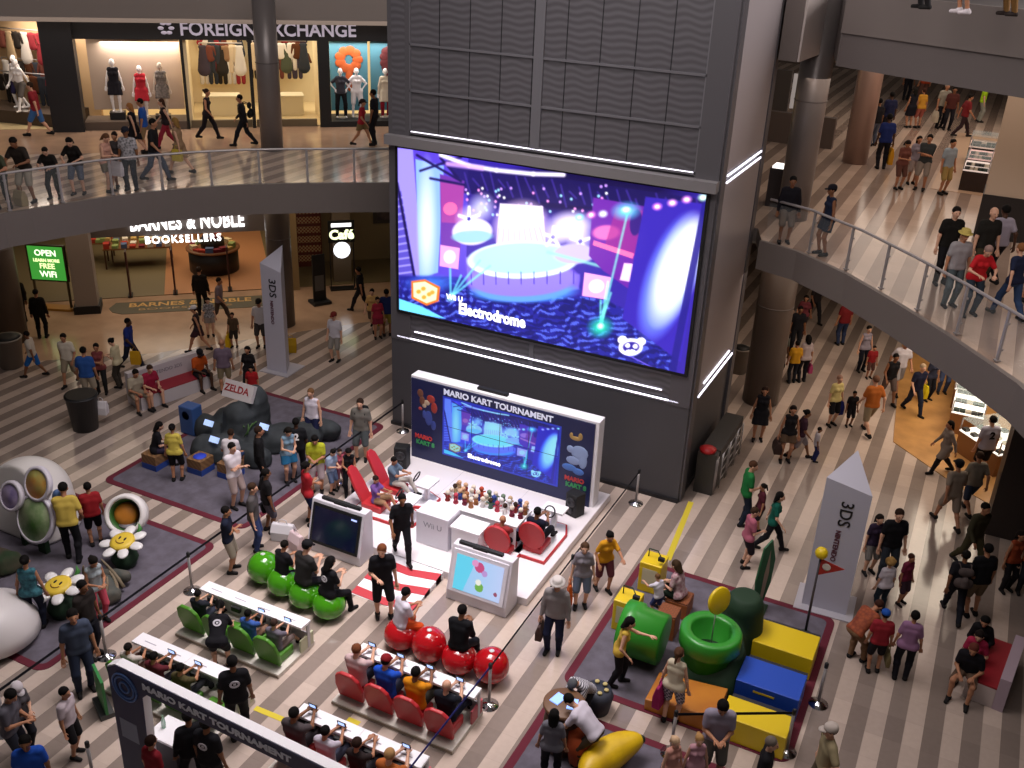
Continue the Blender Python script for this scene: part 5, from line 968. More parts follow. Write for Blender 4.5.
def bag(name, label, cat, x, y, z, w, d, h, c, rz=0., handles=True):
    t = thing(name, label, cat, (x, y, z), rz); a, b = w/2, d/2; vs = [(-a*.92, -b, 0), (a*.92, -b, 0), (a*.92, b, 0), (-a*.92, b, 0), (-a, -b, h*.55), (a, -b, h*.55), (a, b, h*.55), (-a, b, h*.55), (-a*.95, -b*.35, h), (a*.95, -b*.35, h), (a*.95, b*.35, h), (-a*.95, b*.35, h)]
    MB().add(vs, [(3, 2, 1, 0), (8, 9, 10, 11)]+[(4*k+i, 4*k+(i+1) % 4, 4*k+4+(i+1) % 4, 4*k+4+i) for k in (0, 1) for i in range(4)]).build('bag_body', clothmat(c), t, bevel=.02)
    if handles: MB().mi(0, True).tube([(-w*.22, 0, h-.03), (-w*.16, 0, h+.09), (0, 0, h+.12), (w*.16, 0, h+.09), (w*.22, 0, h-.03)], .009, 6).build('handle', clothmat(c), t)
x, y = G(104, 425); bag('plastic_bag', 'white plastic bag hanging on the side of the black bin', 'bag', x-.05, y+.05, .32, .34, .22, .4, 'd4ced2', .4)
x, y = G(293, 545); bag('shopping_bag', 'white shopping bag on the floor beside the dark screen kiosk', 'bag', x-.35, y+.1, 0, .55, .3, .42, 'c9c4c8', .3); bag('shopping_bag', 'white and pink shopping bag standing next to the other on the floor', 'bag', x+.2, y-.1, 0, .42, .25, .45, 'd0b8bc', -.3)
x, y = G(10, 207, ZL); bag('shopping_bag', 'tan bag standing on the upper walkway at the left edge', 'bag', x+.12, y+.25, ZL, .35, .2, .4, '8a7a5c')
# gate stands beside the tower
gt = thing('security_gate', 'row of steel turnstile bars with a red top beside the tower', 'gate', (-5.32, 22.6, 0)); MB().box(0, .5, .0, .25, 0, 1.2).build('cabinet', mat('3a3836', .4, .3), gt); MB().mi(0, True).lathe([(.2, 1.2), (.22, 1.28), (.1, 1.34)], (.22, .12, 0), 20).build('red_top', mat('b01c20', .4), gt)
for k in range(3): MB().mi(0, True).tube([(.5, .06+.1*k, 0), (.5, .06+.1*k, 1.05)], .02, 8).build('upright', M_steel, gt)
gm = MB().mi(0, True)
for k in range(3):
    gm2 = MB().mi(0, True); y0 = .5+k*.75; gm2.tube([(.55, y0, 0), (.55, y0, 1.0), (.55, y0+.6, 1.0), (.55, y0+.6, 0)], .02, 8)
    for j in range(1, 4): gm2.tube([(.55, y0, .25*j), (.55, y0+.6, .25*j)], .012, 6)
    gm2.build('barrier', M_steel, gt)
MB().box(0, .5, .4, 2.7, 0, 1.15).build('dark_panel', mat('2e2b29', .5), gt)
# benches
bl = thing('display_bench', 'white bench with a red stripe and lettering near the bookshop', 'bench', (-21.35, 18.9, 0), math.radians(75)); MB().box(0, 2.4, -.6, .0, 0, .42).build('seat_base', mat('b8b0b4', .5), bl, bevel=.01); MB().box(0, 2.4, -.0, .2, 0, 1.0).build('back_panel', mat('bcb4b8', .5), bl, bevel=.01); MB().box(0, 2.4, -.6, .0, .42, .46).build('red_cushion', mat('8c1c2c', .6), bl); text('lettering', 'NINTENDO 3DS', .16, mat('7a747c', .5), bl, (.6, -.004, .72), (math.pi/2, 0, 0), .003)
br = thing('display_bench', 'red and white bench with pink print at the lower right corner', 'bench', (1.65, 17.75, 0), math.radians(82)); MB().box(0, 1.6, -.55, .0, 0, .45).build('seat_base', mat('b8a8a4', .5), br, bevel=.01); MB().box(0, 1.6, -.55, .02, .45, .49).build('red_cushion', mat('8c1420', .6), br); MB().box(0, 1.6, -.75, -.55, 0, .75).build('back_panel', mat('a894a0', .5), br)
# book tables, signs and café things in the ground floor shops
def booktable(s, d, w, dp, h, label, rnd=False, wood='8a5a34', seed=1):
    p = MF1 @ Vector((s, d, .025)); t = thing('book_table', label, 'table', tuple(p), AF1)
    if rnd: MB().mi(0, True).lathe([(w*.46, .0), (w*.46, h-.06)], n=24).build('table_base', mat('1c1512', .5), t); MB().mi(0, True).lathe([(w*.5, h-.06), (w*.5, h)], n=28).build('table_top', mat(wood, .5), t); MB().mi(0, True).lathe([(w*.22, h), (w*.22, h+.35)], n=20).build('upper_tier', mat('2c2018', .5), t)
    else:
        MB().box(-w/2, w/2, -dp/2, dp/2, h-.06, h).build('table_top', mat(wood, .5), t)
        for a in (-1, 1):
            for b in (-1, 1): MB().box(a*(w/2-.06)-.03, a*(w/2-.06)+.03, b*(dp/2-.06)-.03, b*(dp/2-.06)+.03, 0, h-.06).build('leg', mat('4a2c1a', .5), t)
    r = random.Random(seed); cs = ['a83a2c', 'd8c8a0', '8a9a5c', 'c8883c', '5a6a8c', 'e0d8c8', '7a2c34', 'c0a060']
    n = 26 if rnd else 24
    for k in range(n):
        if rnd:
            ring = .37 if k < 18 else .13; a = k*2*math.pi/(18 if k < 18 else 8); q = (w*ring*math.cos(a), w*ring*math.sin(a)); zz = h if k < 18 else h+.35; rz = a
        else: q = (-w/2+.14+(k % 8)*(w-.28)/7, -dp/2+.15+(k//8)*(dp-.3)/2); zz = h; rz = r.uniform(-.1, .1)
        hh = r.uniform(.05, .22); o = BK[0].copy() if BK else None
        if o is None:
            mb = MB().box(-.11, .11, -.15, .15, 0, 1); o = mb.build('book_stack', None); BK.append(o); COL.objects.unlink(o); o = BK[0].copy()
        COL.objects.link(o); o.matrix_world = MF1 @ Matrix.Translation((s+q[0], d+q[1], .026+zz)) @ Matrix.Rotation(rz, 4, 'Z') @ Matrix.Diagonal((1, 1, hh, 1)); o.material_slots[0].link = 'OBJECT'; ck = r.randrange(8); o.material_slots[0].material = cloth(cs[ck]); tag(o, '%s book stack on the %s' % (('red', 'cream', 'green', 'orange', 'blue', 'white', 'maroon', 'gold')[ck], label), 'books', 'book stacks on the bookshop tables')
BK = []
booktable(1.2, 4.2, 2.6, 1.2, .85, 'wooden book table behind the left security gate', seed=2); booktable(-.6, 5.0, 1.6, 1.0, .85, 'smaller book table at the back left of the bookshop', seed=5); booktable(4.1, 3.0, 2.1, 2.1, .95, 'round dark book table in the middle of the bookshop aisle', True, seed=3)
for s, l in ((1.0, 'dark red security post at the left of the bookshop entrance'), (2.6, 'dark red security post in the middle of the bookshop entrance'), (4.6, 'dark red security post at the right of the bookshop entrance')):
    t = thing('security_post', l, 'security post', tuple(MF1 @ Vector((s, .45, .025))), AF1); MB().box(-.03, .03, -.2, .2, 0, 1.75).build('panel', mat('3c1714', .5), t, bevel=.01); MB().box(-.08, .08, -.24, .24, 0, .04).build('foot', M_black, t)
x, y = G(47, 308); gs = thing('lit_sign', 'bright green lit sign reading OPEN and FREE on a stand', 'sign', (x+.3, y+.1, 0), AF1-.35); gs.scale = (1.12,)*3
MB().box(-.62, .62, -.05, .05, .95, 2.15).build('frame', mat('3c3418', .5), gs); MB().box(-.56, .56, -.06, -.05, 1.0, 2.1).build('green_face', mat('3f9c3a', .5, emit=.9), gs)
for a in (-.55, .55): MB().box(a-.03, a+.03, -.03, .03, 0, .95).build('leg', mat('4a3c20', .5), gs)
MB().box(-.65, .65, -.2, .2, 0, .08).build('foot', mat('a8782c', .5), gs)
for s_, z, sz in (('OPEN', 1.8, .27), ('LEARN MORE', 1.6, .14), ('FREE', 1.38, .24), ('WiFi', 1.1, .28)): text('lettering', s_, sz, mat('e8f4b0' if sz < .25 else 'f4ffe0', .5, emit=1.6), gs, (0, -.062, z), (math.pi/2, 0, 0), .002, 'CENTER', .006)
x, y = G(338, 290); cs_ = thing('lit_sign', 'black sign with glowing Café lettering and a white disc', 'sign', (x+.1, y+.2, 0), AF1)
MB().box(-.5, .5, -.05, .05, 1.9, 2.75).build('frame', mat('0e1410', .5), cs_); text('lettering', 'Café', .5, mat('f4ffc8', .5, emit=1.8), cs_, (0, -.06, 2.05), (math.pi/2, 0, 0), .004, 'CENTER', .02); MB().box(-.38, .38, -.06, -.05, 2.52, 2.66).build('lit_strip', mat('ffffff', .5, emit=2), cs_); MB().mi(0, True).lathe([(.32, -.02), (.32, .02)], n=26, M=Matrix.Translation((0, -.05, 1.6)) @ Matrix.Rotation(math.pi/2, 4, 'X')).build('white_disc', mat('f4f8ff', .5, emit=2.0), cs_)
for a in (-.45, .45): MB().box(a-.02, a+.02, -.02, .02, 0, 1.9).build('leg', M_black, cs_)
MB().box(-.5, .5, -.2, .2, 0, .06).build('foot', M_black, cs_)
x, y = G(320, 303); bs3 = thing('menu_board', 'tall black menu board in front of the café pillar', 'board', (x, y, 0), AF1+.3); MB().box(-.25, .25, -.03, .03, .1, 1.9).build('board', M_black, bs3); MB().box(-.18, .18, -.035, -.03, .5, 1.1).build('grey_print', mat('5a5a5a', .6), bs3); MB().box(-.35, .35, -.3, .3, 0, .1).build('foot', M_black, bs3)
pf = thing('cafe_picture', 'dark framed picture on the café wall', 'picture', tuple(MF1 @ Vector((11.2, 3.1, 1.6))), AF1); MB().box(-.6, .6, 0, .06, 0, 1.5).build('frame', mat('3a3430', .5), pf); MB().box(-.45, .45, -.01, 0, .15, 1.35).build('picture', patterned('2a2430', '6a5a50', 'noise', 2, .6), pf)
cw_ = thing('wall_shelf', 'red shelf of books beside the café pillar', 'shelf', tuple(MF1 @ Vector((7.9, 2.7, 0))), AF1); MB().box(-.5, .5, 0, .4, 0, 2.6).build('shelf_body', mat('6a2c1c', .6), cw_)
for k in range(6): MB().box(-.46, .46, -.02, .0, .25+.4*k, .52+.4*k).build('shelf_row', patterned('8a3a24', 'c8a878', 'check', 14, .6), cw_)
tb = thing('cafe_counter', 'dark café counter with red goods beside the tower', 'counter', tuple(MF1 @ Vector((12.6, 1.6, 0))), AF1); MB().box(-.6, 1.6, 0, .8, 0, 1.1).build('counter', mat('241c1c', .5), tb)
for k in range(3): MB().box(-.4+k*.5, -.05+k*.5, .1, .5, 1.1, 1.3).build('goods', mat('8a2c24', .6), tb)
# upper left shop: plinths, mannequins, hanging clothes
def mannequin(Fm, s, d, z, label, skinc, clothes, pose='stand', rz=0., arms=True):
    p = Fm @ Vector((s, d, z)); t = thing('mannequin', label, 'mannequin', tuple(p), (AF2 if Fm is MF2 else AFL)+math.pi+rz, None, 1.03); sx = 'f'
    o = wear('figure', body_mesh(pose, sx), t, mat(skinc, .35)); MB().mi(0, True).lathe([(.2, -.0), (.2, .012)], n=20).build('base_disc', mat('b0aca8', .3, .5), t)
    for k, c in clothes: wear({'tee': 'top', 'tank': 'top', 'long': 'jacket', 'coat': 'coat'}.get(k, k), clothes_mesh(pose, sx, k), t, clothmat(c))
def plinth(Fm, s, d, w, h, label, z0=0.): t = thing('plinth', label, 'plinth', tuple(Fm @ Vector((s, d, z0))), AF2 if Fm is MF2 else AFL); MB().box(-w/2, w/2, -w/2, w/2, 0, h).build('plinth_body', M_black, t, bevel=.01); MB().box(-w/2-.01, w/2+.01, -w/2-.01, w/2+.01, h, h+.02).build('plinth_top', mat('2a2624', .4), t)
plinth(MF2, 1.05, .6, .5, .22, 'black plinth under the mannequin in a black dress', .28); mannequin(MF2, 1.05, .6, .52, 'white mannequin in a short black dress in the shop window', 'e8e4e4', [('dress', '1c1a22')])
plinth(MF2, 2.55, .6, .5, .1, 'black plinth under the mannequin in a patterned dress', .28); mannequin(MF2, 2.6, .6, .4, 'mannequin in a grey patterned dress in the shop window', 'c8b8a8', [('dress', '#8a8078-4a4444-v')])
mannequin(MF2, 1.9, .8, .0+.28, 'white mannequin in a red dress between the two other window mannequins', 'e0d8d8', [('dress', 'b02834')])
mannequin(MFL, .5, .6, .45, 'white mannequin in dark shorts at the far left of the shop', 'f0ecec', [('shorts', '28244a'), ('tank', 'd8d4d8')]); mannequin(MFL, 1.0, .1, .45, 'white mannequin holding forward beside the black pillar, nearest the rail', 'f0ecec', [('shorts', '5a5450')], 'walk'); mannequin(MFL, 1.9, .9, .45, 'mannequin in a dark coat beside the black pillar', 'c8a888', [('coat', '3a3440'), ('trousers', '2a2432')])
mannequin(MF2, 8.85, .7, .2, 'white headed mannequin in dark vest and black leggings by the teal poster', 'f0ecf0', [('tee', '3c3c46'), ('trousers', '16161c')], 'hips'); mannequin(MF2, 9.45, .8, .2, 'all white mannequin beside the one in black leggings', 'f4f0f4', [('tee', 'e8e4e8'), ('shorts', 'dcd8dc')], 'hips'); mannequin(MF2, 10.5, .7, .2, 'mannequin in a cream jacket and red trousers beside the tower', 'e8e4e0', [('coat', 'c8bca8'), ('trousers', '8a1c2c')])
# hanging clothes
def garment_mesh(kind):
    if kind == 'top': pr = [(vv(-.13, 0, -.15), vv(.13, 0, -.15), .07, .07, vv(0, 1, 0), .5), (vv(-.1, 0, -.55), vv(.1, 0, -.55), .1, .1, vv(0, 1, 0), .4), (vv(0, 0, -.2), vv(0, 0, -.5), .15, .16, vv(0, 1, 0), .35), (vv(-.17, 0, -.13), vv(-.27, 0, -.42), .06, .05, vv(0, 1, 0), .6), (vv(.17, 0, -.13), vv(.27, 0, -.42), .06, .05, vv(0, 1, 0), .6)]
    elif kind == 'dress': pr = [(vv(-.1, 0, -.12), vv(.1, 0, -.12), .06, .06, vv(0, 1, 0), .5), (vv(0, 0, -.2), vv(0, 0, -.95), .13, .24, vv(0, 1, 0), .35)]
    else: pr = [(vv(-.1, 0, -.12), vv(.1, 0, -.12), .07, .07, vv(0, 1, 0), .5), (vv(-.09, 0, -.15), vv(-.1, 0, -1.0), .1, .08, vv(0, 1, 0), .5), (vv(.09, 0, -.15), vv(.1, 0, -1.0), .1, .08, vv(0, 1, 0), .5)]
    V, Q = surface(pr, .02, .03); return to_mesh('garment', V, Q)
GM = {k: garment_mesh(k) for k in ('top', 'dress', 'legs')}; rs = random.Random(11); gn = ['black', 'rust brown', 'tan', 'cream', 'dark grey', 'brown', 'dark brown', 'white', 'red', 'charcoal', 'olive', 'beige']; gc = ['2a2420', '6a3a30', 'c8b498', 'd8d0c8', '3c3440', '8a6a50', '54301c', 'c8c0b8', '8c2c34', '30343c', '4a5040', 'a89070']
def rail(Fm, s0, s1, d, z, n, label, adj, kinds, rot=True):
    A = Vector((s0, d, z)); t = thing('clothes_rail', label, 'clothes rail', tuple(Fm @ A), AF2 if Fm is MF2 else AFL); L = s1-s0; MB().mi(0, True).tube([(0, 0, 0), (L, 0, 0)], .02, 8).build('bar', M_steel, t); MB().mi(0, True).tube([(0, 0, 0), (0, 0, -.08)], .02, 8).build('end_stop', M_steel, t)
    for k in range(n):
        g = GM[kinds[k % len(kinds)]]; o = bpy.data.objects.new('garment', g); COL.objects.link(o); a = (AF2 if Fm is MF2 else AFL)+(rs.uniform(-.25, .25) if not rot else 1.2+rs.uniform(-.3, .3)); p = Fm @ Vector((s0+(k+.5)*L/n, d-.02, z-.02)); o.location = p; o.rotation_euler = (0, 0, a); o.material_slots[0].link = 'OBJECT'; c_ = rs.choice(gc); o.material_slots[0].material = clothmat(c_); tag(o, '%s %s hanging on the %s' % (gn[gc.index(c_)], {'legs': 'trousers'}.get(kinds[k % len(kinds)], kinds[k % len(kinds)]), adj), 'garment', 'garments on the %s' % adj)
rail(MF2, 3.95, 5.5, 4.9, 2.9, 9, 'upper clothes rail on the cream wall right of the window display', 'upper rail right of the window display', ['top', 'top', 'dress'], False); rail(MF2, 3.95, 5.5, 4.6, 1.9, 9, 'lower clothes rail on the cream wall right of the window display', 'lower rail right of the window display', ['legs', 'top'], False)
rail(MF2, 5.8, 8.0, 4.9, 3.0, 10, 'upper clothes rail behind the round column', 'upper rail behind the round column', ['top', 'dress', 'top'], False); rail(MF2, 5.8, 8.0, 4.6, 2.1, 9, 'lower clothes rail behind the round column', 'lower rail behind the round column', ['legs', 'legs', 'top'], False)
rail(MFL, -.6, 2.2, 1.35, 3.0, 9, 'upper clothes rail behind the far left mannequins', 'upper rail at the far left', ['top', 'dress'], False); rail(MFL, -.6, 2.2, 1.35, 2.0, 9, 'lower clothes rail behind the far left mannequins', 'lower rail at the far left', ['dress', 'top'], False)
rail(MF2, 3.95, 5.5, 3.4, 2.5, 7, 'front clothes rail in the left shop bay', 'front rail in the left shop bay', ['dress', 'top', 'legs'], False); rail(MF2, 5.9, 7.9, 3.4, 2.6, 9, 'front clothes rail in the bay behind the round column', 'front rail behind the round column', ['legs', 'top', 'dress'], False)
rail(MFL, -.6, 2.2, .9, 1.6, 8, 'front clothes rail at the far left of the shop', 'front rail at the far left', ['top', 'legs'], False)
rail(MF2, .15, .85, 3.0, 2.6, 5, 'short clothes rail between the black pillar and the window display', 'short rail by the black pillar', ['top', 'dress'], False)
for s, d, w, l in ((4.6, 2.6, 1.3, 'cream display table in the left shop bay'), (6.9, 2.6, 1.4, 'cream display table behind the round column')):
    t = thing('shop_table', l, 'table', tuple(MF2 @ Vector((s, d, .02))), AF2); MB().box(-w/2, w/2, -.4, .4, .0, .7).build('table_body', mat('d8c8a0', .6), t, bevel=.02); MB().box(-w/2-.03, w/2+.03, -.43, .43, .7, .74).build('table_top', mat('e4d8b8', .5), t)
# right side, upper level: display cases, kiosk wall, picture
def case(x, y, z, w, d, h, rz, label, goods, litc='fffaf0'):
    t = thing('display_case', label, 'display case', (x, y, z), rz); MB().box(0, w, 0, d, 0, h*.62).build('case_body', mat('8a5c34' if z < 1 else '2a1c18', .45), t); MB().box(.0, w, 0, d, h*.62, h*.66).build('lit_deck', mat(litc, .5, emit=.9 if z > 1 else 1.1), t)
    for a, b in ((0, 0), (w-.03, 0), (0, d-.03), (w-.03, d-.03)): MB().box(a, a+.03, b, b+.03, h*.66, h).build('corner_bar', M_steel, t)
    MB().box(0, w, 0, d, h, h+.015).build('glass_top', mat('c8dce0', .05, alpha=.2), t); r = random.Random(int(x*10))
    for k in range(goods): MB().box(-.08, .08, -.08, .08, 0, .08, Matrix.Translation((.12+(k % 5)*(w-.24)/4, .12+(k//5)*(d-.24)/2, h*.66))).build('jewel_tray', mat(r.choice(['1c1c1c', '2a3a34', 'c8c0b0', '3a3a3a']), .5), t)
    return t
case(.3, 31.6, .02, .9, 2.4, 1.05, .0, 'lit glass jewellery case at the back of the wood floored shop', 15); case(.66, 28.62, .02, 1.55, 1.3, 1.05, -.8, 'long lit glass jewellery case facing the man in a numbered shirt', 15); case(.35, 29.75, .02, .9, 1.7, 1.05, 0, 'lit glass jewellery case between the other two on the wooden floor', 15)
x, y = G(958, 190, ZL); case(x, y, ZL, .75, 1.6, 1.0, 0, 'dark display case at the foot of the big square pillar', 10, 'c8b8b0'); case(x, y+2.0, ZL, .75, 1.6, 1.0, 0, 'dark display case behind the square pillar, with pink goods', 10, 'd8a8a0'); case(x-.1, y+4.2, ZL, .9, 1.2, 1.0, 0, 'dark display case farthest along the upper walkway', 10, 'c8a898')
x, y = G(845, 158, ZL); kw = thing('walkway_kiosk', 'grey kiosk counter behind the right upper columns', 'kiosk', (x-3.1, y+1.2, ZL)); MB().box(0, 2.4, 0, .3, 0, 1.1).build('counter', mat('5a4c44', .6), kw); MB().box(-.9, .3, 1.5, 1.7, 0, 2.4).build('back_wall', mat('4a423c', .6), kw); MB().box(.2, 1.0, 2.4, 2.45, .9, 2.2).build('lit_poster', mat('c8c0bc', .5, emit=.35), kw); MB().mi(0, True).ball((.6, 2.38, 1.5), (.12, .03, .4), 10).build('poster_figure', M_black, kw)
x, y = G(770, 212, ZL); bo = thing('info_booth', 'small dark booth with a bright lamp beside the tower', 'booth', (x-.3, y+.6, ZL)); MB().box(0, .6, 0, .6, 0, 1.1).build('booth_body', mat('3a3436', .5), bo); MB().box(.05, .55, .05, .55, 1.1, 1.16).build('lamp', mat('fff8f0', .5, emit=2.0), bo)
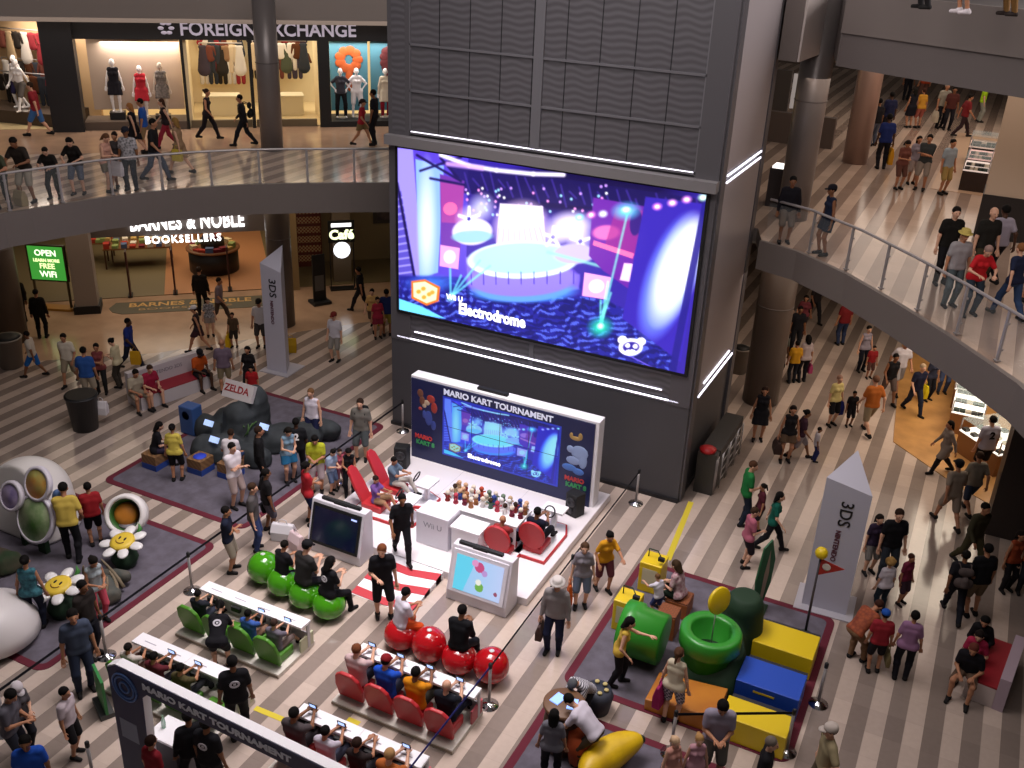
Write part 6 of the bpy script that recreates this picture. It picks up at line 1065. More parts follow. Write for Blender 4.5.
# ================================================================ people: foot pixel | floor | facing | pose | sex | skin | top | bottom | hair | scale | flags | label
PEOPLE = '''
4,210|u|180|rail|m|m|tee:3c4030|trousers:22221e|short:1a1410|1|-|person in an olive shirt at the left end of the upper rail
28,203|u|172|rail|m|t|tee:2b241f|shorts:8f8576|short:17120e|1.04|-|tall man in a dark brown t-shirt and pale shorts leaning on the left rail
55,199|u|180|rail|m|l|tee:1a1614|trousers:141210|short:17120e|.84|-|boy in black leaning on the upper left rail
79,195|u|184|rail|f|l|tee:15110f|shorts:4d5464|long:120e0c|.98|-|dark haired woman in black top and denim shorts at the upper left rail
110,192|u|250|phone|f|l|tank:b88a78|skirt:6d6250|long:5a3c28|.98|-|woman in a pink tank top with a white bag near the upper left rail
122,188|u|200|watch|f|m|tank:3a3434|shorts:6a5c44|tail:1c1410|.95|-|woman in dark tank and khaki shorts behind the one in pink
133,190|u|178|stand|m|t|tee:#16161a-c8c4c8-v|trousers:14161e|cap:20202a+short:111111|1|-|man in a black and white shirt and striped cap at the upper left rail
157,181|u|272|walk|m|m|tee:19181b|trousers:3a4254|short:120e0c|1.04|-|man in black t-shirt and jeans walking right on the upper left walkway
137,155|u|90|walk|f|l|dress:17141a||long:a06a3c|.98|-|blonde woman in a short black dress near the shop window
147,153|u|100|stand|m|m|tee:2550a0|shorts:8a7050|short:14100c|.98|-|man in a blue shirt beside the blonde woman in black
168,148|u|120|walk|f|l|tank:241a1e|trousers:8a2436|long:3c2418|.96|-|woman in black top and crimson trousers on the upper walkway
182,174|u|80|walk|f|l|dress:94785c||long:8a6838|1|-|blonde woman in a beige dress with a yellow bag
209,139|u|268|walk|f|m|tank:201a20|trousers:17141a|bun:2a1a12|1.02|-|woman in black striding right in front of the clothes shop
245,146|u|100|walk|m|m|long:1a181c|trousers:15151b|short:0e0b0a|.98|-|man in black with a backpack walking left before the round column
40,136|u|95|walk|m|l|tee:82202a|shorts:3a66a0|short:2c2018|1.03|-|man in red shirt and blue shorts beside the black shop pillar
362,146|u|265|walk|f|m|tee:94202a|skirt:6d5a3a|cap:2c1c18+tail:1a1210|.95|-|woman in red top, tan skirt and dark cap by the teal posters
375,144|u|80|stand|m|t|tee:15141a|trousers:141318|short:0e0b0a|1.05|-|man in black beside the woman in red by the teal posters
43,338|g|8|stand|m|m|long:15120f|trousers:100e0e|short:0e0b0a|1|-|man in black beside the green lit sign
23,322|g|180|stand|m|t|long:181412|trousers:12100f|short:0e0b0a|1|-|dark figure half behind the left ground floor column
36,377|g|95|walk|m|t|tee:c2b8ac|shorts:1f5ca4|short:120e0c|.9|-|boy in white shirt and bright blue shorts near the grey bin
72,384|g|178|stride|m|m|tee:cbc0b0|shorts:8a7c68|short:1a1410|1|-|man in a cream shirt with a dark strap walking towards the bins
91,404|g|5|stand|m|m|tee:2a4f90|shorts:a89c8a|short:0e0b0a|1.05|-|man in a blue t-shirt standing behind the black bin
103,393|g|190|fold|f|m|tank:7a3c3c|trousers:201e20|tail:120e0c|.98|-|woman in red and black strap top beside the man in blue
121,387|g|85|phone|f|l|tee:c0b494|trousers:3a342e|bun:0e0b0a|.98|-|woman in cream looking at her phone behind the white bench
132,368|g|270|walk|m|d|tee:1f2e76|trousers:1b1e2e|short:0e0b0a|1|-|man in a deep blue shirt with a yellow bag above the bench
226,393|g|15|stand|m|m|tee:665664|shorts:8d8066|bald|1.02|-|bald man in a grey purple shirt and khaki shorts near the rock display sign
251,394|g|175|stand|f|m|tee:1a1617|trousers:191719|long:0e0b0a|.95|-|dark haired woman in black beside the bald man
254,404|g|180|stand|m|m|tee:9c1c20|shorts:7a1a1c|short:0e0b0a|.72|-|child in red standing behind the rock display
203,315|g|0|stand|m|m|long:16110f|trousers:12100f|short:2c2018|1.05|-|man in black facing into the bookshop
221,323|g|270|walk|m|m|tee:756870|trousers:4a3c34|short:1a1410|1|-|man in grey shirt walking right past the bookshop mat
200,352|g|95|walk|f|m|tank:2a2024|skirt:3a2228|cap:c8c4c8+tail:2a1a12|1|-|woman in a white cap and dark dress below the bookshop mat
211,336|g|200|stand|f|l|tee:#1a1a1c-b8b4b8-v|skirt:8a7c74|short:0e0b0a|.85|-|girl in a black and white top between the walkers at the bookshop
235,347|g|180|stand|m|m|tee:4a3828|shorts:2a221e|short:120e0c|.72|-|boy in brown with a yellow bag on the path below the bookshop
262,347|g|180|stand|m|m|tee:bcb6b8|shorts:3f3a38|cap:1a1614+short:111111|1|-|man in white half hidden behind the tall sign at the bookshop
336,361|g|160|stand|m|l|tee:bdb8c0|shorts:86807a|cap:6a2420+short:2a1c14|1|-|man in a red cap, white shirt and grey shorts standing alone
361,311|g|80|walk|m|m|tee:17151b|trousers:1c1a20|short:0e0b0a|1|-|man in black walking left near the café sign
373,330|g|180|walk|f|l|tee:c09a60|shorts:5a4c40|bun:120e0c|.96|-|woman in a tan yellow shirt beside the left edge of the tower
378,338|g|200|stand|f|m|tee:98283c|skirt:7a2434|tail:1a1210|.92|-|woman in a red dress next to the one in tan near the tower
387,336|g|10|stand|m|t|tee:1a2450|shorts:8a7a30|short:0e0b0a|1|-|man in navy t-shirt and olive shorts closest to the left tower edge
178,481|g|2|stand|f|m|tee:c0ad4c|shorts:151316|bun:0e0b0a|.98|-|woman in a yellow t-shirt and black shorts seen from behind by the crates
237,507|g|240|fold|m|l|tee:d6cdd2|shorts:b09c98|short:14100c|1.04|-|man in white t-shirt and pale shorts with folded arms on the rock carpet
262,492|g|285|stand|m|m|long:121113|trousers:121114|short:2a1c14|1.08|-|tall man in black with his back to the rows by the rock display
269,532|g|300|stand|m|t|tee:181618|shorts:4a4650|short:120e0c|1|-|man in dark shirt and grey shorts holding a black hat
256,550|g|275|stand|m|l|tee:4f4a4a|trousers:2f3c66|short:3a281c|1.04|-|man in grey t-shirt and jeans behind the queue belt
231,571|g|278|fold|m|m|tee:171c2e|shorts:988c7e|short:120e0c|.98|-|man in navy t-shirt and beige shorts left of the green balls
290,482|g|215|phone|f|l|tank:7690a4|skirt:2a6a94|long:14100c|1|-|woman in pale blue top and blue skirt in the rock display crowd
299,478|g|10|stand|m|d|tee:141418|trousers:1a1a20|short:0e0b0a|1|N|person in a black jersey with a white number
314,446|g|165|stand|m|l|tank:cac2cc|shorts:1c2040|short:6a4a30|1.02|-|person in a white vest and navy shorts above the rock display crowd
318,492|g|185|phone|m|m|tee:a8ac2c|shorts:a8989c|short:0e0b0a|1|-|man in a yellow green t-shirt holding a tablet
309,524|g|300|fold|f|m|tee:a4222a|shorts:1c2244|bun:0e0b0a|1.04|-|woman in a red t-shirt and navy shorts behind the queue belt
332,492|g|240|phone|m|l|tee:8fa0b8|shorts:5a6a88|short:120e0c|.75|-|child in a light blue shirt in front of the yellow green shirt
341,487|g|200|stand|f|l|tee:9c4a58|shorts:6a3a48|tail:2a1a12|.68|-|small child in pink between the tablet man and woman in black
350,495|g|190|phone|f|m|tank:18161a|trousers:15141a|long:0e0b0a|.86|-|woman in black with long hair near the grey man with a backpack
362,460|g|175|stand|m|l|tee:66625c|shorts:4e5456|short:2a1c14|1.08|-|tall man in grey with a black backpack beside the belt
74,560|g|15|reach|m|m|tee:bca24a|trousers:131217|short:0e0b0a|1.12|-|big man in a yellow shirt at the white play dome
97,545|g|30|stand|m|m|tee:8c1c22|shorts:15131a|short:0e0b0a|.95|-|boy in a red shirt behind the man in yellow
38,629|g|10|stand|f|m|tank:#1f4a58-3a7480-n|trousers:161a2a|bun:0e0b0a|1.06|-|woman in a teal print top standing by the smiling flower
101,622|g|230|phone|f|m|tank:98a0a4|capri:b8485a|tail:14100c|1.02|-|woman in a pale top and pink trousers on the flower carpet
93,655|g|250|stand|m|t|tee:26201e|trousers:1a1a24|short:0e0b0a|1.04|-|man in a dark brown shirt behind the man in grey blue
86,690|g|215|stand|m|m|tee:3e4658|trousers:252c3e|short:120e0c|1.1|-|man in grey blue t-shirt and jeans beside the lower left queue post
75,755|g|265|stand|m|m|tee:b8aab0|shorts:141216|short:0e0b0a|.88|-|boy in a pale shirt and black shorts at the lower left
20,768|g|270|phone|m|m|tee:55525a|trousers:2a2c36|short:0e0b0a|1.02|-|man in grey at the lower left edge
27,752|g|240|phone|f|l|tee:4c484c|trousers:24242c|cap:c0b8bc+short:0e0b0a|.98|-|woman in a pale visor beside the man in grey at the lower left edge
42,815|g|200|stand|m|t|tee:1c48a4|trousers:2a2a34|short:0e0b0a|1|-|man in a bright blue shirt cut by the bottom left edge
160,812|g|330|stand|f|m|tee:7a1a24|trousers:1c1a20|short:2a1812|.98|-|person in a dark red shirt at the small white topped desk
222,669|g|5|bend|f|l|tee:131217|shorts:15141a|tail:0e0b0a|1|E|staff woman in black shorts with a round back print bending over the back green row
240,738|g|20|stand|m|t|tee:121116|trousers:121116|short:0e0b0a|1.06|E|staff man in black standing at the right end of the front green row
214,800|g|340|stand|m|t|tee:111015|trousers:111015|cap:111111+short:0e0b0a|1.02|E|staff person in black with round back print below the arch beam
196,790|g|30|watch|m|t|long:111015|trousers:111015|short:0e0b0a|.98|-|person in black at the left of the two figures below the arch beam
384,617|g|195|watch|m|l|tee:151419|shorts:131216|short:6a3c24|1.08|-|presenter in black with red hair standing on the striped ramp
402,558|s|200|walk|m|t|tee:141318|trousers:111116|short:0e0b0a|1.02|E|staff person in black walking across the white stage
553,651|g|165|stand|m|l|long:8a8484|trousers:1a1e36|hat:c0b8b4+short:6a6058|1.06|-|older man in a pale hat, grey shirt and navy trousers with a brown bag
580,606|g|180|stand|f|l|tee:7a747c|shorts:5a6478|long:4a3424|1|-|woman in grey with long brown hair carrying an orange bag
602,590|g|200|reach|f|m|tee:c88c1c|shorts:5a2c34|tail:0e0b0a|1|-|woman in an orange yellow t-shirt with a black ponytail
616,684|g|260|reach|f|l|tank:b8983c|trousers:141318|long:0e0b0a|1|-|woman with long black hair and yellow top at the lying green tub
669,722|g|330|stand|f|l|tank:c8bca4|shorts:#2a2c44-b8b4c0-c|tail:4a3020|1.04|-|woman in cream with a pink bag in front of the orange wedge
656,617|g|40|reach|m|l|tee:cfc8d4|shorts:3a4478|short:6a4a30|.62|-|small child in white at the nearer yellow cube box
709,780|g|175|phone|m|m|tee:8a8292|shorts:5c5852|short:0e0b0a|1.12|-|heavy man in a grey polo looking at his phone at the bottom edge
666,800|g|210|stand|f|l|tank:c08a7c|shorts:7a5c64|tail:c0a080|.86|-|blonde girl in a pink top left of the man in the grey polo
690,796|g|185|stand|f|l|tank:b88a94|skirt:8a6a74|bun:a88050|.84|-|girl in a pink striped top beside the man in the grey polo
755,815|g|250|stand|m|l|tee:131216|trousers:1c1a20|short:6a6058|1|-|grey haired man in black cut by the bottom edge
815,806|g|90|hips|m|l|tee:8f8264|trousers:5a5040|cap:b8aca4+short:3a2a20|1.06|-|man in a pale cap and khaki shirt at the bottom right of the play zone
549,782|g|350|stand|f|m|tee:66646c|trousers:14131a|long:0e0b0a|.96|-|girl in a grey t-shirt with her back to the camera at the game barrel
583,765|g|60|bend|m|l|tee:c4bcc8|trousers:4a4034|short:0e0b0a|1|-|man in a white shirt bending over the game barrel
580,722|g|140|bend|m|m|tee:#c8c4cc-1c1c22-s|trousers:1a1a22|cap:55565a+short:111111|.86|-|boy in a grey cap and white shirt leaning over the game barrel
741,524|g|270|watch|m|l|tee:1c6a34|trousers:1a2230|short:4a3020|1.06|-|man in a green shirt near the turnstiles
757,530|g|90|stand|f|m|tee:4c1c28|shorts:241c24|tail:14100c|.8|-|child in dark red between the green shirts
743,566|g|280|watch|f|l|tee:a45a6c|shorts:241c24|short:3a281c|.98|-|woman in a pink top and dark shorts below the man in green
768,550|g|255|walk|f|l|tee:0f5244|trousers:17171c|long:0e0b0a|1|-|girl in a teal green t-shirt with long black hair reaching out
757,440|g|170|stand|f|m|dress:17151a||long:2a1a14|1.04|-|woman in a short black dress right of the tower
784,461|g|175|stand|f|m|tank:1a1719|skirt:5c4838|long:1a1210|1.05|-|woman in black top and brown skirt with a big bag
797,458|g|260|walk|m|t|tee:38202c|shorts:8f868a|bun:0e0b0a|.9|-|boy in dark purple with white shorts and a blue pouch
813,461|g|260|stand|m|t|tee:a8a0a4|trousers:1e2450|short:0e0b0a|.62|-|toddler in white top and navy trousers holding a hand
830,425|g|200|stand|f|l|tee:c4b478|shorts:141318|short:8a6a5c|1|-|woman in a pale yellow shirt and black shorts with a blue bag
848,426|g|185|stand|m|t|tee:141216|shorts:17151a|short:0e0b0a|.68|-|small child in black between the yellow and orange shirts
866,434|g|10|stride|m|l|tee:a85c24|shorts:8f8068|short:6a4a3a|1.1|-|big man in an orange shirt walking away
885,402|g|190|walk|m|t|tank:141216|shorts:5a4c48|short:0e0b0a|1|-|man in a black vest behind the orange shirt
894,392|g|185|stride|m|m|tee:c2bcc4|shorts:8f8a8c|cap:cac4c8+short:3a2a20|1.1|-|heavy man in a long white shirt and white cap
911,413|g|195|walk|m|l|tee:181a30|trousers:1f2436|short:a08a70|1|-|man in navy t-shirt and jeans at the edge of the wooden floor
941,393|g|170|stand|m|m|tee:3c4a84|trousers:3a4460|short:1c1410|1|-|man in blue at the back of the wooden floor
926,400|g|200|stand|f|m|tee:2a2c3c|trousers:1a1a22|tail:1c1410|.96|-|woman in dark with a bright yellow bag on the wooden floor
860,371|g|190|stand|f|l|tank:88808c|trousers:181a26|short:14100c|1|-|woman in grey tank top and dark trousers under the right walkway
868,378|g|185|stand|m|m|tee:8c2024|shorts:5a3a34|short:1c1410|.68|-|child in red beside the woman in the grey tank
840,345|g|10|stand|m|m|tee:701c20|trousers:2a3450|short:14100c|1.02|-|man in a dark red shirt and jeans under the right walkway
791,383|g|5|stand|m|m|tee:b8861c|trousers:1c1e26|short:0e0b0a|.86|-|boy in an orange yellow shirt right of the brown column
801,382|g|10|stand|f|m|tee:a89a9c|trousers:16161e|long:0e0b0a|1.0|-|woman in white with a pink bag right of the brown column
776,378|g|190|stand|m|t|tee:5c6058|trousers:121216|short:0e0b0a|1|-|man in dark partly behind the brown column
793,352|g|180|stand|m|t|tee:15141a|trousers:16161c|short:0e0b0a|1|-|man in black in the crowd beyond the brown column
784,345|g|200|stand|f|m|tee:8c7468|trousers:26242a|long:2a1a14|.96|-|woman in beige in the crowd beyond the brown column
812,322|g|200|walk|m|t|tee:201a1c|trousers:1c1a1e|short:0e0b0a|1|-|man in dark clothes farthest under the right walkway
800,335|g|160|walk|f|m|tee:6a3038|trousers:2a2024|long:14100c|.96|-|woman in maroon under the right walkway
940,473|g|95|walk|f|m|coat:7c7068|trousers:1a1618|long:0e0b0a|1|-|woman in a grey long top with black hair crossing the wooden floor
978,478|g|5|stand|m|l|tee:a4a0b0|shorts:131217|short:0e0b0a|1.1|N|man in a white jersey with a number at the jewellery cases
945,526|g|10|walk|m|m|tee:8f8072|shorts:8a7c70|cap:15131a+short:111111|1.1|-|man in a black cap and beige clothes walking away
966,513|g|5|stride|m|m|tee:7c7468|shorts:2a3448|short:3a2a20|1.04|-|man in a grey brown shirt and blue shorts beside the black cap
966,568|g|200|walk|m|m|long:383424|trousers:3c3824|short:14100c|1.08|-|man in olive camouflage near the dark pillar
950,617|g|350|walk|m|t|tee:17151a|trousers:15161e|short:0e0b0a|1|-|person with a grey brown backpack at the right
970,616|g|5|stand|m|m|tee:121115|shorts:6c5c48|short:0e0b0a|1.08|-|broad man in black t-shirt and khaki shorts beside the backpack
1004,590|g|190|stand|f|m|tank:8a3c20|trousers:17151a|long:1a1210|.98|-|woman in orange and black near the right edge
1022,592|g|170|stand|m|l|tee:b85c28|trousers:1a1a20|short:14100c|1|-|person in bright orange cut by the right edge
883,580|g|180|stand|m|l|tee:111015|trousers:2a3038|short:2a1c14|1.12|-|man in a black t-shirt standing beside the tall white sign
867,572|g|190|stand|f|l|tee:2c2034|shorts:74706c|long:1c1410|.96|-|woman in a purple top beside the man in black
879,612|g|10|stand|f|l|tee:c4bcc4|trousers:1e2c38|curly:a07c48|.84|-|blond child in a white t-shirt before the man in black
899,603|g|210|stand|f|m|tee:6a2038|shorts:3a2834|short:3a2018|.8|-|child in wine red with a pushchair beside the blond child
854,660|g|300|bend|m|m|tee:#a0502c-6a2c1c-v|trousers:7a5c44|short:3a2018|.98|-|person in an orange patterned shirt bending at the edge of the play zone
872,672|g|350|stand|m|m|tee:8a222c|shorts:201c22|cap:1c4a9c+short:111111|.88|-|boy in a red shirt and blue cap holding a folder
899,679|g|340|stand|f|m|tee:8a6484|trousers:15141a|short:0e0b0a|1|-|woman in a pink purple plaid shirt and black trousers
783,243|u|175|stand|m|t|long:15131a|shorts:6a6058|short:0e0b0a|1|-|man in black at the left end of the right upper rail
822,255|u|100|stand|f|t|tank:1a2034|skirt:161c2e|cap:14121a+short:0e0b0a|1.06|-|woman in a dark dress and black cap at the right upper rail
872,146|u|20|stand|m|t|tee:17151a|trousers:4c5262|short:0e0b0a|1|-|man in black t-shirt and jeans on the right upper floor
884,140|u|10|stand|m|d|tee:1a1e3c|trousers:1c1a20|short:0e0b0a|1.04|-|man in dark navy in the crowd by the upper right column
880,169|u|355|stand|m|d|tee:18265c|trousers:15141a|short:0e0b0a|1.06|-|man in royal blue carrying a yellow bag on the right upper floor
897,189|u|190|phone|f|m|tee:6a4038|shorts:5c3c34|long:1a1210|.94|-|girl in a brown top, leftmost of four standing together
910,184|u|180|stand|f|m|tee:88808c|shorts:9a8c88|long:1a1210|.92|-|girl in a grey top, second of four standing together
919,190|u|150|fold|m|m|tee:34383a|shorts:8a8078|short:14100c|1|-|young man in dark grey, third of four standing together
941,194|u|200|stand|m|m|tee:8a98a4|shorts:9a8450|short:0e0b0a|.98|-|young man in pale blue and khaki shorts, rightmost of four
908,128|u|10|stand|f|m|dress:17161e||long:14100c|.96|-|woman in a black dress with back turned on the upper right floor
917,128|u|10|stand|f|m|tee:b8842c|shorts:9a5448|tail:3a2018|.96|-|woman in yellow beside the black dress on the upper right floor
905,100|u|180|stand|m|t|tee:15151a|trousers:16161c|short:0e0b0a|1|-|man in black under the high walkway
921,104|u|10|stand|m|m|tee:a03a1c|trousers:5a3c34|short:3a2018|1.1|-|big man in an orange red shirt under the high walkway
938,128|u|190|stand|m|m|tee:8a8478|trousers:15151c|short:8a8074|1.04|-|man in grey shirt and black trousers beside a white bag
946,130|u|170|stand|m|t|tee:4a2420|trousers:17151c|short:0e0b0a|1|-|man in dark brown beside the grey shirt on the upper floor
960,137|u|270|walk|m|m|tee:6c1c20|trousers:2c1c20|short:14100c|.98|-|man in dark red walking beside the display cases
978,122|u|250|stand|m|l|tee:9cc41c|trousers:8a8a80|short:14100c|.98|-|person in a lime green shirt at the display cases
939,284|u|180|stand|m|l|tee:15120f|trousers:141216|short:17110e|1.06|-|young man in black t-shirt behind the straw hat
975,286|u|185|stand|m|l|tee:1e1c18|trousers:3a3424|bald|1.08|-|bald man in dark beside the square pillar
947,306|u|185|stand|m|m|tee:8f8a8c|trousers:4a5458|hat:b09c54+short:3a2a20|1|-|man in a straw hat and white shirt at the right rail
968,316|u|182|rail|f|l|tee:b41c24|trousers:2a3440|short:8a7068|1|-|woman in a bright red t-shirt at the right rail
990,281|u|10|stride|m|d|tee:9a92a0|trousers:15131a|short:0e0b0a|1.06|-|man in a white shirt with back turned near the square pillar
1005,318|u|20|walk|f|l|tee:1a2038|trousers:2a3c5c|short:7a5030|1|-|woman in navy with light brown hair at the far right of the rail
1024,300|u|200|stand|m|m|tee:4a464c|shorts:1a181c|short:14100c|1|-|person in grey cut by the right edge on the upper floor
'''
HZ = {'u': ZL, 'g': 0., 's': ST}
def in_carpet(x, y):
    return (-18.9 < x < -14.2 and 15.4 < y < 21.6) or (-21.5 < x < -14.3 and 9.65 < y < 14.6) or (-5.4 < x < -1. and 14.3 < y < 19.) or (-5.4 < x < -1. and 8.5 < y < 13.7)
for ln in PEOPLE.strip().splitlines():
    a = ln.split('|'); px, py = map(float, a[0].split(',')); z = HZ[a[1]]; x, y = G(px, py, z)
    if z == 0. and in_carpet(x, y): z = .014
    if a[1] == 'g' and 'ramp' in a[11]: z = .02+min(max((y-14.6)/1.45, 0), 1)*.2+.005
    person(x, y, z+.001, yaw(float(a[2])), a[3], a[4], a[5], a[6], a[7] or None, a[8], a[11], float(a[9]), extra=a[10])
# seated people: x, y, z of the seat base, yaw in degrees about the floor
def seated(x, y, z, deg, pose, *a, **k): return person(x, y, z, math.radians(deg), pose, *a, **k)
seated(CR[0][0], CR[0][1]+.02, .014, -40, 'bench', 'f', 'l', 'tee:151318', 'shorts:2a2438', 'long:0e0b0a', 'woman in black with long black hair sitting on the left crate stool')
seated(CR[2][0], CR[2][1]+.02, .014, 20, 'bench', 'm', 'm', 'tee:d0c8cc', 'shorts:2a3a5c', 'short:2a1c14', 'child in white sitting on the right crate stool', .95)
seated(-21.2, 19.3, .0, -18, 'bench', 'm', 'l', 'tee:96203c', 'shorts:8a1c2c', 'short:2a1c14', 'heavy man in a crimson shirt sitting at the left end of the bench', 1.06) if False else None
bdir = math.radians(75); bx0, by0 = -21.35, 18.9
def onbench(s, dd): return bx0+s*math.cos(bdir)+dd*math.sin(bdir), by0+s*math.sin(bdir)-dd*math.cos(bdir)
for s, c in ((.45, ('m', 'l', 'tee:96203c', 'shorts:7a1c2c', 'short:3a281c', 'heavy man in a crimson shirt sitting at the left end of the bench')), (.0, ('m', 'm', 'tee:a89c88', 'shorts:8a7c6c', 'short:1a1410', 'man in beige sitting behind the heavy man in crimson')), (2.1, ('m', 'd', 'tee:b8501c', 'shorts:151318', 'cap:17151a+short:111111', 'man in an orange shirt and black cap sitting at the right end of the bench'))):
    x, y = onbench(s, .3); seated(x, y, 0, 75-180, 'bench', *c, 1.0)
bd2 = math.radians(82)
for s, c, ps in ((2.15, ('f', 'm', 'long:121014', 'trousers:131116', 'long:0e0b0a', 'woman all in black stretched on the red bench at the right'), 'bench'), (1.6, ('f', 'l', 'tee:9c2444', 'shorts:#8a90a8-2a2f50-s', 'tail:1a1210', 'woman in a pink red top and striped shorts on the right bench'), 'bench'), (1.05, ('m', 'm', 'tee:141218', 'shorts:5a4638', 'short:5a2c24', 'person in black with a white print at the lower right bench end'), 'bench')):
    x, y = 1.65+s*math.cos(bd2)+.3*math.sin(bd2)-.45, 16.9+s*math.sin(bd2)-.3*math.cos(bd2); seated(x, y, 0, 172, ps, *c, 1.0)
gp3 = ((1, ('m', 'm', 'tee:17151a', 'trousers:17151c', 'short:14100c', 'person in black seated on the second green ball'), .92), (2, ('m', 'l', 'tee:2a2828', 'trousers:24222a', 'cap:131216+short:111111', 'broad person in dark grey and a black cap seated on a green ball'), 1.1), (3, ('f', 'l', 'tee:131217', 'trousers:121116', 'long:0e0b0a', 'staff person with round back print seated on the green ball by the ramp'), 1.05))
for k, c, sc in gp3: seated(GB[k][0], GB[k][1]-.03, 0, -12, 'ball', *c, sc, extra='E' if k == 3 else None)
seated(RB[0][0], RB[0][1]-.03, 0, -30, 'ball', 'm', 'm', 'tee:cfc8d4', 'shorts:c04a1c', 'short:0e0b0a', 'player in a white t-shirt and orange shorts on the first red ball', .98)
seated(RB[2][0], RB[2][1]-.03, 0, 5, 'ball', 'm', 't', 'long:101014', 'trousers:15151c', 'short:0e0b0a', 'person all in black seated on the third red ball', 1.04)
def rowp(R, k, label, sex, skin, top, bot, hair, sc=.9, pose='low', dx=0.): return seated(R[k][0]+dx, R[k][1]+.06, .1, 0, pose, sex, skin, top, bot, hair, label, sc)
rowp(R1, 0, 'child with black hair in the leftmost seat of the back green row', 'm', 'l', 'tee:22242c', 'shorts:3a3c4c', 'short:0e0b0a', .78)
rowp(R1, 2, 'child in blue lying back in the third seat of the back green row', 'm', 'm', 'tee:3a5aa0', 'shorts:8a6a58', 'short:0e0b0a', .78)
rowp(R1, 3, 'child in grey and yellow in the rightmost seat of the back green row', 'm', 'l', 'tee:66606c', 'shorts:6a5c58', 'short:3a2a24', .8)
rowp(R2, 0, 'child in white in the leftmost seat behind the arch', 'm', 'm', 'tee:c0b4ac', 'shorts:5a3c34', 'short:17110e', .8)
rowp(R2, 1, 'child in dark red in the second seat behind the arch', 'm', 'm', 'tee:5a2028', 'trousers:28242c', 'short:0e0b0a', .85)
rowp(R2, 2, 'child in olive in the third seat behind the arch', 'm', 'm', 'tee:4a4228', 'trousers:24242a', 'short:0e0b0a', .85)
rowp(R3, 0, 'player in a pale pink t-shirt in the leftmost red seat of the back row', 'm', 'l', 'tee:c4a8a8', 'trousers:1c1e2c', 'short:6a3c24', 1.0)
rowp(R3, 1, 'player in a bright blue t-shirt and red cap in the back red row', 'm', 'm', 'tee:1c4cb8', 'shorts:2a2c3c', 'cap:7a141c+short:111111', 1.0)
rowp(R3, 2, 'player in an orange t-shirt in the back red row', 'm', 't', 'tee:d08414', 'trousers:2a2620', 'short:0e0b0a', 1.0)
rowp(R3, 3, 'balding player in navy in the rightmost seat of the back red row', 'm', 'l', 'tee:14161f', 'trousers:1a1c2a', 'bald', .98)
rowp(R4, 0, 'player in grey in the leftmost seat of the front red row', 'm', 't', 'tee:4a4244', 'trousers:2a2428', 'short:0e0b0a', 1.0)
rowp(R4, 1, 'player in white in the second seat of the front red row', 'm', 'm', 'tee:b8b0bc', 'shorts:3a3c4c', 'short:0e0b0a', .9)
rowp(R4, 2, 'player in dark brown in the third seat of the front red row', 'f', 'm', 'tee:2a2020', 'trousers:24222a', 'short:2a1a14', .98)
rowp(R4, 3, 'player in orange in the rightmost seat of the front red row', 'm', 'l', 'tee:a85c2c', 'trousers:2a2a34', 'short:a07a50', 1.0)
seated(-11.85, 18.35, ST+.05, -90, 'low', 'm', 'm', 'tee:5a6a7c', 'trousers:b0a8a0', 'short:0e0b0a', 'boy in blue grey in the red racing seat nearer the wall', .85)
seated(-11.8, 17.45, ST+.05, -90, 'low', 'f', 'm', 'tee:6a4a88', 'shorts:8a6a50', 'short:2a1a14', 'child in purple in the red racing seat behind the staff walker', .82)
seated(xa, ya+.08, ST+.02, 0, 'low', 'm', 'm', 'tee:8c3030', 'trousers:1a1a22', 'bald', 'player in the round red seat beside the lit kiosk', .9)
seated(xb, yb+.08, ST+.02, 0, 'low', 'm', 't', 'tee:17182a', 'trousers:1a1a22', 'short:0e0b0a', 'player in dark navy in the round red seat at the stage edge', 1.0)
seated(-4.1, 17.5, .014, 75, 'bench', 'f', 'l', 'tee:#8a4a5c-c8b0b0-v', 'shorts:1c2a20', 'long:3a2a1a', 'woman with long brown hair sitting on a brick block at the yellow box', 1.0)
# handheld consoles in the players' hands
def console(x, y, z, deg, label, grp=None):
    t = thing('handheld_console', label, 'game console', (x, y, z), math.radians(deg), grp); R = Matrix.Rotation(math.radians(35), 4, 'X')
    MB().box(-.085, .085, -.0, .02, -.06, .0, R @ Matrix.Rotation(math.radians(-60), 4, 'X')).build('keypad', M_black, t); MB().box(-.085, .085, 0, .015, 0, .10, R @ Matrix.Rotation(math.radians(-20), 4, 'X')).build('lid', M_black, t); MB().box(-.06, .06, -.004, 0, .015, .085, R @ Matrix.Rotation(math.radians(-20), 4, 'X')).build('lit_screen', mat('a8c4ff', .3, emit=1.6), t)
own = [(R1, 2, 'blue child in the back green row', .78), (R1, 3, 'grey and yellow child in the back green row', .8), (R2, 1, 'child in dark red behind the arch', .85), (R2, 2, 'child in olive behind the arch', .85), (R3, 0, 'player in pale pink', 1.), (R3, 1, 'player in blue with the red cap', 1.), (R3, 2, 'player in the orange t-shirt of the back red row', 1.), (R3, 3, 'balding player in navy', .98), (R4, 0, 'player in grey in the front red row', 1.), (R4, 1, 'player in white in the front red row', .9), (R4, 3, 'player in orange in the front red row', 1.)]
for R, k, l, sc in own: console(R[k][0], R[k][1]+.06+.5*sc, .1+.74*sc, 0, 'lit small console held by the '+l)
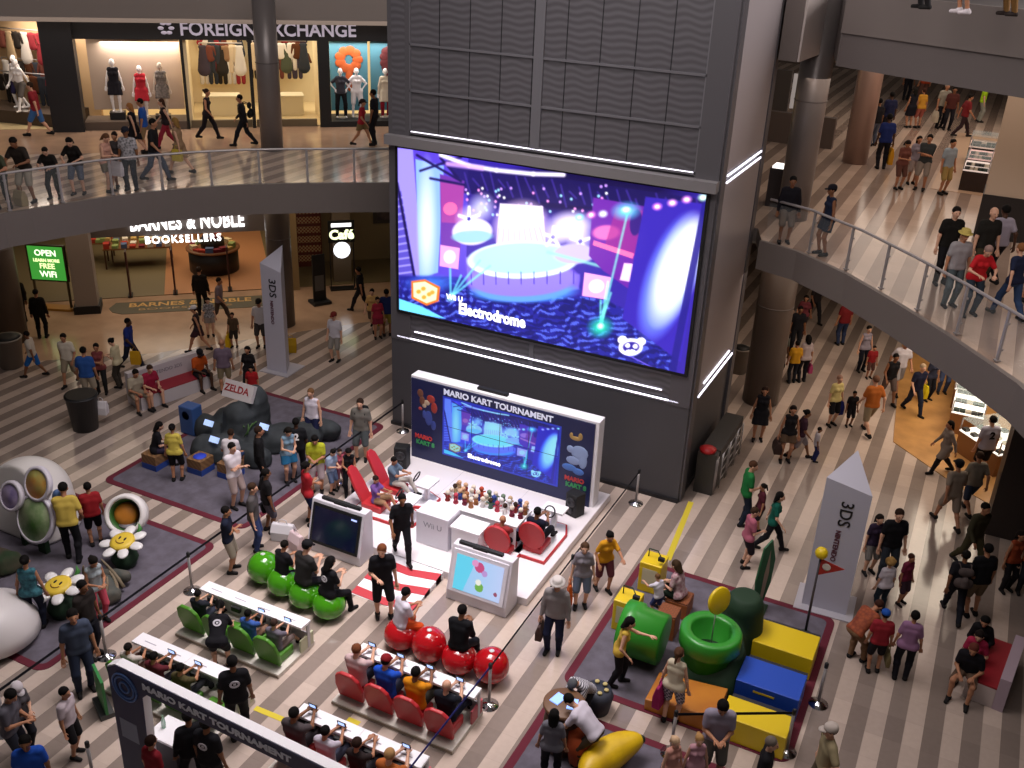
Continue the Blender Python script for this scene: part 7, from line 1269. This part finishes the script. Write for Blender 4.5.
# bags and things carried, hung from the hands, shoulders or backs of their owners
BAGS = [('person in a pink','x')]
BAGS = (('woman in a pink tank top', 'shopping_bag', 'white shopping bag carried by the woman in the pink tank top', 'b8b0b4', .36, .14, .4, 'l'), ('blonde woman in a beige dress', 'shoulder_bag', 'yellow bag of the blonde woman in beige upstairs', 'b8a03c', .32, .14, .34, 's'),
 ('man in a deep blue shirt', 'shopping_bag', 'yellow bag carried by the man in deep blue above the bench', 'c0901c', .32, .14, .45, 'r'), ('boy in brown with a yellow bag', 'shopping_bag', 'yellow bag carried by the boy in brown', 'c8a014', .36, .14, .5, 'r'),
 ('woman in a tan yellow shirt', 'shopping_bag', 'mustard bag carried beside the left edge of the tower', 'a08024', .34, .15, .45, 'l'), ('older man in a pale hat', 'hand_bag', 'brown bag hanging from the hand of the man in the pale hat', '4a3834', .36, .14, .36, 'r'),
 ('woman in grey with long brown hair', 'shopping_bag', 'orange bag carried by the woman in grey beside the stage', 'b0501c', .26, .12, .5, 'r'), ('woman in cream with a pink bag', 'shoulder_bag', 'pink bag at the side of the woman in cream', '98245c', .34, .16, .5, 's'),
 ('woman in black top and brown skirt', 'shoulder_bag', 'large brown bag carried by the woman in the brown skirt', '3c2c28', .46, .22, .36, 'r'), ('woman in a pale yellow shirt', 'shoulder_bag', 'blue bag carried by the woman in pale yellow', '1f2468', .32, .18, .45, 's'),
 ('woman in white with a pink bag', 'shoulder_bag', 'pink bag carried by the woman in white behind the column', '9c3c64', .26, .14, .34, 'r'), ('woman in dark with a bright yellow bag', 'shopping_bag', 'bright yellow bag at the back of the wooden floor', 'd0bc1c', .32, .15, .45, 'r'),
 ('man in royal blue carrying', 'shopping_bag', 'long yellow bag carried by the man in royal blue', 'b8841c', .36, .16, .55, 'r'), ('man in grey shirt and black trousers beside', 'shopping_bag', 'white bag carried by the man in the grey shirt upstairs', 'b8ac98', .32, .15, .45, 'r'),
 ('man in dark shirt and grey shorts', 'hand_bag', 'black hat like bag held by the man in grey shorts', '0e0e10', .3, .2, .24, 'l'), ('boy in a red shirt and blue cap', 'flat_bag', 'tan folder shaped bag held by the boy in the blue cap', '6c6040', .44, .08, .32, 'r'))
for key, nm, l, c, w, d, h, side in BAGS:
    for lab, (t, pose, sex) in t_info.items():
        if key in lab:
            S = skeleton(pose, sex); p = S['wr'+side]+vv(0, .02, -.06) if side in 'lr' else S['P']+vv(-.24, -.04, .02)
            M = Matrix.Translation(t.location) @ Matrix.Rotation(t.rotation_euler.z, 4, 'Z'); q = M @ (Vector(p)*t.scale.x); z0 = q.z-(h+.11); zf = t.location.z+.002
            bag(nm, l, 'bag', q.x, q.y, max(z0, zf), w, d, h, c, t.rotation_euler.z+(math.pi/2 if side in 'lrs' else 0)); break
x, y = G(291, 352); bag('shopping_bag', 'yellow and black shopping bag beside the foot of the tall sign', 'bag', x, y, 0, .4, .22, .5, 'a8841c', .6)
def backpack(key, c, label):
    for lab, (pt_, pose, sex) in t_info.items():
        if key in lab: break
    S = skeleton(pose, sex); M = Matrix.Translation(pt_.location) @ Matrix.Rotation(pt_.rotation_euler.z, 4, 'Z'); q = M @ (Vector(S['P']+S['up']*.05-S['fw']*.235)*pt_.scale.x)
    t = thing('backpack', label, 'backpack', tuple(q), pt_.rotation_euler.z); V, Q = surface([(vv(-.08, 0, .1), vv(.08, 0, .1), .12, .12, vv(0, 1, 0), .7), (vv(-.06, 0, .38), vv(.06, 0, .38), .1, .1, vv(0, 1, 0), .7), (vv(0, -.06, .1), vv(0, -.06, .2), .09, .08, None, 1)], .018, .05); me = to_mesh('pack', V, Q, 0); me.materials.append(cloth(c)); link('pack', me, t)
    for s in (-1, 1): MB().mi(0, True).tube([(s*.1, .05, .42), (s*.12, .16, .47), (s*.13, .36, .4), (s*.13, .36, .15), (s*.12, .05, .08)], .014, 6).build('strap', cloth(c), t)
backpack('tall man in grey with a black backpack', '141416', 'black backpack worn by the tall man in grey'); backpack('person with a grey brown backpack', '4c4240', 'grey brown backpack worn by the person at the right'); backpack('man in black with a backpack walking left', '101012', 'black backpack worn by the man near the round column')
# feet of people at the edge of the high floor, seen at the top right
for px, py, l, b, sh in ((963, 14, 'person with white socks at the top edge on the high floor', 'shorts:3a3834', 'c8c0c4'), (1010, 16, 'person in tan trousers at the top right corner on the high floor', 'trousers:6a4c28', '2a2220'), (924, 9, 'person in dark trousers at the top edge on the high floor', 'trousers:1c1a1c', '1a1818')):
    x, y = G(px, py, Z3); person(x, y, Z3+.001, yaw(90), 'stand', 'm', 'm', 'tee:3a3638', b, 'short:1a1410', l, 1.0, sh)
